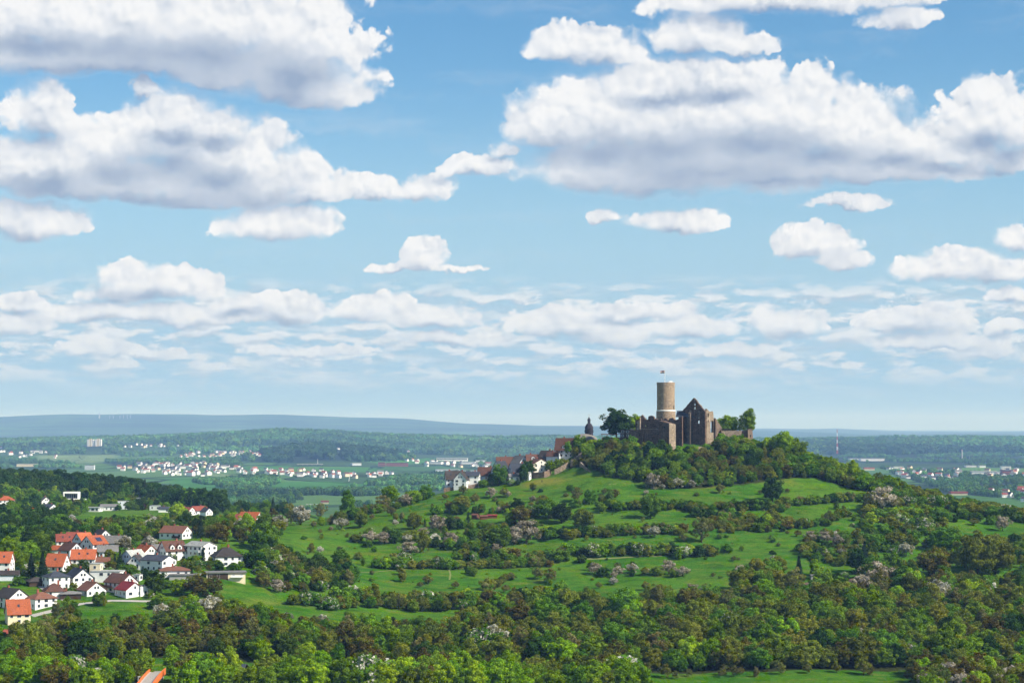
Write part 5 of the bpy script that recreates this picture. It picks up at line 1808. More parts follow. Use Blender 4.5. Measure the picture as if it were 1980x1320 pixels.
def trunk_mesh(seed, shape):
    rng = random.Random(seed)
    b = MB()
    if shape == 'conifer':
        b.tube((0, 0, -1.2), (0, 0, 11.2), 0.24, 0.04, 6)
    elif shape in ('orchard',):
        b.tube((0, 0, -0.8), (0.1, 0, 1.7), 0.22, 0.16, 6)
        for k in range(5):
            a = 2 * math.pi * k / 5 + rng.random()
            b.tube((0.1, 0, 1.5), (1.9 * math.cos(a), 1.9 * math.sin(a), 3.4 + rng.random()), 0.11, 0.03, 5)
    elif shape in ('shrub', 'bush'):
        for k in range(4):
            a = 2 * math.pi * k / 4 + rng.random()
            b.tube((0.2 * math.cos(a), 0.2 * math.sin(a), -0.6), (1.1 * math.cos(a), 1.1 * math.sin(a), 2.2), 0.07, 0.02, 4)
    else:
        b.tube((0, 0, -1.2), (0.15, 0.1, 3.4), 0.30, 0.22, 7)
        b.tube((0.15, 0.1, 3.4), (0.0, 0.2, 8.2), 0.22, 0.06, 6)
        for k in range(7):
            a = 2 * math.pi * k / 7 + rng.random()
            z = 2.4 + 0.55 * k
            b.tube((0.1, 0.1, z), (2.7 * math.cos(a), 2.7 * math.sin(a), z + 1.8 + rng.random()), 0.12, 0.03, 5)
    return b.mesh('trunk', ['bark'])


# kind: (crown shapes, leaf materials, share of the second material, look)
KINDS = {
    'fresh': (('round', 'broad', 'tall', 'round'), ('leaf_fresh',), 0, 'fresh bright green tree', 'tree', 'tree'),
    'mid': (('round', 'broad', 'tall', 'round'), ('leaf_mid',), 0, 'mid green leafy tree', 'tree', 'tree'),
    'dark': (('round', 'broad', 'tall', 'round'), ('leaf_dark',), 0, 'dark green leafy tree', 'tree', 'tree'),
    'olive': (('round', 'broad', 'airy', 'tall'), ('leaf_olive',), 0, 'olive green tree', 'tree', 'tree'),
    'bronze': (('round', 'broad', 'airy', 'round'), ('leaf_bronze', 'leaf_olive'), 0.25, 'bronze brown tree just coming into leaf', 'tree', 'tree'),
    'grey': (('airy', 'airy', 'airy', 'tall'), ('leaf_grey', 'leaf_olive'), 0.3, 'thin grey-green tree', 'tree', 'tree'),
    'purple': (('round', 'tall'), ('leaf_purple',), 0, 'dark purple-leaved tree', 'tree', 'tree'),
    'bloom': (('orchard', 'orchard', 'round'), ('blossom_white', 'leaf_grey'), 0.45, 'white blossoming tree', 'blossoming_tree', 'blossom tree'),
    'pink': (('orchard', 'orchard', 'round'), ('blossom_pink', 'leaf_grey'), 0.35, 'pale pink blossoming tree', 'blossoming_tree', 'blossom tree'),
    'fruit': (('orchard', 'orchard'), ('leaf_olive', 'leaf_grey'), 0.5, 'small thin-leaved orchard tree', 'orchard_tree', 'orchard tree'),
    'spruce': (('conifer', 'conifer', 'conifer'), ('leaf_conifer',), 0, 'dark pointed conifer', 'conifer', 'conifer'),
    'sh_fresh': (('shrub', 'bush', 'shrub'), ('leaf_fresh',), 0, 'fresh green shrub', 'shrub', 'shrub'),
    'sh_mid': (('shrub', 'bush', 'shrub'), ('leaf_mid',), 0, 'mid green shrub', 'shrub', 'shrub'),
    'sh_dark': (('shrub', 'bush', 'shrub'), ('leaf_dark',), 0, 'dark green shrub', 'shrub', 'shrub'),
    'sh_olive': (('shrub', 'bush', 'shrub'), ('leaf_olive',), 0, 'olive green shrub', 'shrub', 'shrub'),
    'sh_bronze': (('shrub', 'bush'), ('leaf_bronze', 'leaf_olive'), 0.3, 'bronze brown shrub', 'shrub', 'shrub'),
    'sh_grey': (('shrub', 'bush'), ('leaf_grey', 'leaf_mid'), 0.4, 'grey-green shrub', 'shrub', 'shrub'),
    'sh_bloom': (('shrub', 'bush', 'shrub'), ('blossom_white', 'leaf_mid'), 0.68, 'white flowering thorn shrub', 'flowering_shrub', 'flowering shrub'),
}
REFH = dict(conifer=12.0, round=9.8, broad=9.4, tall=11.6, airy=9.8, orchard=5.6, shrub=3.6, bush=4.0)
REFR = dict(conifer=2.9, round=4.4, broad=5.2, tall=3.1, airy=4.1, orchard=3.2, shrub=2.8, bush=2.1)
_SHAPESEED = {}


def crown_of(kind, var):
    shapes, mats, mixf = KINDS[kind][:3]
    shp = shapes[var % len(shapes)]
    seed = 31 * (var + 1) + sum(map(ord, shp)) + 7 * len(kind)
    return shp, shared(('crown', kind, var), lambda: crown_mesh(seed, shp, mats, mixf)), shared(('trunk', shp, var % 3), lambda: trunk_mesh(seed, shp))


PLANTS = []       # dict(x, y, z, s, kind, var, label, group, zone, solo)


def free(x, y, r=0.0):
    for kx, ky, kr in KEEP:
        if (x - kx) ** 2 + (y - ky) ** 2 < (kr + r) ** 2:
            return False
    return True


PR = random.Random(21)


def pick(w):
    k = list(w)
    return PR.choices(k, [w[i] for i in k])[0]


# open grass strips, and the low growth in front of them
GRASS = [wpoly(p) for p in ([(150, 1180), (215, 1169), (300, 1178), (312, 1198), (150, 1200)], [(560, 1186), (640, 1179), (760, 1178), (868, 1188), (860, 1203), (700, 1207), (575, 1204)],
                            [(425, 1140), (500, 1136), (560, 1150), (560, 1168), (440, 1166)])]
LOWGROWTH = [wpoly(p) for p in ([(140, 1198), (320, 1198), (335, 1232), (130, 1232)], [(560, 1203), (880, 1203), (900, 1234), (560, 1234)], [(425, 1165), (565, 1166), (570, 1186), (425, 1186)])]


def plant(x, y, kind, height, label=None, zone=None, solo=False, keep=True, var=None):
    var = PR.randrange(len(KINDS[kind][0])) if var is None else var
    if not solo:
        ax, ay = np.array([x]), np.array([y])
        if any(inside(w, ax, ay)[0] for w in GRASS):
            return None
        if any(inside(w, ax, ay)[0] for w in LOWGROWTH):
            height = min(height, 3.2 + 1.6 * PR.random())
    shp = KINDS[kind][0][var]
    s = height / REFH[shp]
    if keep and not free(x, y, 0.5 * REFR[shp] * s):
        return None
    d = dict(x=x, y=y, z=float(ground(x, y)) - 0.15, s=s, kind=kind, var=var, label=label, zone=zone, solo=solo, rot=PR.random() * 6.28, h=height, size=height * REFR[shp] * s / y / y)
    PLANTS.append(d)
    return d


def single(px, py, wpx, kind, label, var=0, Y=None):
    """a tree that stands out in the photograph: foot pixel and crown width in pixels"""
    p = hit1(px, py) if Y is None else at(px, py, Y)
    shp = KINDS[kind][0][var % len(KINDS[kind][0])]
    s = wpx * p.y / FPX / (2 * REFR[shp])
    d = plant(p.x, p.y, kind, s * REFH[shp], label, None, True, False, var % len(KINDS[kind][0]))
    if Y is not None:
        d['z'] = p.z
    KEEP.append((p.x, p.y, REFR[shp] * s * 0.8))
    return d


def hedge(pts, spacing, hts, kinds, zone, spread=2.0, rows=1):
    q = hit(np.array([a for a, _ in pts], float), np.array([c for _, c in pts], float))
    for a, c in zip(q[:-1], q[1:]):
        L = np.linalg.norm((c - a)[:2])
        n = max(1, int(L / spacing * rows))
        for i in range(n):
            f = (i + PR.random()) / n
            p = a + (c - a) * f
            plant(p[0] + PR.gauss(0, 0.3 * spread), p[1] + PR.gauss(0, spread), pick(kinds), PR.uniform(*hts), None, zone)


def wood(poly, area, hts, kinds, zone, y1=2050.0, near_first=False):
    w = wpoly(poly, y1=y1)
    x0, x1, ya, yb = w[:, 0].min(), w[:, 0].max(), w[:, 1].min(), w[:, 1].max()
    n = int((x1 - x0) * (yb - ya) / area)
    # jittered grid for even woods
    step = math.sqrt(area)
    xs_ = np.arange(x0, x1, step)
    ys_ = np.arange(ya, yb, step)
    for iy, yy in enumerate(ys_):
        for xx in xs_:
            x = xx + (step / 2 if iy % 2 else 0) + PR.uniform(-0.45, 0.45) * step
            y = yy + PR.uniform(-0.45, 0.45) * step
            if inside(w, np.array([x]), np.array([y]))[0]:
                k = kinds
                if isinstance(kinds, list):      # drifts of different kinds through the wood
                    f = float(fbm(np.array(x / 26.0 + 40), np.array(y / 20.0 + 9), 2))
                    k = kinds[min(int(np.clip((f - 0.28) / 0.44, 0, 0.999) * len(kinds)), len(kinds) - 1)]
                f_ = PR.random()
                plant(x, y, pick(k), hts[0] + (hts[1] - hts[0]) * (f_ ** 1.4) * (1.22 if f_ > 0.8 else 1.0), None, zone)


# --- trees that stand out
single(1192, 846, 50, 'dark', 'large dark lime tree beside the church lantern on the castle terrace', 0, 1285)
single(1230, 843, 46, 'fresh', 'light green spreading tree between the church and the keep', 1, 1292)
single(1262, 828, 18, 'mid', 'small tree just left of the keep behind the battlements', 0, 1300)
single(1408, 842, 46, 'mid', 'broad tree right of the ruined hall inside the ward wall', 1, 1285)
single(1447, 842, 27, 'mid', 'narrower tree behind the corner turret', 2, 1278)
PLANTS_TOP = len(PLANTS)
single(1516, 884, 46, 'fresh', 'tall bright green tree on the right shoulder of the castle hill', 0)
single(1540, 890, 44, 'fresh', 'leaning bright green tree group on the skyline right of the castle', 1)
single(790, 1073, 32, 'pink', 'round pale pink blossom tree alone in the left meadow')
single(717, 1051, 28, 'pink', 'greyish pink blossom tree at the left end of the orchard row', 1)
single(742, 1051, 26, 'pink', 'second pink blossom tree of the orchard row', 0)
single(762, 1051, 28, 'mid', 'green round tree in the orchard row between blossom trees', 0)
single(788, 1049, 20, 'bloom', 'white blossom tree at the right end of the orchard row', 0)
single(838, 1053, 26, 'bloom', 'small white blossom tree right of the orchard row', 1)
single(872, 1056, 30, 'pink', 'pinkish blossom tree in front of the dark thicket', 0)
single(818, 1067, 22, 'olive', 'olive tree beside the lone pink blossom tree', 3)
single(660, 1023, 28, 'bloom', 'white blossom tree on the meadow crest above the left meadow', 0)
single(698, 1020, 28, 'olive', 'round olive tree on the crest right of the white blossom', 0)
single(640, 1026, 10, 'pink', 'little pale tree on the meadow crest', 0)
single(606, 1020, 14, 'fruit', 'small orchard tree near the crest of the left meadow', 0)
single(765, 1006, 12, 'olive', 'small bronze-olive tree alone on the upper meadow', 0)
single(895, 955, 20, 'fruit', 'spindly orchard tree below the old village wall', 0)
single(917, 975, 22, 'fruit', 'leaning orchard tree on the meadow below the old village', 1)
single(950, 963, 22, 'pink', 'brownish blossom tree on the meadow below the old village', 0)
single(983, 960, 12, 'pink', 'tiny blossom tree on the meadow below the yellow patch', 1)
single(1018, 1050, 50, 'pink', 'wide pinkish white blossom tree in the middle of the slope', 0)
single(995, 1052, 38, 'pink', 'blossom tree left of the wide pinkish one', 1)
single(965, 1062, 44, 'mid', 'large green tree in the middle of the slope left of the blossoms', 0)
single(940, 1058, 34, 'olive', 'olive tree left of the large green tree on the slope', 2)
single(1262, 944, 28, 'pink', 'tall grey-pink blossom tree at the foot of the castle wood', 2)
single(1280, 946, 13, 'bloom', 'small white blossom tree at the foot of the castle wood', 0)
single(1338, 944, 17, 'bloom', 'white blossom shrub tree alone below the castle wood', 1)
single(1310, 945, 24, 'bloom', 'blossoming tree touching the castle wood edge', 0)
single(1494, 970, 40, 'dark', 'round dark green tree on the upper meadow right of centre', 0)
single(1707, 986, 52, 'pink', 'large greyish blossom tree on the right shoulder of the hill', 0)
single(1684, 990, 34, 'grey', 'grey-green tree beside the large greyish blossom tree', 0)
single(1825, 1066, 56, 'mid', 'big spreading green tree on the right-hand slope', 1)
single(1838, 1062, 42, 'mid', 'green tree joined to the big spreading one on the right', 0)
single(1957, 980, 26, 'spruce', 'tall dark spruce on the skyline at the far right', 0)
single(1938, 1026, 30, 'pink', 'pinkish blossom tree at the far right of the slope', 0)
single(1884, 1016, 18, 'fruit', 'thin orchard tree on the far right meadow', 0)
single(1890, 1110, 88, 'olive', 'very large olive green tree at the right', 1)
single(1925, 1108, 70, 'olive', 'large olive tree at the right edge beside the very large one', 0)
single(1806, 1118, 54, 'bronze', 'rounded bronze-orange tree left of the very large olive tree', 0)
single(1545, 1124, 24, 'spruce', 'dark conifer left of the hillside garden', 0)
single(1574, 1112, 17, 'fresh', 'small bright tree above the hillside garden', 2)
single(1672, 1106, 30, 'spruce', 'tall black-green conifer right of the hillside garden', 1)
single(1657, 1108, 28, 'dark', 'dark tree left of the tall conifer by the hillside garden', 2)
single(1433, 1114, 25, 'pink', 'round pale pink blossom tree at the right edge of the lower meadow')
single(1292, 1110, 30, 'pink', 'pale blossom tree on the lower middle meadow', 0)
single(1320, 1114, 24, 'pink', 'second pale blossom tree on the lower middle meadow', 1)
single(1222, 1108, 24, 'bloom', 'whitish blossom tree left of the pale pair on the lower meadow', 0)
single(1150, 1110, 26, 'pink', 'grey-pink blossom tree beside a dark shadow on the lower meadow', 0)
single(1196, 1112, 20, 'pink', 'small greyish blossom tree among shrubs of the lower meadow', 1)
single(1338, 1152, 28, 'pink', 'pale pink blossom tree at the bottom right of the lower meadow', 0)
single(1266, 1040, 26, 'bloom', 'white blossom tree in the hedge at mid slope', 0)
single(1357, 1050, 42, 'grey', 'wide grey-green tree beside the mid slope meadow', 0)
single(1567, 1046, 22, 'pink', 'round pink blossom tree on the right middle meadow', 0)
single(1618, 1058, 26, 'pink', 'dusky pink blossom tree on the right middle meadow', 1)
single(1627, 1074, 18, 'bloom', 'white blossom shrub tree below the dusky pink one', 0)
single(1595, 1050, 24, 'pink', 'greyish blossom tree between pink ones on the right meadow', 0)
single(1752, 1076, 30, 'bloom', 'white topped blossom tree in the thicket at the right', 0)
single(1040, 1118, 24, 'fruit', 'low spreading orchard tree on the lower meadow', 0)
single(1064, 1128, 26, 'grey', 'bare twiggy tree on the lower meadow', 0)
single(828, 1128, 20, 'fruit', 'thin bare-looking tree on the left part of the lower meadow', 1)
single(778, 1126, 14, 'olive', 'slim olive tree on the left part of the lower meadow', 3)
single(1180, 975, 16, 'mid', 'slim tree left of the upper hedge', 2)
single(1258, 1002, 40, 'mid', 'round green tree below the upper hedge', 0)
single(1484, 1018, 22, 'fresh', 'bright green young tree at the edge of the right middle meadow', 0)
single(1000, 992, 26, 'dark', 'dark tree behind the orchard huts', 0)
single(988, 1012, 28, 'fresh', 'bright green tree right of the orchard huts', 0)
single(1008, 1016, 36, 'bronze', 'bronze tree right of the orchard huts', 0)
single(905, 1018, 14, 'spruce', 'small dark conifer in front of the orchard huts', 0)
single(870, 1024, 24, 'dark', 'dark bushy tree left of the orchard garden', 0)
single(845, 1030, 32, 'pink', 'greyish pink blossom tree left of the orchard garden', 2)
single(800, 1024, 30, 'olive', 'olive round tree on the slope left of the orchard garden', 0)
single(893, 988, 30, 'olive', 'olive tree above the orchard garden', 0)
single(870, 990, 20, 'bronze', 'bronze shrub-like tree above left of the orchard garden', 0)
single(660, 1098, 34, 'mid', 'green tree at the left end of the long hedge', 0)
single(536, 1144, 28, 'pink', 'pinkish blossom tree by the meadow below the long cream bungalow')
single(513, 1066, 62, 'mid', 'big round green tree right of the village', 1)
single(500, 1085, 30, 'dark', 'dark narrow tree under the big round one right of the village', 2)
single(420, 1050, 40, 'bronze', 'bronze tree above the tall white house', 0)
single(343, 1012, 36, 'fresh', 'fresh green round tree at the edge of the far meadow', 0)
single(360, 1030, 26, 'dark', 'dark tree right of the lone bungalow', 2)
single(388, 1040, 22, 'spruce', 'dark conifer above the tall white house', 0)
single(397, 986, 22, 'spruce', 'tall dark spruce standing above the red roofs by the wood', 0)
single(376, 990, 16, 'spruce', 'spruce left of the tall dark spruce by the wood', 1)
single(447, 985, 12, 'spruce', 'small spruce near the grey-roofed lone house', 1)
single(528, 990, 14, 'spruce', 'pointed conifer right of the grey-roofed lone house', 0)
single(60, 1122, 26, 'spruce', 'dark brownish conifer in the village beside the steep orange roof', 0)
single(82, 1124, 30, 'spruce', 'broad dark conifer in the village left of the slate hip roof', 1)
single(232, 1100, 18, 'spruce', 'dark conifer in the village centre', 0)
single(222, 1100, 14, 'spruce', 'slim dark conifer in the village centre', 1)
single(392, 1094, 18, 'spruce', 'dark conifer in front of the tall white three-storey house', 0)
single(371, 1114, 9, 'spruce', 'slim cypress-like conifer right of the red-brown bungalow', 2)
single(303, 1140, 22, 'olive', 'golden olive columnar tree right of the village bungalow', 2)
single(275, 1120, 12, 'spruce', 'small dark conifer beside the long dark blue roof', 0)
single(42, 1165, 10, 'spruce', 'small conifer between the hipped houses of the lower village', 1)
single(344, 1150, 30, 'fresh', 'yellowish green tree below the flat carport', 0)
single(380, 1156, 44, 'bronze', 'bronze tree below the long cream bungalow', 0)
single(412, 1158, 38, 'bronze', 'second bronze tree below the long cream bungalow', 2)
single(300, 1150, 40, 'dark', 'dark tree right of the maroon roof', 0)
single(312, 1195, 34, 'bloom', 'white flowering tree in the meadow below the village', 0)
single(355, 1200, 30, 'bloom', 'pale flowering tree right of the first one below the village', 1)
single(555, 1204, 24, 'bloom', 'white blossom tree at the left end of the lower hedge', 0)
single(622, 1208, 24, 'bloom', 'white blossom tree in the lower hedge by the small meadow', 1)
single(40, 1100, 34, 'fresh', 'bright green tree behind the leftmost orange roof', 0)
single(55, 1080, 40, 'fresh', 'tall bright green tree at the left of the village', 1)
single(18, 1078, 40, 'fresh', 'bright green tree at the left edge above the orange roof', 0)
single(80, 1072, 36, 'mid', 'green tree left of the red roof row', 0)
single(240, 1067, 30, 'bloom', 'pale blossom tree above the long grey roof', 2)
single(292, 1066, 32, 'bloom', 'pale pinkish blossom tree above the orange-brown roof', 1)
single(835, 945, 18, 'spruce', 'dark conifer at the left end of the old village', 1)
single(848, 948, 13, 'spruce', 'slim dark conifer beside the half-timbered looking house', 0)
single(828, 948, 24, 'dark', 'dark round tree at the left end of the old village', 0)
single(965, 938, 34, 'mid', 'round green bush tree below the old village', 0)
single(950, 938, 26, 'sh_bloom', 'white flowering bush below the old village', 0)
single(825, 965, 26, 'mid', 'green bushy tree at the left crest below the old village', 0)
single(795, 962, 30, 'pink', 'greyish blossom tree on the crest left of the old village', 1)
single(732, 970, 38, 'olive', 'brownish green tree on the crest', 0)
single(755, 975, 34, 'fresh', 'bright green tree on the crest of the left meadow', 0)
single(740, 988, 30, 'grey', 'pale shrub-like tree at the crest path', 0)
single(672, 996, 26, 'mid', 'green tree on the crest with a grey trunk', 2)
single(620, 1003, 26, 'grey', 'pale grey-green tree at the lower crest', 0)
single(582, 1014, 34, 'bloom', 'pale blossoming tree at the lower end of the crest', 2)
single(563, 1012, 26, 'grey', 'thin pale tree beside the lone orange-roofed house', 0)
single(1741, 938, 12, 'purple', 'dark red-leaved tree on the right skyline', 1)
single(1140, 975, 26, 'mid', 'green tree at the left end of the upper hedge', 0)
single(1115, 970, 24, 'grey', 'pale tree left of the upper hedge', 0)
single(1128, 1025, 40, 'olive', 'round olive tree at mid slope', 0)
single(1086, 1012, 34, 'dark', 'dark round tree in the middle of the slope', 0)
single(1060, 1002, 46, 'mid', 'broad green tree on the middle slope below the yellow patch', 1)
single(1048, 985, 26, 'olive', 'small olive tree on the slope below the yellow patch', 0)
single(1032, 994, 20, 'bloom', 'white flowering tree on the slope below the yellow patch', 1)

# --- hedges and tree belts
single(935, 940, 20, 'sh_mid', 'green bush below the long brown roof of the old village', 0, 1252)
single(952, 934, 18, 'dark', 'dark tree before the tall pale grey house', 0, 1256)
single(1022, 917, 24, 'dark', 'dark tree left of the cream gable', 0, 1260)
single(1012, 932, 18, 'dark', 'dark tree in front of the slate-roofed old house', 2, 1252)
single(1064, 912, 20, 'mid', 'green tree right of the cream gable', 0, 1262)
single(1078, 906, 18, 'mid', 'green tree on the bank under the steep brown-roofed house', 0, 1272)
single(1114, 886, 20, 'olive', 'olive tree right of the steep brown-roofed house', 0, 1282)
single(1120, 876, 30, 'mid', 'green tree in front of the church dome', 0, 1288)
single(1098, 876, 12, 'fresh', 'small yellowish tree beside the steep brown-roofed house', 2, 1280)
HED = {'sh_mid': 4, 'sh_dark': 3, 'sh_olive': 3, 'sh_bronze': 0.4, 'sh_grey': 1, 'sh_fresh': 1, 'sh_bloom': 0.7, 'mid': 1.6, 'olive': 1}
HEDT = {'sh_mid': 3, 'sh_dark': 2, 'sh_olive': 3, 'sh_bloom': 1.2, 'mid': 2, 'olive': 2, 'dark': 1, 'fruit': 1, 'sh_bronze': 0.4, 'sh_fresh': 1}
hedge([(728, 1098), (800, 1099), (880, 1100), (960, 1098), (1064, 1093)], 2.2, (3.5, 6.0), HED, 'long hedge across the middle of the slope', 1.6)
hedge([(700, 1094), (760, 1092), (800, 1095)], 4, (4, 7), HED, 'long hedge across the middle of the slope', 2.5)
hedge([(880, 1082), (960, 1078), (1060, 1080), (1120, 1078)], 3.2, (4.0, 6.5), HEDT, 'belt of bushes above the long hedge', 3.5)
hedge([(1046, 1040), (1100, 1038), (1160, 1036), (1224, 1032), (1324, 1030)], 1.9, (4.0, 6.5), HED, 'thick mid-slope hedge', 2.4)
hedge([(1100, 1073), (1180, 1071), (1260, 1070), (1330, 1074), (1385, 1076)], 2.4, (4.0, 7.0), HEDT, 'lower belt of bushes and trees', 3.0)
hedge([(1160, 984), (1240, 983), (1320, 984), (1400, 986), (1506, 985)], 2.2, (3.8, 6.0), HED, 'upper hedge under the top meadow', 2.2)
hedge([(1506, 977), (1560, 974), (1620, 970), (1670, 966)], 2.3, (3.5, 6.5), HED, 'right-hand upper hedge', 2.0)
hedge([(1340, 1000), (1400, 1006), (1460, 1006), (1520, 1008)], 2.6, (3.5, 6.0), HED, 'scrub strip below the upper hedge', 3.0)
wood([(1365, 1012), (1400, 1004), (1450, 1012), (1452, 1024), (1410, 1032), (1370, 1024)], 9, (2.5, 4.0), {'sh_olive': 3, 'sh_bronze': 2, 'sh_mid': 1}, 'brown scrub patch at mid slope')
hedge([(1450, 1028), (1500, 1024), (1560, 1020), (1600, 1012), (1640, 1000)], 2.6, (3.5, 6.0), HEDT, 'belt along the right middle meadow', 3.0)
hedge([(1548, 1066), (1600, 1078), (1660, 1085), (1720, 1090)], 2.4, (3.5, 6.5), HEDT, 'bushes above the hillside garden', 4.0)
hedge([(1590, 1120), (1615, 1118), (1640, 1116)], 2.6, (2.5, 3.5), {'sh_dark': 3, 'sh_bloom': 1}, 'clipped dark bushes of the hillside garden', 1.0)
hedge([(940, 1142), (958, 1134), (975, 1126), (995, 1118)], 3.2, (3.5, 6.0), {'sh_grey': 2, 'sh_olive': 2, 'grey': 1, 'fruit': 1}, 'short diagonal hedge on the lower meadow', 1.5)
hedge([(560, 1166), (640, 1180), (720, 1172), (800, 1182), (870, 1180)], 2.4, (4.0, 7.0), HEDT, 'hedge above the narrow lower meadow', 3.0)
hedge([(545, 1206), (620, 1212), (720, 1216), (860, 1212)], 3, (4, 6.5), HEDT, 'hedge below the narrow lower meadow', 3.0)
hedge([(640, 1160), (760, 1168), (880, 1170), (1000, 1168), (1120, 1165)], 2.0, (4.5, 8), HEDT, 'tree belt at the lower edge of the great meadow', 4.0)
hedge([(1150, 1112), (1200, 1115), (1240, 1112), (1300, 1116)], 3.5, (3.0, 5.0), {'sh_dark': 2, 'sh_bloom': 1, 'sh_mid': 2, 'fruit': 2, 'pink': 0.5}, 'bushes on the lower middle meadow', 2.5)
hedge([(830, 1058), (880, 1062), (940, 1066)], 2.4, (4, 7.5), {'mid': 3, 'dark': 2, 'sh_mid': 2, 'olive': 2}, 'thicket in the middle of the slope', 3.5)
hedge([(690, 1048), (780, 1044), (860, 1040), (930, 1040)], 4.2, (4, 7), {'olive': 2, 'mid': 2, 'sh_mid': 2, 'sh_olive': 2, 'pink': 1}, 'orchard belt behind the blossom row', 3.5)
hedge([(820, 1018), (880, 1020), (940, 1022), (960, 1030)], 4, (3.5, 6.5), {'mid': 2, 'sh_dark': 2, 'olive': 2, 'spruce': 0.7, 'sh_fresh': 1}, 'orchard garden around the huts', 3.0)
hedge([(870, 996), (930, 992), (985, 990)], 3.2, (4, 6.5), {'olive': 2, 'mid': 2, 'bronze': 1, 'dark': 1}, 'orchard garden around the huts', 2.5)
hedge([(620, 1016), (680, 1004), (740, 988), (800, 972), (830, 962)], 2.0, (4.0, 7.5), {'mid': 2, 'grey': 1.5, 'olive': 2, 'sh_mid': 2, 'pink': 0.6, 'fresh': 1}, 'row of trees along the crest', 2.0)
hedge([(1020, 1000), (1080, 1004), (1140, 1000)], 4.0, (4, 7), HEDT, 'loose trees on the slope below the yellow patch', 4.0)
hedge([(1100, 985), (1150, 972), (1200, 965)], 5.0, (3, 6), HEDT, 'loose bushes below the drystone wall', 3.0)
hedge([(1000, 938), (975, 940), (955, 941)], 3.0, (3, 5), {'sh_dark': 3, 'sh_mid': 2, 'sh_bloom': 1}, 'bushes along the old village garden walls', 1.5)
hedge([(1066, 908), (1085, 902), (1110, 896)], 3.0, (3, 6), {'sh_dark': 2, 'sh_mid': 2, 'sh_olive': 2}, 'bushes between the old village and the ruin wall', 2.0)
hedge([(1690, 958), (1760, 970), (1840, 984), (1920, 1000), (1990, 1012)], 1.5, (4.0, 8.0), HEDT, 'bushes and trees along the right skyline', 4.0)
wood([(1690, 940), (1760, 957), (1850, 978), (1990, 1004), (1990, 1014), (1850, 992), (1740, 974), (1685, 958)], 26, (4.0, 7.5), HEDT, 'bushes and trees along the right skyline')
wood([(1690, 968), (1780, 985), (1850, 1000), (1850, 1012), (1800, 1030), (1830, 1060), (1700, 1062), (1655, 1005)], 46, (3.5, 7.0), HEDT, 'right-hand thicket below the skyline')
wood([(1540, 1036), (1640, 1030), (1710, 1060), (1700, 1088), (1560, 1084)], 60, (3.0, 6.0), HEDT, 'bushes above the hillside garden')
wood([(1870, 1060), (1985, 1050), (1985, 1110), (1860, 1100)], 60, (4.0, 7.5), HEDT, 'hedge at the far right of the slope')
FOOT = {'sh_mid': 3, 'sh_dark': 1, 'sh_fresh': 2.5, 'sh_olive': 1.5, 'mid': 1.5, 'fresh': 1}
hedge([(1388, 866), (1420, 867), (1442, 868)], 1.5, (6.5, 9.2), FOOT, 'bushes hiding the foot of the castle walls', 2.5)
hedge([(1452, 874), (1478, 876), (1505, 880)], 2.0, (5.0, 8.0), FOOT, 'bushes hiding the foot of the castle walls', 2.5)
hedge([(1222, 871), (1250, 873), (1285, 876)], 1.8, (4.0, 6.0), FOOT, 'bushes hiding the foot of the castle walls', 2.0)
hedge([(1108, 882), (1130, 872), (1160, 866), (1222, 868)], 1.9, (4.0, 6.5), FOOT, 'bushes below church and castle terrace', 2.5)
hedge([(1314, 879), (1345, 877), (1372, 874)], 2.6, (2.5, 4.0), FOOT, 'bushes hiding the foot of the castle walls', 2.0)
# loose low growth over the meadows
MEAD = [(580, 1030), (700, 1000), (850, 965), (1000, 945), (1160, 945), (1290, 955), (1450, 950), (1640, 950), (1700, 1000), (1800, 1040), (1850, 1060), (1600, 1090), (1440, 1110), (1420, 1150), (1200, 1160), (1000, 1160),
        (760, 1160), (640, 1110), (560, 1070)]
wood(MEAD, 430, (0.8, 2.2), {'sh_mid': 2, 'sh_olive': 3, 'sh_grey': 2, 'sh_dark': 1, 'sh_bloom': 0.5, 'sh_fresh': 1}, 'low scattered growth on the hill meadows')
wood(MEAD, 800, (3.0, 5.5), {'fruit': 4, 'pink': 0.5, 'olive': 1.5, 'grey': 1, 'sh_mid': 2, 'mid': 2, 'bloom': 0.3}, 'loose orchard on the hill meadows')
hedge([(1720, 1000), (1780, 1015), (1830, 1022)], 2.2, (4.0, 7.0), HEDT, 'right-hand thicket below the skyline', 4.5)
hedge([(1855, 1000), (1900, 1010), (1945, 1012)], 2.6, (4, 6.5), {'sh_mid': 3, 'mid': 3, 'sh_dark': 1}, 'dense green hedge on the far right meadow', 2.0)
hedge([(1860, 1062), (1920, 1054), (1990, 1048)], 2.4, (3.5, 6.5), HEDT, 'hedge at the far right of the slope', 3.0)
hedge([(1690, 1060), (1740, 1072), (1800, 1090), (1860, 1090)], 2.2, (4.0, 7.0), HEDT, 'thicket left of the very large olive tree', 5.0)

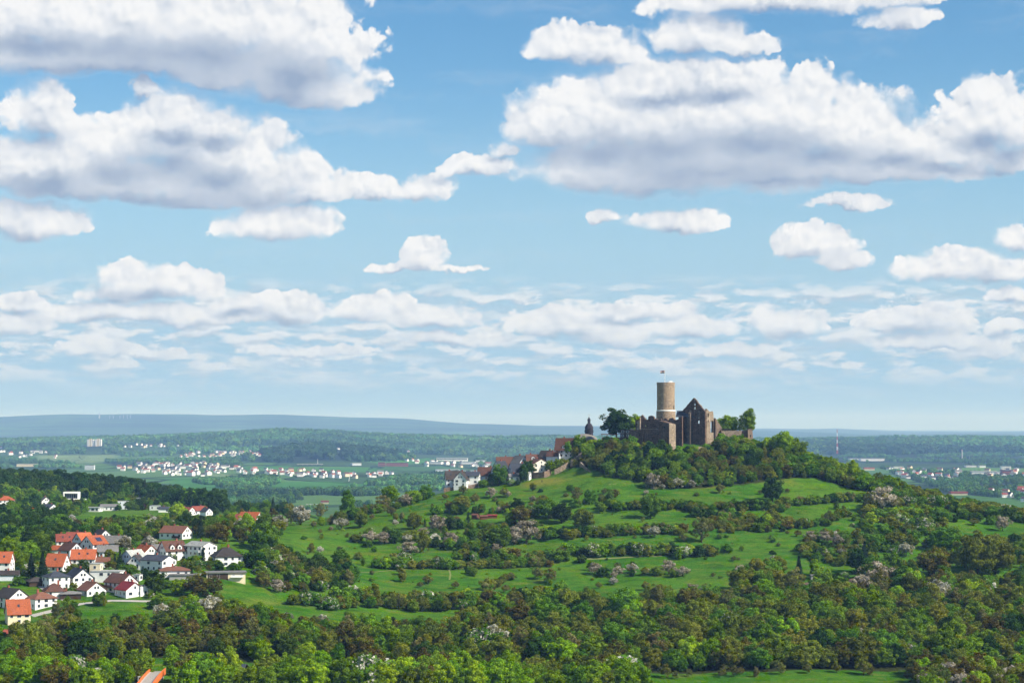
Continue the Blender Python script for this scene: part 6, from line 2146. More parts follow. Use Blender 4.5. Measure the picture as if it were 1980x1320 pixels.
# --- woods
CAS = [{'mid': 4, 'olive': 2, 'sh_mid': 1}, {'fresh': 1.5, 'mid': 3, 'dark': 1}, {'dark': 3, 'mid': 3, 'bronze': 0.5}, {'olive': 3, 'bronze': 1.2, 'mid': 2}]
wood([(1108, 905), (1128, 880), (1150, 866), (1210, 862), (1262, 872), (1320, 880), (1390, 866), (1440, 872), (1520, 886), (1600, 905), (1690, 940), (1690, 955), (1600, 930), (1540, 925), (1420, 940), (1290, 945), (1190, 924)],
     26, (5.0, 8.5), CAS, 'wood on the steep cone under the castle')
wood([(1470, 872), (1530, 880), (1600, 902), (1690, 938), (1750, 955), (1700, 958), (1600, 925), (1500, 900)], 30, (6.5, 10.5), {'fresh': 3, 'mid': 3, 'olive': 1}, 'bright wood on the right shoulder of the castle hill')
BOT = [{'mid': 4, 'dark': 1.6, 'fresh': 1.0, 'olive': 1.5}, {'olive': 4, 'bronze': 1.0, 'grey': 1.0, 'mid': 2}, {'bronze': 0.8, 'olive': 3, 'mid': 2.6}, {'mid': 3, 'olive': 2.4, 'bloom': 0.15, 'sh_bloom': 0.25, 'dark': 1.2, 'fresh': 0.5},
       {'bronze': 1.0, 'grey': 1.6, 'olive': 3, 'mid': 1.6, 'pink': 0.1}]
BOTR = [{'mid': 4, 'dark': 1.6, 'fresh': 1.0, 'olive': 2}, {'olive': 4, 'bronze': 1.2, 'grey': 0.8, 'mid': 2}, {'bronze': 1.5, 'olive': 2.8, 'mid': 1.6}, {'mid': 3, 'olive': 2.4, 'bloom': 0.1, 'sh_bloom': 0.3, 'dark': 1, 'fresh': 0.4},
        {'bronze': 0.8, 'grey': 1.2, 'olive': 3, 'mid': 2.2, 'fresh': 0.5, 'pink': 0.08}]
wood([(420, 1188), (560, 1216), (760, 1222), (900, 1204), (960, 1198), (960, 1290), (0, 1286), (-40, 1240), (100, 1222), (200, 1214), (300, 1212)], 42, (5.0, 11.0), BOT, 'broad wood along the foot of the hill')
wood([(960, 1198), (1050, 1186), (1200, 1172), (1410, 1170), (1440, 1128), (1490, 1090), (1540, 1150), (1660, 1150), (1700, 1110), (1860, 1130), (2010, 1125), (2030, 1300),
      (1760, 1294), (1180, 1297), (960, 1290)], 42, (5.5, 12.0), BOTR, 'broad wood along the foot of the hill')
wood([(120, 1172), (230, 1166), (300, 1168), (420, 1172), (430, 1190), (300, 1206), (120, 1222), (60, 1222)], 60, (4, 7), BOT, 'gardens and trees below the village')
wood([(-30, 1300), (240, 1308), (600, 1312), (1000, 1312), (1220, 1318), (1240, 1350), (-40, 1350)], 34, (7.5, 11.5), [{'fresh': 4, 'mid': 1}, {'fresh': 3, 'olive': 1.2}, {'fresh': 2, 'mid': 2, 'bronze': 1, 'sh_bloom': 0.4}], 'bright row of trees along the bottom of the view')
wood([(1180, 1300), (1300, 1305), (1420, 1302), (1560, 1300), (1700, 1300), (1700, 1306), (1180, 1308)], 60, (3.5, 6), {'grey': 3, 'fruit': 1}, 'thin saplings on the bottom meadow')
wood([(1760, 1300), (1990, 1300), (2000, 1345), (1780, 1345)], 40, (6, 9.5), {'olive': 2, 'fresh': 1.5, 'bronze': 1, 'pink': 0.5}, 'trees in the bottom right corner')
# trees around and above the village
wood([(0, 1140), (60, 1130), (130, 1160), (220, 1160), (300, 1160), (390, 1130), (480, 1130), (520, 1100), (470, 1075), (420, 1072), (340, 1064), (250, 1058), (130, 1060), (60, 1064), (0, 1064)], 42, (2.4, 5.6),
     {'mid': 2, 'fresh': 1, 'olive': 1.5, 'sh_mid': 3, 'sh_dark': 2, 'dark': 1, 'bloom': 0.4, 'sh_bloom': 0.5, 'bronze': 0.8}, 'gardens between the village houses')
wood([(480, 1086), (540, 1080), (600, 1100), (690, 1112), (690, 1140), (600, 1150), (520, 1148), (490, 1120)], 32, (4, 8), {'mid': 3, 'olive': 2, 'dark': 1.5, 'sh_dark': 2, 'bloom': 0.6, 'grey': 0.8, 'bronze': 0.5, 'sh_bloom': 0.8},
     'orchard and scrub between village and great meadow')
wood([(-40, 1062), (-40, 1010), (40, 1004), (110, 1006), (140, 1038), (230, 1050), (130, 1060)], 42, (7, 11), {'dark': 4, 'mid': 1.5, 'spruce': 0.5}, 'shaded wood behind the village')
wood([(240, 1050), (140, 1034), (130, 1022), (300, 1020), (440, 1018), (540, 1012), (545, 1040), (470, 1060), (400, 1040)], 70, (4, 9), {'mid': 3, 'dark': 2, 'fresh': 0.8, 'olive': 1.5, 'bronze': 0.6, 'spruce': 0.5, 'bloom': 0.4},
     'trees and gardens on the meadow above the village')
hedge([(130, 1014), (200, 1018), (280, 1018), (330, 1014)], 4, (4, 6.5), {'dark': 2, 'sh_dark': 3, 'mid': 1}, 'hedge under the far green meadow', 2.5)
wood([(0, 1003), (60, 998), (140, 1000), (200, 988), (300, 986), (420, 998), (560, 1000), (640, 1000), (640, 990), (420, 975), (280, 962), (120, 955), (-40, 960), (-40, 1003)], 95, (4.5, 8.5),
     {'mid': 3, 'dark': 3, 'spruce': 0.8, 'purple': 0.3, 'fresh': 0.5, 'olive': 0.8}, 'gardens among the villas by the wooded ridge')
wood([(-60, 962), (-60, 930), (60, 930), (180, 938), (300, 955), (380, 972), (430, 990), (380, 990), (280, 968), (120, 958)], 58, (12, 18), [{'dark': 5, 'spruce': 1}, {'mid': 1, 'dark': 4}, {'dark': 3, 'spruce': 1.5}, {'mid': 1, 'dark': 3}],
     'dark wooded ridge left of the valley')
wood([(-60, 985), (-60, 935), (30, 950), (110, 962), (110, 980), (40, 975)], 70, (8, 13), {'fresh': 0.7, 'mid': 3, 'dark': 2}, 'light green edge of the wooded ridge')

GROUPNAME = {'tree': 'trees', 'shrub': 'shrubs', 'blossoming_tree': 'blossom trees', 'conifer': 'conifers', 'orchard_tree': 'orchard trees', 'flowering_shrub': 'flowering shrubs'}


SHAPE_WORD = dict(round='round', broad='spreading', tall='narrow', airy='loose', orchard='low', conifer='pointed', shrub='wide', bush='dense')
LANDMARKS = [
    # (zone fragment, [(px limit, phrase)])
    ('foot of the hill', [(130, 'below the cream house'), (260, 'left below the village meadow'), (420, 'below the flowering village trees'), (560, 'left of the narrow lower meadow'), (720, 'below the narrow lower meadow'),
                          (860, 'right below the narrow lower meadow'), (1000, 'below the diagonal hedge'), (1120, 'below the bare twiggy tree'), (1250, 'below the whitish blossom tree'), (1350, 'below the pale blossom pair'),
                          (1450, 'below the round pink blossom tree'), (1560, 'left below the hillside garden'), (1680, 'below the hillside garden'), (1800, 'below the bronze orange tree'), (1900, 'below the very large olive tree'), (3000, 'at the right edge')]),
    ('bottom of the view', [(90, 'at the left corner'), (180, 'left of the orange bridge'), (265, 'just left of the orange bridge'), (345, 'just right of the orange bridge'), (430, 'between bridge and barn'), (520, 'beside the dark barn'),
                            (640, 'right of the dark barn'), (780, 'below the brown middle wood'), (920, 'in its middle'), (1060, 'right of its middle'), (3000, 'at its right end')]),
    ('under the castle', [(1160, 'below the church'), (1230, 'below the lime trees'), (1300, 'below the bastion'), (1370, 'below the ruined hall'), (1440, 'below the ward wall'), (1520, 'below the corner turret'), (3000, 'towards the right skyline')]),
    ('shoulder of the castle hill', [(1540, 'by the corner turret'), (1600, 'at its crest'), (1660, 'halfway down'), (3000, 'at its lower end')]),
    ('upper hedge under', [(1250, 'left part'), (1340, 'below the blossom shrubs'), (1430, 'below the turret'), (3000, 'beside the round dark tree')]),
    ('mid-slope hedge', [(1120, 'left end'), (1200, 'left half'), (1270, 'near the white blossom'), (3000, 'right end')]),
    ('long hedge', [(800, 'near the lone blossom tree'), (900, 'left half'), (980, 'right half'), (3000, 'right end')]),
    ('right skyline', [(1760, 'by the greyish blossom tree'), (1840, 'middle part'), (1920, 'by the thin pole'), (3000, 'by the tall spruce')]),
    ('great meadow', [(760, 'left end'), (880, 'left half'), (1000, 'right half'), (3000, 'right end')]),
    ('lower belt', [(1180, 'left end'), (1260, 'left half'), (1330, 'right half'), (3000, 'right end')]),
    ('village houses', [(60, 'by the left orange roof'), (130, 'by the hipped roofs'), (210, 'by the flat modern house'), (290, 'by the maroon roof'), (360, 'by the dormer house'), (430, 'by the tall white house'), (3000, 'by the big hipped roof')]),
]


def auto_label(d, look):
    shp = KINDS[d['kind']][0][d['var']]
    px, _ = project(d['x'], d['y'], d['z'])
    rel = d['h'] / REFH[shp]
    size = 'tall' if rel > 1.12 else ('small' if rel < 0.8 else '')
    extra = ''
    for frag, bins in LANDMARKS:
        if frag in d['zone']:
            extra = next(ph for lim, ph in bins if px < lim)
            break
    else:
        extra = ''
    z = d['zone']
    lk = look.replace(' just coming into leaf', '')
    w = f"{size} {SHAPE_WORD[shp]} {lk} in the {z} {extra}".split()
    if len(w) > 16:
        w = f"{size} {SHAPE_WORD[shp]} {lk}, {z} {extra}".replace('broad wood along the foot of the hill', 'foot-of-hill wood').replace('bright row of trees along the bottom of the view', 'bottom tree row').split()
    return ' '.join(w[:16])


def build_plant(d):
    kind = d['kind']
    look, name, cat = KINDS[kind][3:]
    shp, cm, tm = crown_of(kind, d['var'])
    label = d['label'] or auto_label(d, look)
    o = thing(name, label, cat, (d['x'], d['y'], d['z']), d['rot'])
    if d['solo']:
        o['group'] = GROUPNAME[name] + ' standing out on the hill and in the village'
    else:
        o['group'] = f"{look}s in the {d['zone']}"
    sq = 1.0 + 0.16 * (((d['x'] * 13.7) % 1.0) - 0.5)
    o.scale = (d['s'] / sq, d['s'] / sq, d['s'] * sq)
    obj('trunk', tm, o)
    obj('crown', cm, o)
    return o


caps = {'tree': 300, 'shrub': 300, 'blossoming_tree': 200, 'conifer': 100, 'orchard_tree': 100, 'flowering_shrub': 140}
rest = []
count = {}
PLANTS.sort(key=lambda d: (not d['solo'], -d['size']))
for d in PLANTS:
    nm = KINDS[d['kind']][4]
    count[nm] = count.get(nm, 0) + 1
    if count[nm] <= caps[nm]:
        build_plant(d)
    else:
        rest.append(d)
print('PLANTS', len(PLANTS), count, 'rest', len(rest))


# the rest of the woods: one mass, spread by geometry nodes from the same kinds of plants
def spread(name, plants, sources, rots=True):
    """points with scale, turn and kind; each takes one of the source meshes"""
    src = bpy.data.collections.new(name + '_sources')
    for i, me in enumerate(sources):
        o = bpy.data.objects.new('%s_source_%03d' % (name, i), me)
        src.objects.link(o)
    me = bpy.data.meshes.new(name)
    me.from_pydata([p[:3] for p in plants], [], [])
    for nm, col_, ty in (('size', 3, 'FLOAT'), ('turn', 4, 'FLOAT'), ('pick', 5, 'INT')):
        a = me.attributes.new(nm, ty, 'POINT')
        a.data.foreach_set('value', [p[col_] for p in plants])
    ng = bpy.data.node_groups.new(name, 'GeometryNodeTree')
    ng.interface.new_socket('Geometry', in_out='INPUT', socket_type='NodeSocketGeometry')
    ng.interface.new_socket('Geometry', in_out='OUTPUT', socket_type='NodeSocketGeometry')
    N, Lk = ng.nodes, ng.links
    gi, go = N.new('NodeGroupInput'), N.new('NodeGroupOutput')
    ci = N.new('GeometryNodeCollectionInfo')
    ci.inputs['Collection'].default_value = src
    ci.inputs['Separate Children'].default_value = True
    ci.inputs['Reset Children'].default_value = True
    ip = N.new('GeometryNodeInstanceOnPoints')
    ip.inputs['Pick Instance'].default_value = True

    def attr(nm, ty):
        a = N.new('GeometryNodeInputNamedAttribute')
        a.data_type = ty
        a.inputs['Name'].default_value = nm
        return a.outputs['Attribute']
    cx = N.new('ShaderNodeCombineXYZ')
    Lk.new(attr('turn', 'FLOAT'), cx.inputs[2])
    e2r = N.new('FunctionNodeEulerToRotation')
    Lk.new(cx.outputs[0], e2r.inputs[0])
    Lk.new(gi.outputs[0], ip.inputs['Points'])
    Lk.new(ci.outputs[0], ip.inputs['Instance'])
    Lk.new(attr('pick', 'INT'), ip.inputs['Instance Index'])
    Lk.new(e2r.outputs[0], ip.inputs['Rotation'])
    Lk.new(attr('size', 'FLOAT'), ip.inputs['Scale'])
    Lk.new(ip.outputs[0], go.inputs[0])
    o = obj(name, me)
    md = o.modifiers.new('spread', 'NODES')
    md.node_group = ng
    return o


combos = sorted({(d['kind'], d['var']) for d in rest})
if rest:
    ix = {c: i for i, c in enumerate(combos)}
    srcs = [crown_of(*c)[1] for c in combos]
    pts = [(d['x'], d['y'], d['z'], d['s'], d['rot'], ix[(d['kind'], d['var'])]) for d in rest]
    tag(spread('woodland', pts, srcs), 'mass of further trees and shrubs filling the woods and hedges', 'woodland', kind='stuff')


# ------------------------------------------------------------------ the valley beyond
def hit_far(px, py, y0=2150.0, y1=22000.0):
    px, py = np.atleast_1d(np.asarray(px, float)), np.atleast_1d(np.asarray(py, float))
    dx, dz = pdir(px, py)
    out = np.full(px.shape, y1)
    done = np.zeros(px.shape, bool)
    yy = y0
    while yy < y1:
        below = (dz * yy <= far_h(dx * yy, np.full(px.shape, yy))) & ~done
        out[below] = yy
        done |= below
        if done.all():
            break
        yy *= 1.004
    return np.stack([dx * out, out, far_h(dx * out, out)], -1)


def far1(px, py):
    return Vector(hit_far(px, py)[0])


FIELDS = [
    [(322, 924), (400, 924), (446, 938), (458, 948), (340, 946)], [(528, 932), (640, 930), (764, 940), (764, 947), (700, 951), (600, 949), (528, 945)], [(428, 963), (530, 961), (566, 965), (470, 970)],
    [(345, 870), (410, 868), (424, 874), (350, 876)], [(600, 903), (720, 904), (775, 912), (640, 913)], [(715, 887), (832, 885), (832, 897), (720, 897)], [(815, 863), (852, 868), (815, 870)],
    [(455, 903), (560, 900), (600, 905), (480, 908)], [(1700, 866), (1760, 864), (1770, 868), (1710, 869)],
]
PALE = [[(70, 880), (225, 879), (220, 892), (70, 893)], [(0, 855), (60, 854), (70, 858), (0, 859)], [(110, 885), (190, 885), (190, 895), (110, 896)], [(385, 918), (440, 915), (450, 920), (390, 922)]]
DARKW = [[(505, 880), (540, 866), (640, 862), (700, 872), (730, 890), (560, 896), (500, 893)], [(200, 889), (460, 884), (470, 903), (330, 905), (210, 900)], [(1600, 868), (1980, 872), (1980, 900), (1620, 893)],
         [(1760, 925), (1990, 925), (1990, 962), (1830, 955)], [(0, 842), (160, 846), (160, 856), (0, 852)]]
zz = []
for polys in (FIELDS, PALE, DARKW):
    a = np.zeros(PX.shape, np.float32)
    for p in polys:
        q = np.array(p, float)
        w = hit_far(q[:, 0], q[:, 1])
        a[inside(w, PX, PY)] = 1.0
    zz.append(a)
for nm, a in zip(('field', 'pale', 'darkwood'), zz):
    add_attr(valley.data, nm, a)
# wire the outlines into the valley material: these parcels have their own crops
vm = MATS['valley_land']
t = NT(vm.node_tree)
bs = next(n for n in t.n if n.type == 'BSDF_PRINCIPLED')
prev = bs.inputs['Base Color'].links[0].from_socket
at1 = []
for nm in ('field', 'pale', 'darkwood'):
    a_ = t.node('ShaderNodeAttribute')
    a_.attribute_name = nm
    at1.append(a_.outputs['Fac'])
co = t.node('ShaderNodeTexCoord').outputs['Object']
nf_ = t.noise(co, 0.006, 4.0, 0.6)
var = t.m('ADD', 0.8, t.m('MULTIPLY', nf_, 0.4))
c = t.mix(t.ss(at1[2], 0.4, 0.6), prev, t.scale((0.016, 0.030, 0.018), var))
c = t.mix(t.ss(at1[0], 0.35, 0.65), c, t.scale((0.042, 0.140, 0.022), var))
c = t.mix(t.ss(at1[1], 0.35, 0.65), c, t.scale((0.125, 0.185, 0.070), var))
t.put(bs.inputs['Base Color'], c)


# towns: simple houses, each its own object
def town_house(L, W, h, rh, wall, roof):
    b = MB()
    b.extrude([(-L / 2, -W / 2, -3), (-L / 2, W / 2, -3), (-L / 2, W / 2, h), (-L / 2, 0, h + rh), (-L / 2, -W / 2, h)], (L, 0, 0), 0)
    for s in (-1, 1):
        b.extrude([(-L / 2 - 0.4, 0, h + rh + 0.1), (-L / 2 - 0.4, s * (W / 2 + 0.5), h - 0.3), (-L / 2 - 0.4, s * (W / 2 + 0.5), h), (-L / 2 - 0.4, 0, h + rh + 0.4)], (L + 0.8, 0, 0), 1)
    for i in range(3):
        x = (i - 1) * L * 0.3
        b.box(x - 0.6, x + 0.6, -W / 2 - 0.05, -W / 2 + 0.1, h * 0.4, h * 0.4 + 1.4, 2)
    return b.mesh('house', [wall, 'roof_' + roof, 'glass'])


TH = [town_house(13, 10, 6.5, 4.0, 'wall_white', 'red'), town_house(12, 10, 6.5, 4.2, 'wall_white', 'orange'), town_house(13, 10, 6.0, 4.0, 'wall_white', 'dark'), town_house(15, 11, 7.5, 4.0, 'wall_cream', 'brown'),
      town_house(18, 11, 8.0, 3.4, 'wall_white', 'grey'), town_house(11, 9, 6.0, 4.4, 'wall_white', 'slate'), town_house(22, 12, 9.0, 3.0, 'wall_white', 'red')]
TOWN = []
LOOK = ['white house with red roof', 'white house with orange roof', 'white house with dark roof', 'cream house with brown roof', 'white block with grey roof', 'white house with slate roof', 'long white block with red roof']
TOWNS = [
    ([(215, 905), (260, 899), (320, 896), (400, 896), (470, 903), (470, 913), (400, 921), (320, 919), (250, 914)], 104, 'the white town beyond the ridge', (1, 1, 3, 1.6, 2, 2, 1)),
    ([(470, 908), (560, 908), (660, 912), (760, 914), (760, 922), (660, 926), (560, 922), (470, 917)], 54, 'the village strung along the valley', (3, 2, 2, 1, 1, 1, 1)),
    ([(335, 878), (420, 874), (500, 874), (505, 882), (430, 886), (345, 885)], 40, 'the red village under the far forest', (4, 3, 1, 1, 1, 1, 1)),
    ([(620, 866), (700, 864), (790, 868), (790, 875), (690, 874)], 18, 'the scattered far hillside village', (1, 0.5, 2, 1, 2, 2, 0.5)),
    ([(0, 866), (60, 870), (110, 878), (120, 886), (40, 886), (0, 880)], 16, 'the far settlement at the left edge', (2, 1, 1, 1, 2, 1, 1)),
    ([(235, 862), (300, 858), (345, 860), (345, 866), (250, 868)], 12, 'the hamlet under the far forest left of centre', (2, 1, 1, 1, 1, 1, 1)),
    ([(1715, 908), (1760, 904), (1860, 910), (1860, 926), (1800, 928), (1740, 924)], 30, 'the settlement right of the castle hill', (2, 1, 2, 1, 1, 2, 1)),
    ([(1880, 912), (1980, 906), (1985, 926), (1900, 924)], 18, 'the settlement at the right edge of the valley', (1, 1, 1, 2, 2, 1, 1)),
    ([(1900, 952), (1985, 948), (1985, 972), (1940, 968)], 9, 'the nearer houses under the right skyline', (3, 1, 2, 1, 1, 1, 1)),
    ([(760, 890), (830, 892), (930, 896), (960, 905), (820, 903)], 18, 'the works quarter left of the old village', (1, 0.5, 1, 1, 3, 1, 1)),
]
for poly, n, where, wts in TOWNS:
    k = 0
    q = np.array(poly, float)
    x0, x1, y0, y1 = q[:, 0].min(), q[:, 0].max(), q[:, 1].min(), q[:, 1].max()
    tries = 0
    cand = []
    while len(cand) < n and tries < 6000:
        tries += 1
        a, c = PR.uniform(x0, x1), PR.uniform(y0, y1)
        if inside(poly, np.array([a]), np.array([c]))[0] and all(abs(a - u) > 3.8 or abs(c - w) > 1.2 for u, w in cand):
            cand.append((a, c))
    w3 = hit_far(np.array([a for a, _ in cand]), np.array([c for _, c in cand]))
    for v in w3:
        i = PR.choices(range(7), wts)[0]
        TOWN.append((v[0], v[1]))
        o = obj('house', TH[i], None, (v[0], v[1], v[2] + 0.2), PR.choice((0.1, -0.5, 0.9, 1.35, -1.0)) + PR.uniform(-0.2, 0.2))
        k_ = PR.uniform(0.9, 1.2)
        o.scale = (k_, k_, k_)
        tag(o, LOOK[i] + ' in ' + where, 'house', 'houses in ' + where)


def block(name, label, cat, px, py, wpx, hpx, dep, wall, roof=None, yaw=0.0, bands=0, group=None, rise=0.0):
    p = far1(px, py)
    s = p.y / FPX
    L, h = wpx * s, hpx * s
    root = thing(name, label, cat, p, yaw, group)
    for k_ in range(int(L / 18) + 1):
        TOWN.append((p.x - L / 2 + 18 * k_, p.y))
    obj('wall', MB().box(-L / 2, L / 2, 0, dep, -6, h).mesh('wall', [wall]), root)
    b = MB().box(-L / 2 - 1, L / 2 + 1, -1, dep + 1, h + 0.01, h + max(1.0, rise))
    obj('roof', b.mesh('roof', [roof or wall]), root)
    if bands:
        b = MB()
        for i in range(bands):
            z = h * (i + 0.45) / bands
            b.box(-L / 2 + 1.5, L / 2 - 1.5, -0.25, 0.1, z, z + h / bands * 0.3)
        obj('window_band', b.mesh('window_band', ['glass']), root)
    return root


WK = 'works halls on the valley floor'
block('factory', 'long bright white factory hall left of the old village', 'factory', 874, 891, 60, 5.5, 60, 'wall_white', 'palegrey' and 'roof_palegrey', 0, 1, WK)
for i, (px, py, w, h, lab) in enumerate(((842, 897, 22, 4, 'white hall at the left end of the long factory'), (905, 897, 26, 4, 'white hall in front of the long factory at its right'), (930, 893, 20, 3, 'pale hall at the right end of the long factory'),
                                         (866, 912, 46, 4, 'low pale hall in front of the factory quarter'), (915, 914, 36, 4, 'low grey hall half hidden by the old village roofs'), (690, 900, 18, 4, 'low pale hall left of the red brick works'))):
    block('hall', lab, 'hall', px, py, w, h, 40, 'wall_white' if i < 3 else 'wall_pale', 'roof_palegrey', 0.1 * (i - 2), 0, WK)
block('brick_works', 'long red brick works in the middle of the valley', 'factory', 768, 901, 42, 6, 40, 'wall_brick', 'roof_rust', 0.05, 2, WK)
block('brick_works', 'small red brick works left of the long one', 'factory', 738, 901, 14, 7, 40, 'wall_brick', 'roof_rust', 0.05, 2, WK)
block('warehouse', 'long white warehouse right of the castle hill in front of forest', 'warehouse', 1688, 891, 46, 4.5, 60, 'wall_white', 'roof_palegrey', 0.0, 0, WK)
block('warehouse', 'low left wing of the long white warehouse', 'warehouse', 1655, 889, 24, 2.5, 40, 'wall_white', 'roof_palegrey', 0.0, 0, WK)
block('hall', 'broad white hall at the right edge of the valley', 'hall', 1906, 919, 52, 7, 60, 'wall_white', 'roof_palegrey', -0.1, 0, WK)
block('brick_block', 'red brick block right of the broad white hall', 'block', 1947, 917, 16, 8, 30, 'wall_brick', 'roof_grey', 0.0, 2, WK)
block('tower_block', 'pale tower block behind the broad white hall', 'block', 1946, 909, 18, 8, 26, 'wall_white', 'roof_grey', 0.0, 3, WK)
block('hall', 'low white building above the settlement at the right', 'hall', 1878, 903, 20, 3, 30, 'wall_white', 'roof_palegrey', 0.0, 0, WK)
block('hall', 'small white building near the top right of the settlement', 'hall', 1900, 904, 12, 4, 30, 'wall_white', 'roof_palegrey', 0.0, 0, WK)
block('hall', 'orange-roofed long building on the skyline of the right slope', 'hall', 1681, 909, 20, 3, 20, 'wall_cream', 'roof_orange', 0.0, 0, None, 4.0)
block('hall', 'grey flat building beside the dark red tree on the right', 'hall', 1738, 907, 18, 5, 26, 'wall_white', 'roof_palegrey', 0.0, 0, WK)
block('hall', 'long red-roofed building just above the bushes at the right', 'hall', 1855, 957, 32, 3, 18, 'wall_cream', 'roof_red', 0.05, 0, None, 4.0)
block('hall', 'yellowish hall at the left edge beyond the wooded ridge', 'hall', 50, 902, 36, 5, 40, 'wall_cream', 'roof_palegrey', 0.0, 0, WK)
block('hospital', 'tall pale grey block rising behind the wooded ridge', 'block', 173, 908, 18, 9, 24, 'wall_pale', 'roof_grey', 0.1, 4)
block('hall', 'white building among trees in the middle of the green fields', 'hall', 488, 941, 12, 3, 14, 'wall_white', 'roof_palegrey', 0.2, 0, WK)
block('hall', 'white shed roof behind the crest trees', 'hall', 606, 979, 26, 3, 16, 'wall_pale', 'roof_palegrey', 0.1, 0, WK)
block('hall', 'reddish roofed building behind the crest trees', 'hall', 628, 974, 14, 3, 14, 'wall_cream', 'roof_red', 0.1, 0, None, 3.0)
block('hall', 'low white hall at the far left of the valley', 'hall', 70, 874, 22, 3, 30, 'wall_white', 'roof_palegrey', 0.0, 0, WK)
for i, px in enumerate((174.5, 189.5)):
    p = far1(px, 863)
    s = p.y / FPX
    TOWN += [(p.x - 12, p.y), (p.x, p.y), (p.x + 12, p.y)]
    root = thing('tower_block', ('left' if i == 0 else 'right') + ' of the twin pale high-rise blocks in front of the far forest', 'high-rise', p, 0.0, 'twin high-rise blocks')
    for k in range(3):
        x = (k - 1) * 4.2 * s
        h = (13.5 + (1.0 if k == 1 else 0)) * s
        obj('slab', MB().box(x - 1.9 * s, x + 1.9 * s, k * 2 - 2, 16 + k * 2, -6, h).mesh('slab', ['wall_cream' if k == 1 else 'wall_white']), root)
        b = MB()
        for r_ in range(8):
            b.box(x - 1.4 * s, x + 1.4 * s, k * 2 - 2.3, k * 2 - 1.9, h * (r_ + 0.4) / 8, h * (r_ + 0.4) / 8 + h * 0.045)
        obj('window_band', b.mesh('window_band', ['glass']), root)

for px_ in (1617, 1619, 1621, 1858, 1860, 1862, 1874):
    v_ = far1(px_, 877 if px_ < 1700 else 888)
    TOWN.append((v_.x, v_.y))

# tree belts, copses and forest canopies: low crowns far away
def far_crown(seed, r, n, s, mat=None):
    rng = np.random.default_rng(seed)
    d = unit(rng.normal(size=(n, 3)) + np.array([0, 0, 0.35]))
    k = 1 + 0.25 * np.sin(4 * np.arctan2(d[:, 1], d[:, 0]) + seed)
    c = d * np.array([r, r, r * 0.95]) * (k * rng.uniform(0.75, 1.0, n))[:, None] + np.array([0, 0, r * 0.95])
    v, f = quads_from(c, unit(d + rng.normal(size=(n, 3)) * 0.4), rng.uniform(s * 0.7, s * 1.3, n), rng, 0.85)
    return mesh_np('far_crown', v, f, [mat or ('leaf_far' if seed % 3 else 'leaf_mid')], tint=np.clip(rng.random(n) * 0.5 + 0.25 * (seed % 3), 0, 1))


far_src = [far_crown(i, 5.2, 110, 3.0) for i in range(6)]
clump_src = [far_crown(20 + i, 17.0, 90, 11.0) for i in range(6)]


def clear_of_town(X_, Y_, reach=0.045, side=13):
    m_ = np.ones(X_.shape, bool)
    for (hx, hy) in TOWN:
        f = hy - Y_
        m_ &= ~((f > -25) & (f < hy * reach) & (np.abs(X_ - hx * Y_ / hy) < side))
    return m_


BELTS = [
    ([(372, 932), (450, 926), (535, 924), (540, 934), (500, 948), (440, 946)], 13), ([(430, 955), (560, 952), (700, 950), (770, 954), (680, 968), (560, 976), (430, 985), (380, 976)], 13),
    ([(680, 944), (760, 926), (850, 918), (930, 915), (930, 945), (780, 952)], 15),
    ([(200, 889), (460, 884), (470, 903), (330, 905), (210, 900)], 20), ([(1700, 905), (1980, 922), (1985, 968), (1830, 952)], 17),
    ([(1600, 872), (1980, 878), (1980, 905), (1640, 893)], 26), ([(0, 868), (130, 864), (160, 878), (0, 882)], 34), ([(230, 868), (345, 864), (345, 884), (235, 884)], 30), ([(940, 880), (1090, 872), (1090, 900), (1000, 905), (900, 900)], 24),
    ([(560, 976), (640, 968), (700, 960), (720, 978), (600, 992)], 12), ([(300, 955), (420, 960), (420, 975), (330, 968)], 14), ([(940, 905), (990, 900), (990, 915), (940, 918)], 20), ([(0, 882), (130, 894), (160, 905), (0, 905)], 30),
]
pts = []
for poly, step in BELTS:
    q = np.array(poly, float)
    w = hit_far(q[:, 0], q[:, 1])
    x0, x1, y0, y1 = w[:, 0].min(), w[:, 0].max(), w[:, 1].min(), w[:, 1].max()
    X_, Y_ = np.meshgrid(np.arange(x0, x1, step), np.arange(y0, y1, step))
    X_ = (X_ + NP.uniform(-0.5, 0.5, X_.shape) * step).ravel()
    Y_ = (Y_ + NP.uniform(-0.5, 0.5, Y_.shape) * step).ravel()
    m_ = inside(w, X_, Y_) & (fbm(X_ / 160, Y_ / 160, 2) > 0.46)
    X_, Y_ = X_[m_], Y_[m_]
    m_ = clear_of_town(X_, Y_)
    X_, Y_ = X_[m_], Y_[m_]
    pts += list(zip(X_, Y_, far_h(X_, Y_) - 0.3, NP.uniform(0.8, 1.5, X_.size), NP.uniform(0, 6.28, X_.size), NP.integers(0, 6, X_.size)))
print('BELT', len(pts))
tag(spread('tree_belt', pts, far_src), 'tree belts and copses spread over the valley floor', 'trees', kind='stuff')
X_, Y_ = np.meshgrid(np.arange(-3900, 3900, 32), np.arange(7600, 12600, 40))
X_ = (X_ + NP.uniform(-16, 16, X_.shape)).ravel()
Y_ = (Y_ + NP.uniform(-20, 20, Y_.shape)).ravel()
Z_ = far_h(X_, Y_)
gap = fbm(X_ / 420 + 3, Y_ / 520, 3)
m_ = (Z_ > -136 + 14 * (fbm(X_ / 300, Y_ / 300, 2) - 0.5)) & (gap > 0.36)
m_ &= (np.abs(X_) < Y_ * 0.30)
m_ &= clear_of_town(X_, Y_, 0.13, 22)
spur = np.zeros(X_.shape, bool)
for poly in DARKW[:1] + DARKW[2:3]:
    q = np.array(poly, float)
    spur |= inside(hit_far(q[:, 0], q[:, 1]), X_, Y_)
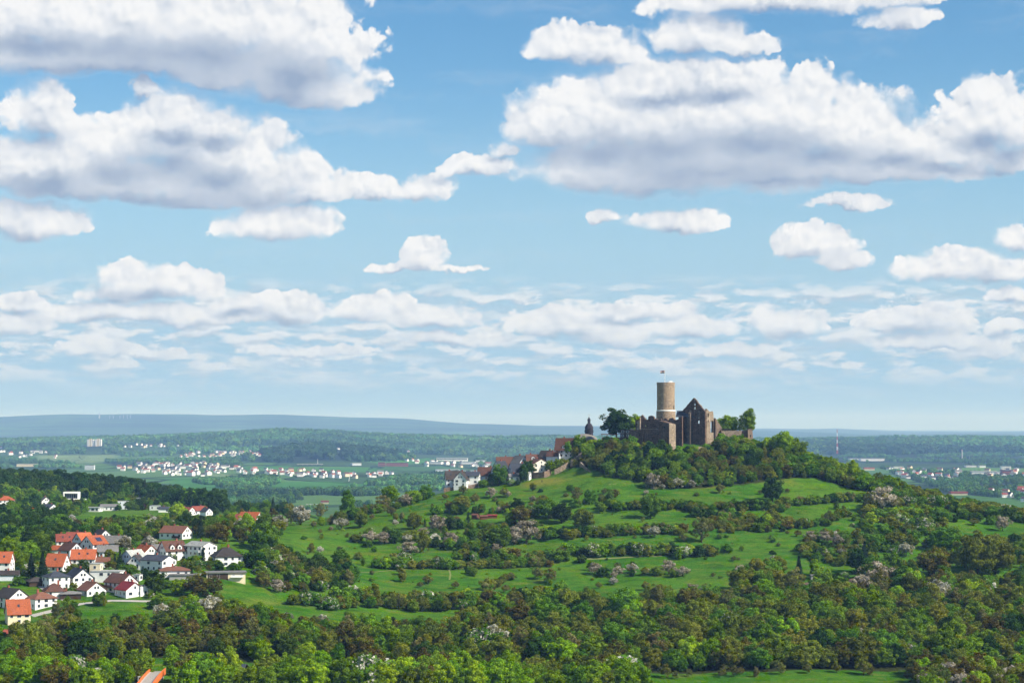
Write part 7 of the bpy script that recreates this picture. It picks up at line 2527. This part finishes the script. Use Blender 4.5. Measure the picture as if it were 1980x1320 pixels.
spur |= ((X_ / Y_ + 0.098) / 0.040) ** 2 + ((Y_ - 8300) / 640) ** 2 < 1
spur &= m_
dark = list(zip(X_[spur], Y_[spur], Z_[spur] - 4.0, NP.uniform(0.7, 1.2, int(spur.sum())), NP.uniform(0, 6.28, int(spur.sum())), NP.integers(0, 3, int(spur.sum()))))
m_ &= ~spur
X_, Y_, Z_ = X_[m_], Y_[m_], Z_[m_]
pts = list(zip(X_, Y_, Z_ - 12.0, NP.uniform(0.7, 1.2, X_.size), NP.uniform(0, 6.28, X_.size), NP.integers(0, 6, X_.size)))
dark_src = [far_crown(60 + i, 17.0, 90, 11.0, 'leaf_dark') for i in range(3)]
tag(spread('dark_canopy', dark, dark_src), 'dark forest covering the spur in the middle of the valley', 'forest', kind='stuff')  # darker crowns on the spur and the right-hand strip
print('CANOPY', len(pts), len(dark))
tag(spread('forest_canopy', pts, clump_src), 'forest canopy covering the low hills beyond the valley', 'forest', kind='stuff')


# lattice mast, chimney, pylons
p = far1(1619, 877)
s = p.y / FPX
Hm = 47 * s
root = thing('radio_mast', 'tall red and white lattice radio mast right of the castle hill', 'mast', p)
for k in range(7):
    z0, z1 = Hm * k / 7, Hm * (k + 1) / 7
    w0, w1 = (1.7 - 1.3 * k / 7) * s, (1.7 - 1.3 * (k + 1) / 7) * s
    b = MB()
    for a in range(4):
        c0, s0 = math.cos(a * math.pi / 2 + 0.8), math.sin(a * math.pi / 2 + 0.8)
        c1, s1 = math.cos((a + 1) * math.pi / 2 + 0.8), math.sin((a + 1) * math.pi / 2 + 0.8)
        b.tube((w0 * c0, w0 * s0, z0), (w1 * c0, w1 * s0, z1), 0.7, 0.6, 4)
        zz0 = z0
        for r_ in range(3):
            f0, f1 = r_ / 3, (r_ + 1) / 3
            wa, wb = w0 + (w1 - w0) * f0, w0 + (w1 - w0) * f1
            za, zb2 = z0 + (z1 - z0) * f0, z0 + (z1 - z0) * f1
            b.tube((wa * c0, wa * s0, za), (wb * c1, wb * s1, zb2), 0.35, 0.35, 3)
            b.tube((wa * c1, wa * s1, za), (wb * c0, wb * s0, zb2), 0.35, 0.35, 3)
    obj('lattice_section', b.mesh('lattice_section', ['red_paint' if k % 2 == 0 else 'white_paint']), root)
p = far1(1860, 888)
s = p.y / FPX
root = thing('chimney_stack', 'pale factory chimney standing in the forest at the right', 'chimney', p)
obj('stack', MB().lathe([(1.5 * s, -5), (1.2 * s, 18 * s)], 16).mesh('stack', ['concrete']), root)
obj('rim', MB().lathe([(1.3 * s, 18 * s + 0.01), (1.3 * s, 18 * s + 2)], 16).mesh('rim', ['red_paint']), root)
p = far1(1874, 888)
root = thing('chimney_stack', 'thin short mast right of the pale chimney in the forest', 'mast', p)
obj('pole', MB().tube((0, 0, -5), (0, 0, 9 * s), 1.2, 0.8, 8).mesh('pole', ['metal_grey']), root)
p = far1(674, 930)
s = p.y / FPX
root = thing('construction_crane', 'thin pale slanting crane among the trees in the valley', 'crane', p)
obj('tower', MB().tube((0, 0, -3), (3.0 * s, 0, 14 * s), 0.9, 0.7, 5).mesh('tower', ['white_paint']), root)
obj('jib', MB().tube((3.0 * s, 0, 14 * s), (4.4 * s, 0, 12 * s), 0.6, 0.5, 5).mesh('jib', ['white_paint']), root)
p = far1(600, 899)
s = p.y / FPX
root = thing('viaduct', 'pale road bridge with a thin mast in front of the dark hill', 'bridge', p)
obj('deck', MB().box(-26 * s, 24 * s, 0, 12, 1.2 * s, 2.4 * s).mesh('deck', ['concrete']), root)
for i in range(6):
    obj('pier', MB().box((-24 + 9 * i) * s - 1.5, (-24 + 9 * i) * s + 1.5, 3, 9, -8, 1.2 * s - 0.01).mesh('pier', ['concrete']), root)
obj('mast', MB().tube((14 * s, 6, 2.4 * s), (14 * s, 6, 12 * s), 0.9, 0.5, 6).mesh('mast', ['white_paint']), root)


def ridge_at(px):
    """crest of the far ridge under a photograph column"""
    dx, _ = pdir(px, 800)
    Y = np.linspace(22000, 27500, 60)
    x = float(dx) * Y
    z = far_h(x, Y)
    i = int(np.argmax(z / Y))
    return Vector((float(x[i]), float(Y[i]), float(z[i])))


def turbine(px, hpx, yaw, spin, label):
    p = ridge_at(px)
    p = p * 0.93
    p.z = float(far_h(np.array([p.x]), np.array([p.y]))[0])
    s = p.y / FPX
    h = hpx * s
    root = thing('wind_turbine', label, 'wind turbine', p, yaw, 'wind turbines on the far ridge')
    obj('tower', MB().tube((0, 0, -5), (0, 0, h), 3.6, 2.4, 8).mesh('tower', ['metal_grey']), root)
    n = obj('nacelle', MB().box(-2, 2, -4, 6, h + 0.01, h + 4).mesh('nacelle', ['metal_grey']), root)
    for k in range(3):
        a = spin + k * 2 * math.pi / 3
        obj('blade', MB().tube((0, -4.2, h + 2), (h * 0.5 * math.sin(a), -4.2, h + 2 + h * 0.5 * math.cos(a)), 1.5, 0.5, 5).mesh('blade', ['metal_grey']), root)
    return root


for i, (px, hp) in enumerate(((212, 5), (219, 5.5), (232, 5), (239, 6), (246, 6), (252, 5.5))):
    turbine(px, hp, 0.2, 0.4 * i, 'tiny white wind turbine in the row on the far blue ridge')
p = ridge_at(192)
p = p * 0.93
p.z = float(far_h(np.array([p.x]), np.array([p.y]))[0])
s = p.y / FPX
root = thing('telecom_tower', 'pale slender tower on the far blue ridge left of the turbines', 'tower', p)
obj('shaft', MB().lathe([(9, -5), (6, 9 * s), (3, 13 * s)], 12).mesh('shaft', ['metal_grey']), root)
obj('platform', MB().lathe([(12, 8 * s), (12, 8 * s + 8)], 12).mesh('platform', ['metal_grey']), root)

# poles on the near slope
for px, py, h, lab in ((1909, 986, 7.5, 'thin grey pole on the far right skyline of the slope'), (1790, 958, 6.0, 'thin pole on the right skyline above bushes')):
    q = hit1(px, py)
    root = thing('pole', lab, 'pole', q, 0, 'thin poles on the skyline')
    obj('shaft', MB().tube((0, 0, -1), (0, 0, h), 0.13, 0.09, 6).mesh('shaft', ['metal_grey']), root)
    obj('crossarm', MB().box(-0.6, 0.6, -0.08, 0.08, h - 0.5, h - 0.35).mesh('crossarm', ['metal_grey']), root)


# things that would share a label are told apart by their order from left to right
ORDER_WORDS = {2: ('left one', 'right one'), 3: ('left one', 'middle one', 'right one'), 4: ('leftmost', 'second from left', 'second from right', 'rightmost'),
               5: ('leftmost', 'second from left', 'middle one', 'second from right', 'rightmost')}
same = {}
for o in list(COL.objects):
    if o.parent is None and o.get('label') and o.get('category'):
        same.setdefault(o['label'], []).append(o)
for lab, os_ in same.items():
    if len(os_) in ORDER_WORDS:
        os_.sort(key=lambda o: o.location.x / max(o.location.y, 1))
        for o, wd in zip(os_, ORDER_WORDS[len(os_)]):
            w_ = lab.replace(' just coming into leaf', '').split()
            k_ = len(wd.split())
            if len(w_) + k_ > 16:
                w_ = [x for x in w_ if x not in ('the', 'leafy', 'bright')]
            if len(w_) + k_ <= 16:
                o['label'] = ' '.join(w_) + ', ' + wd
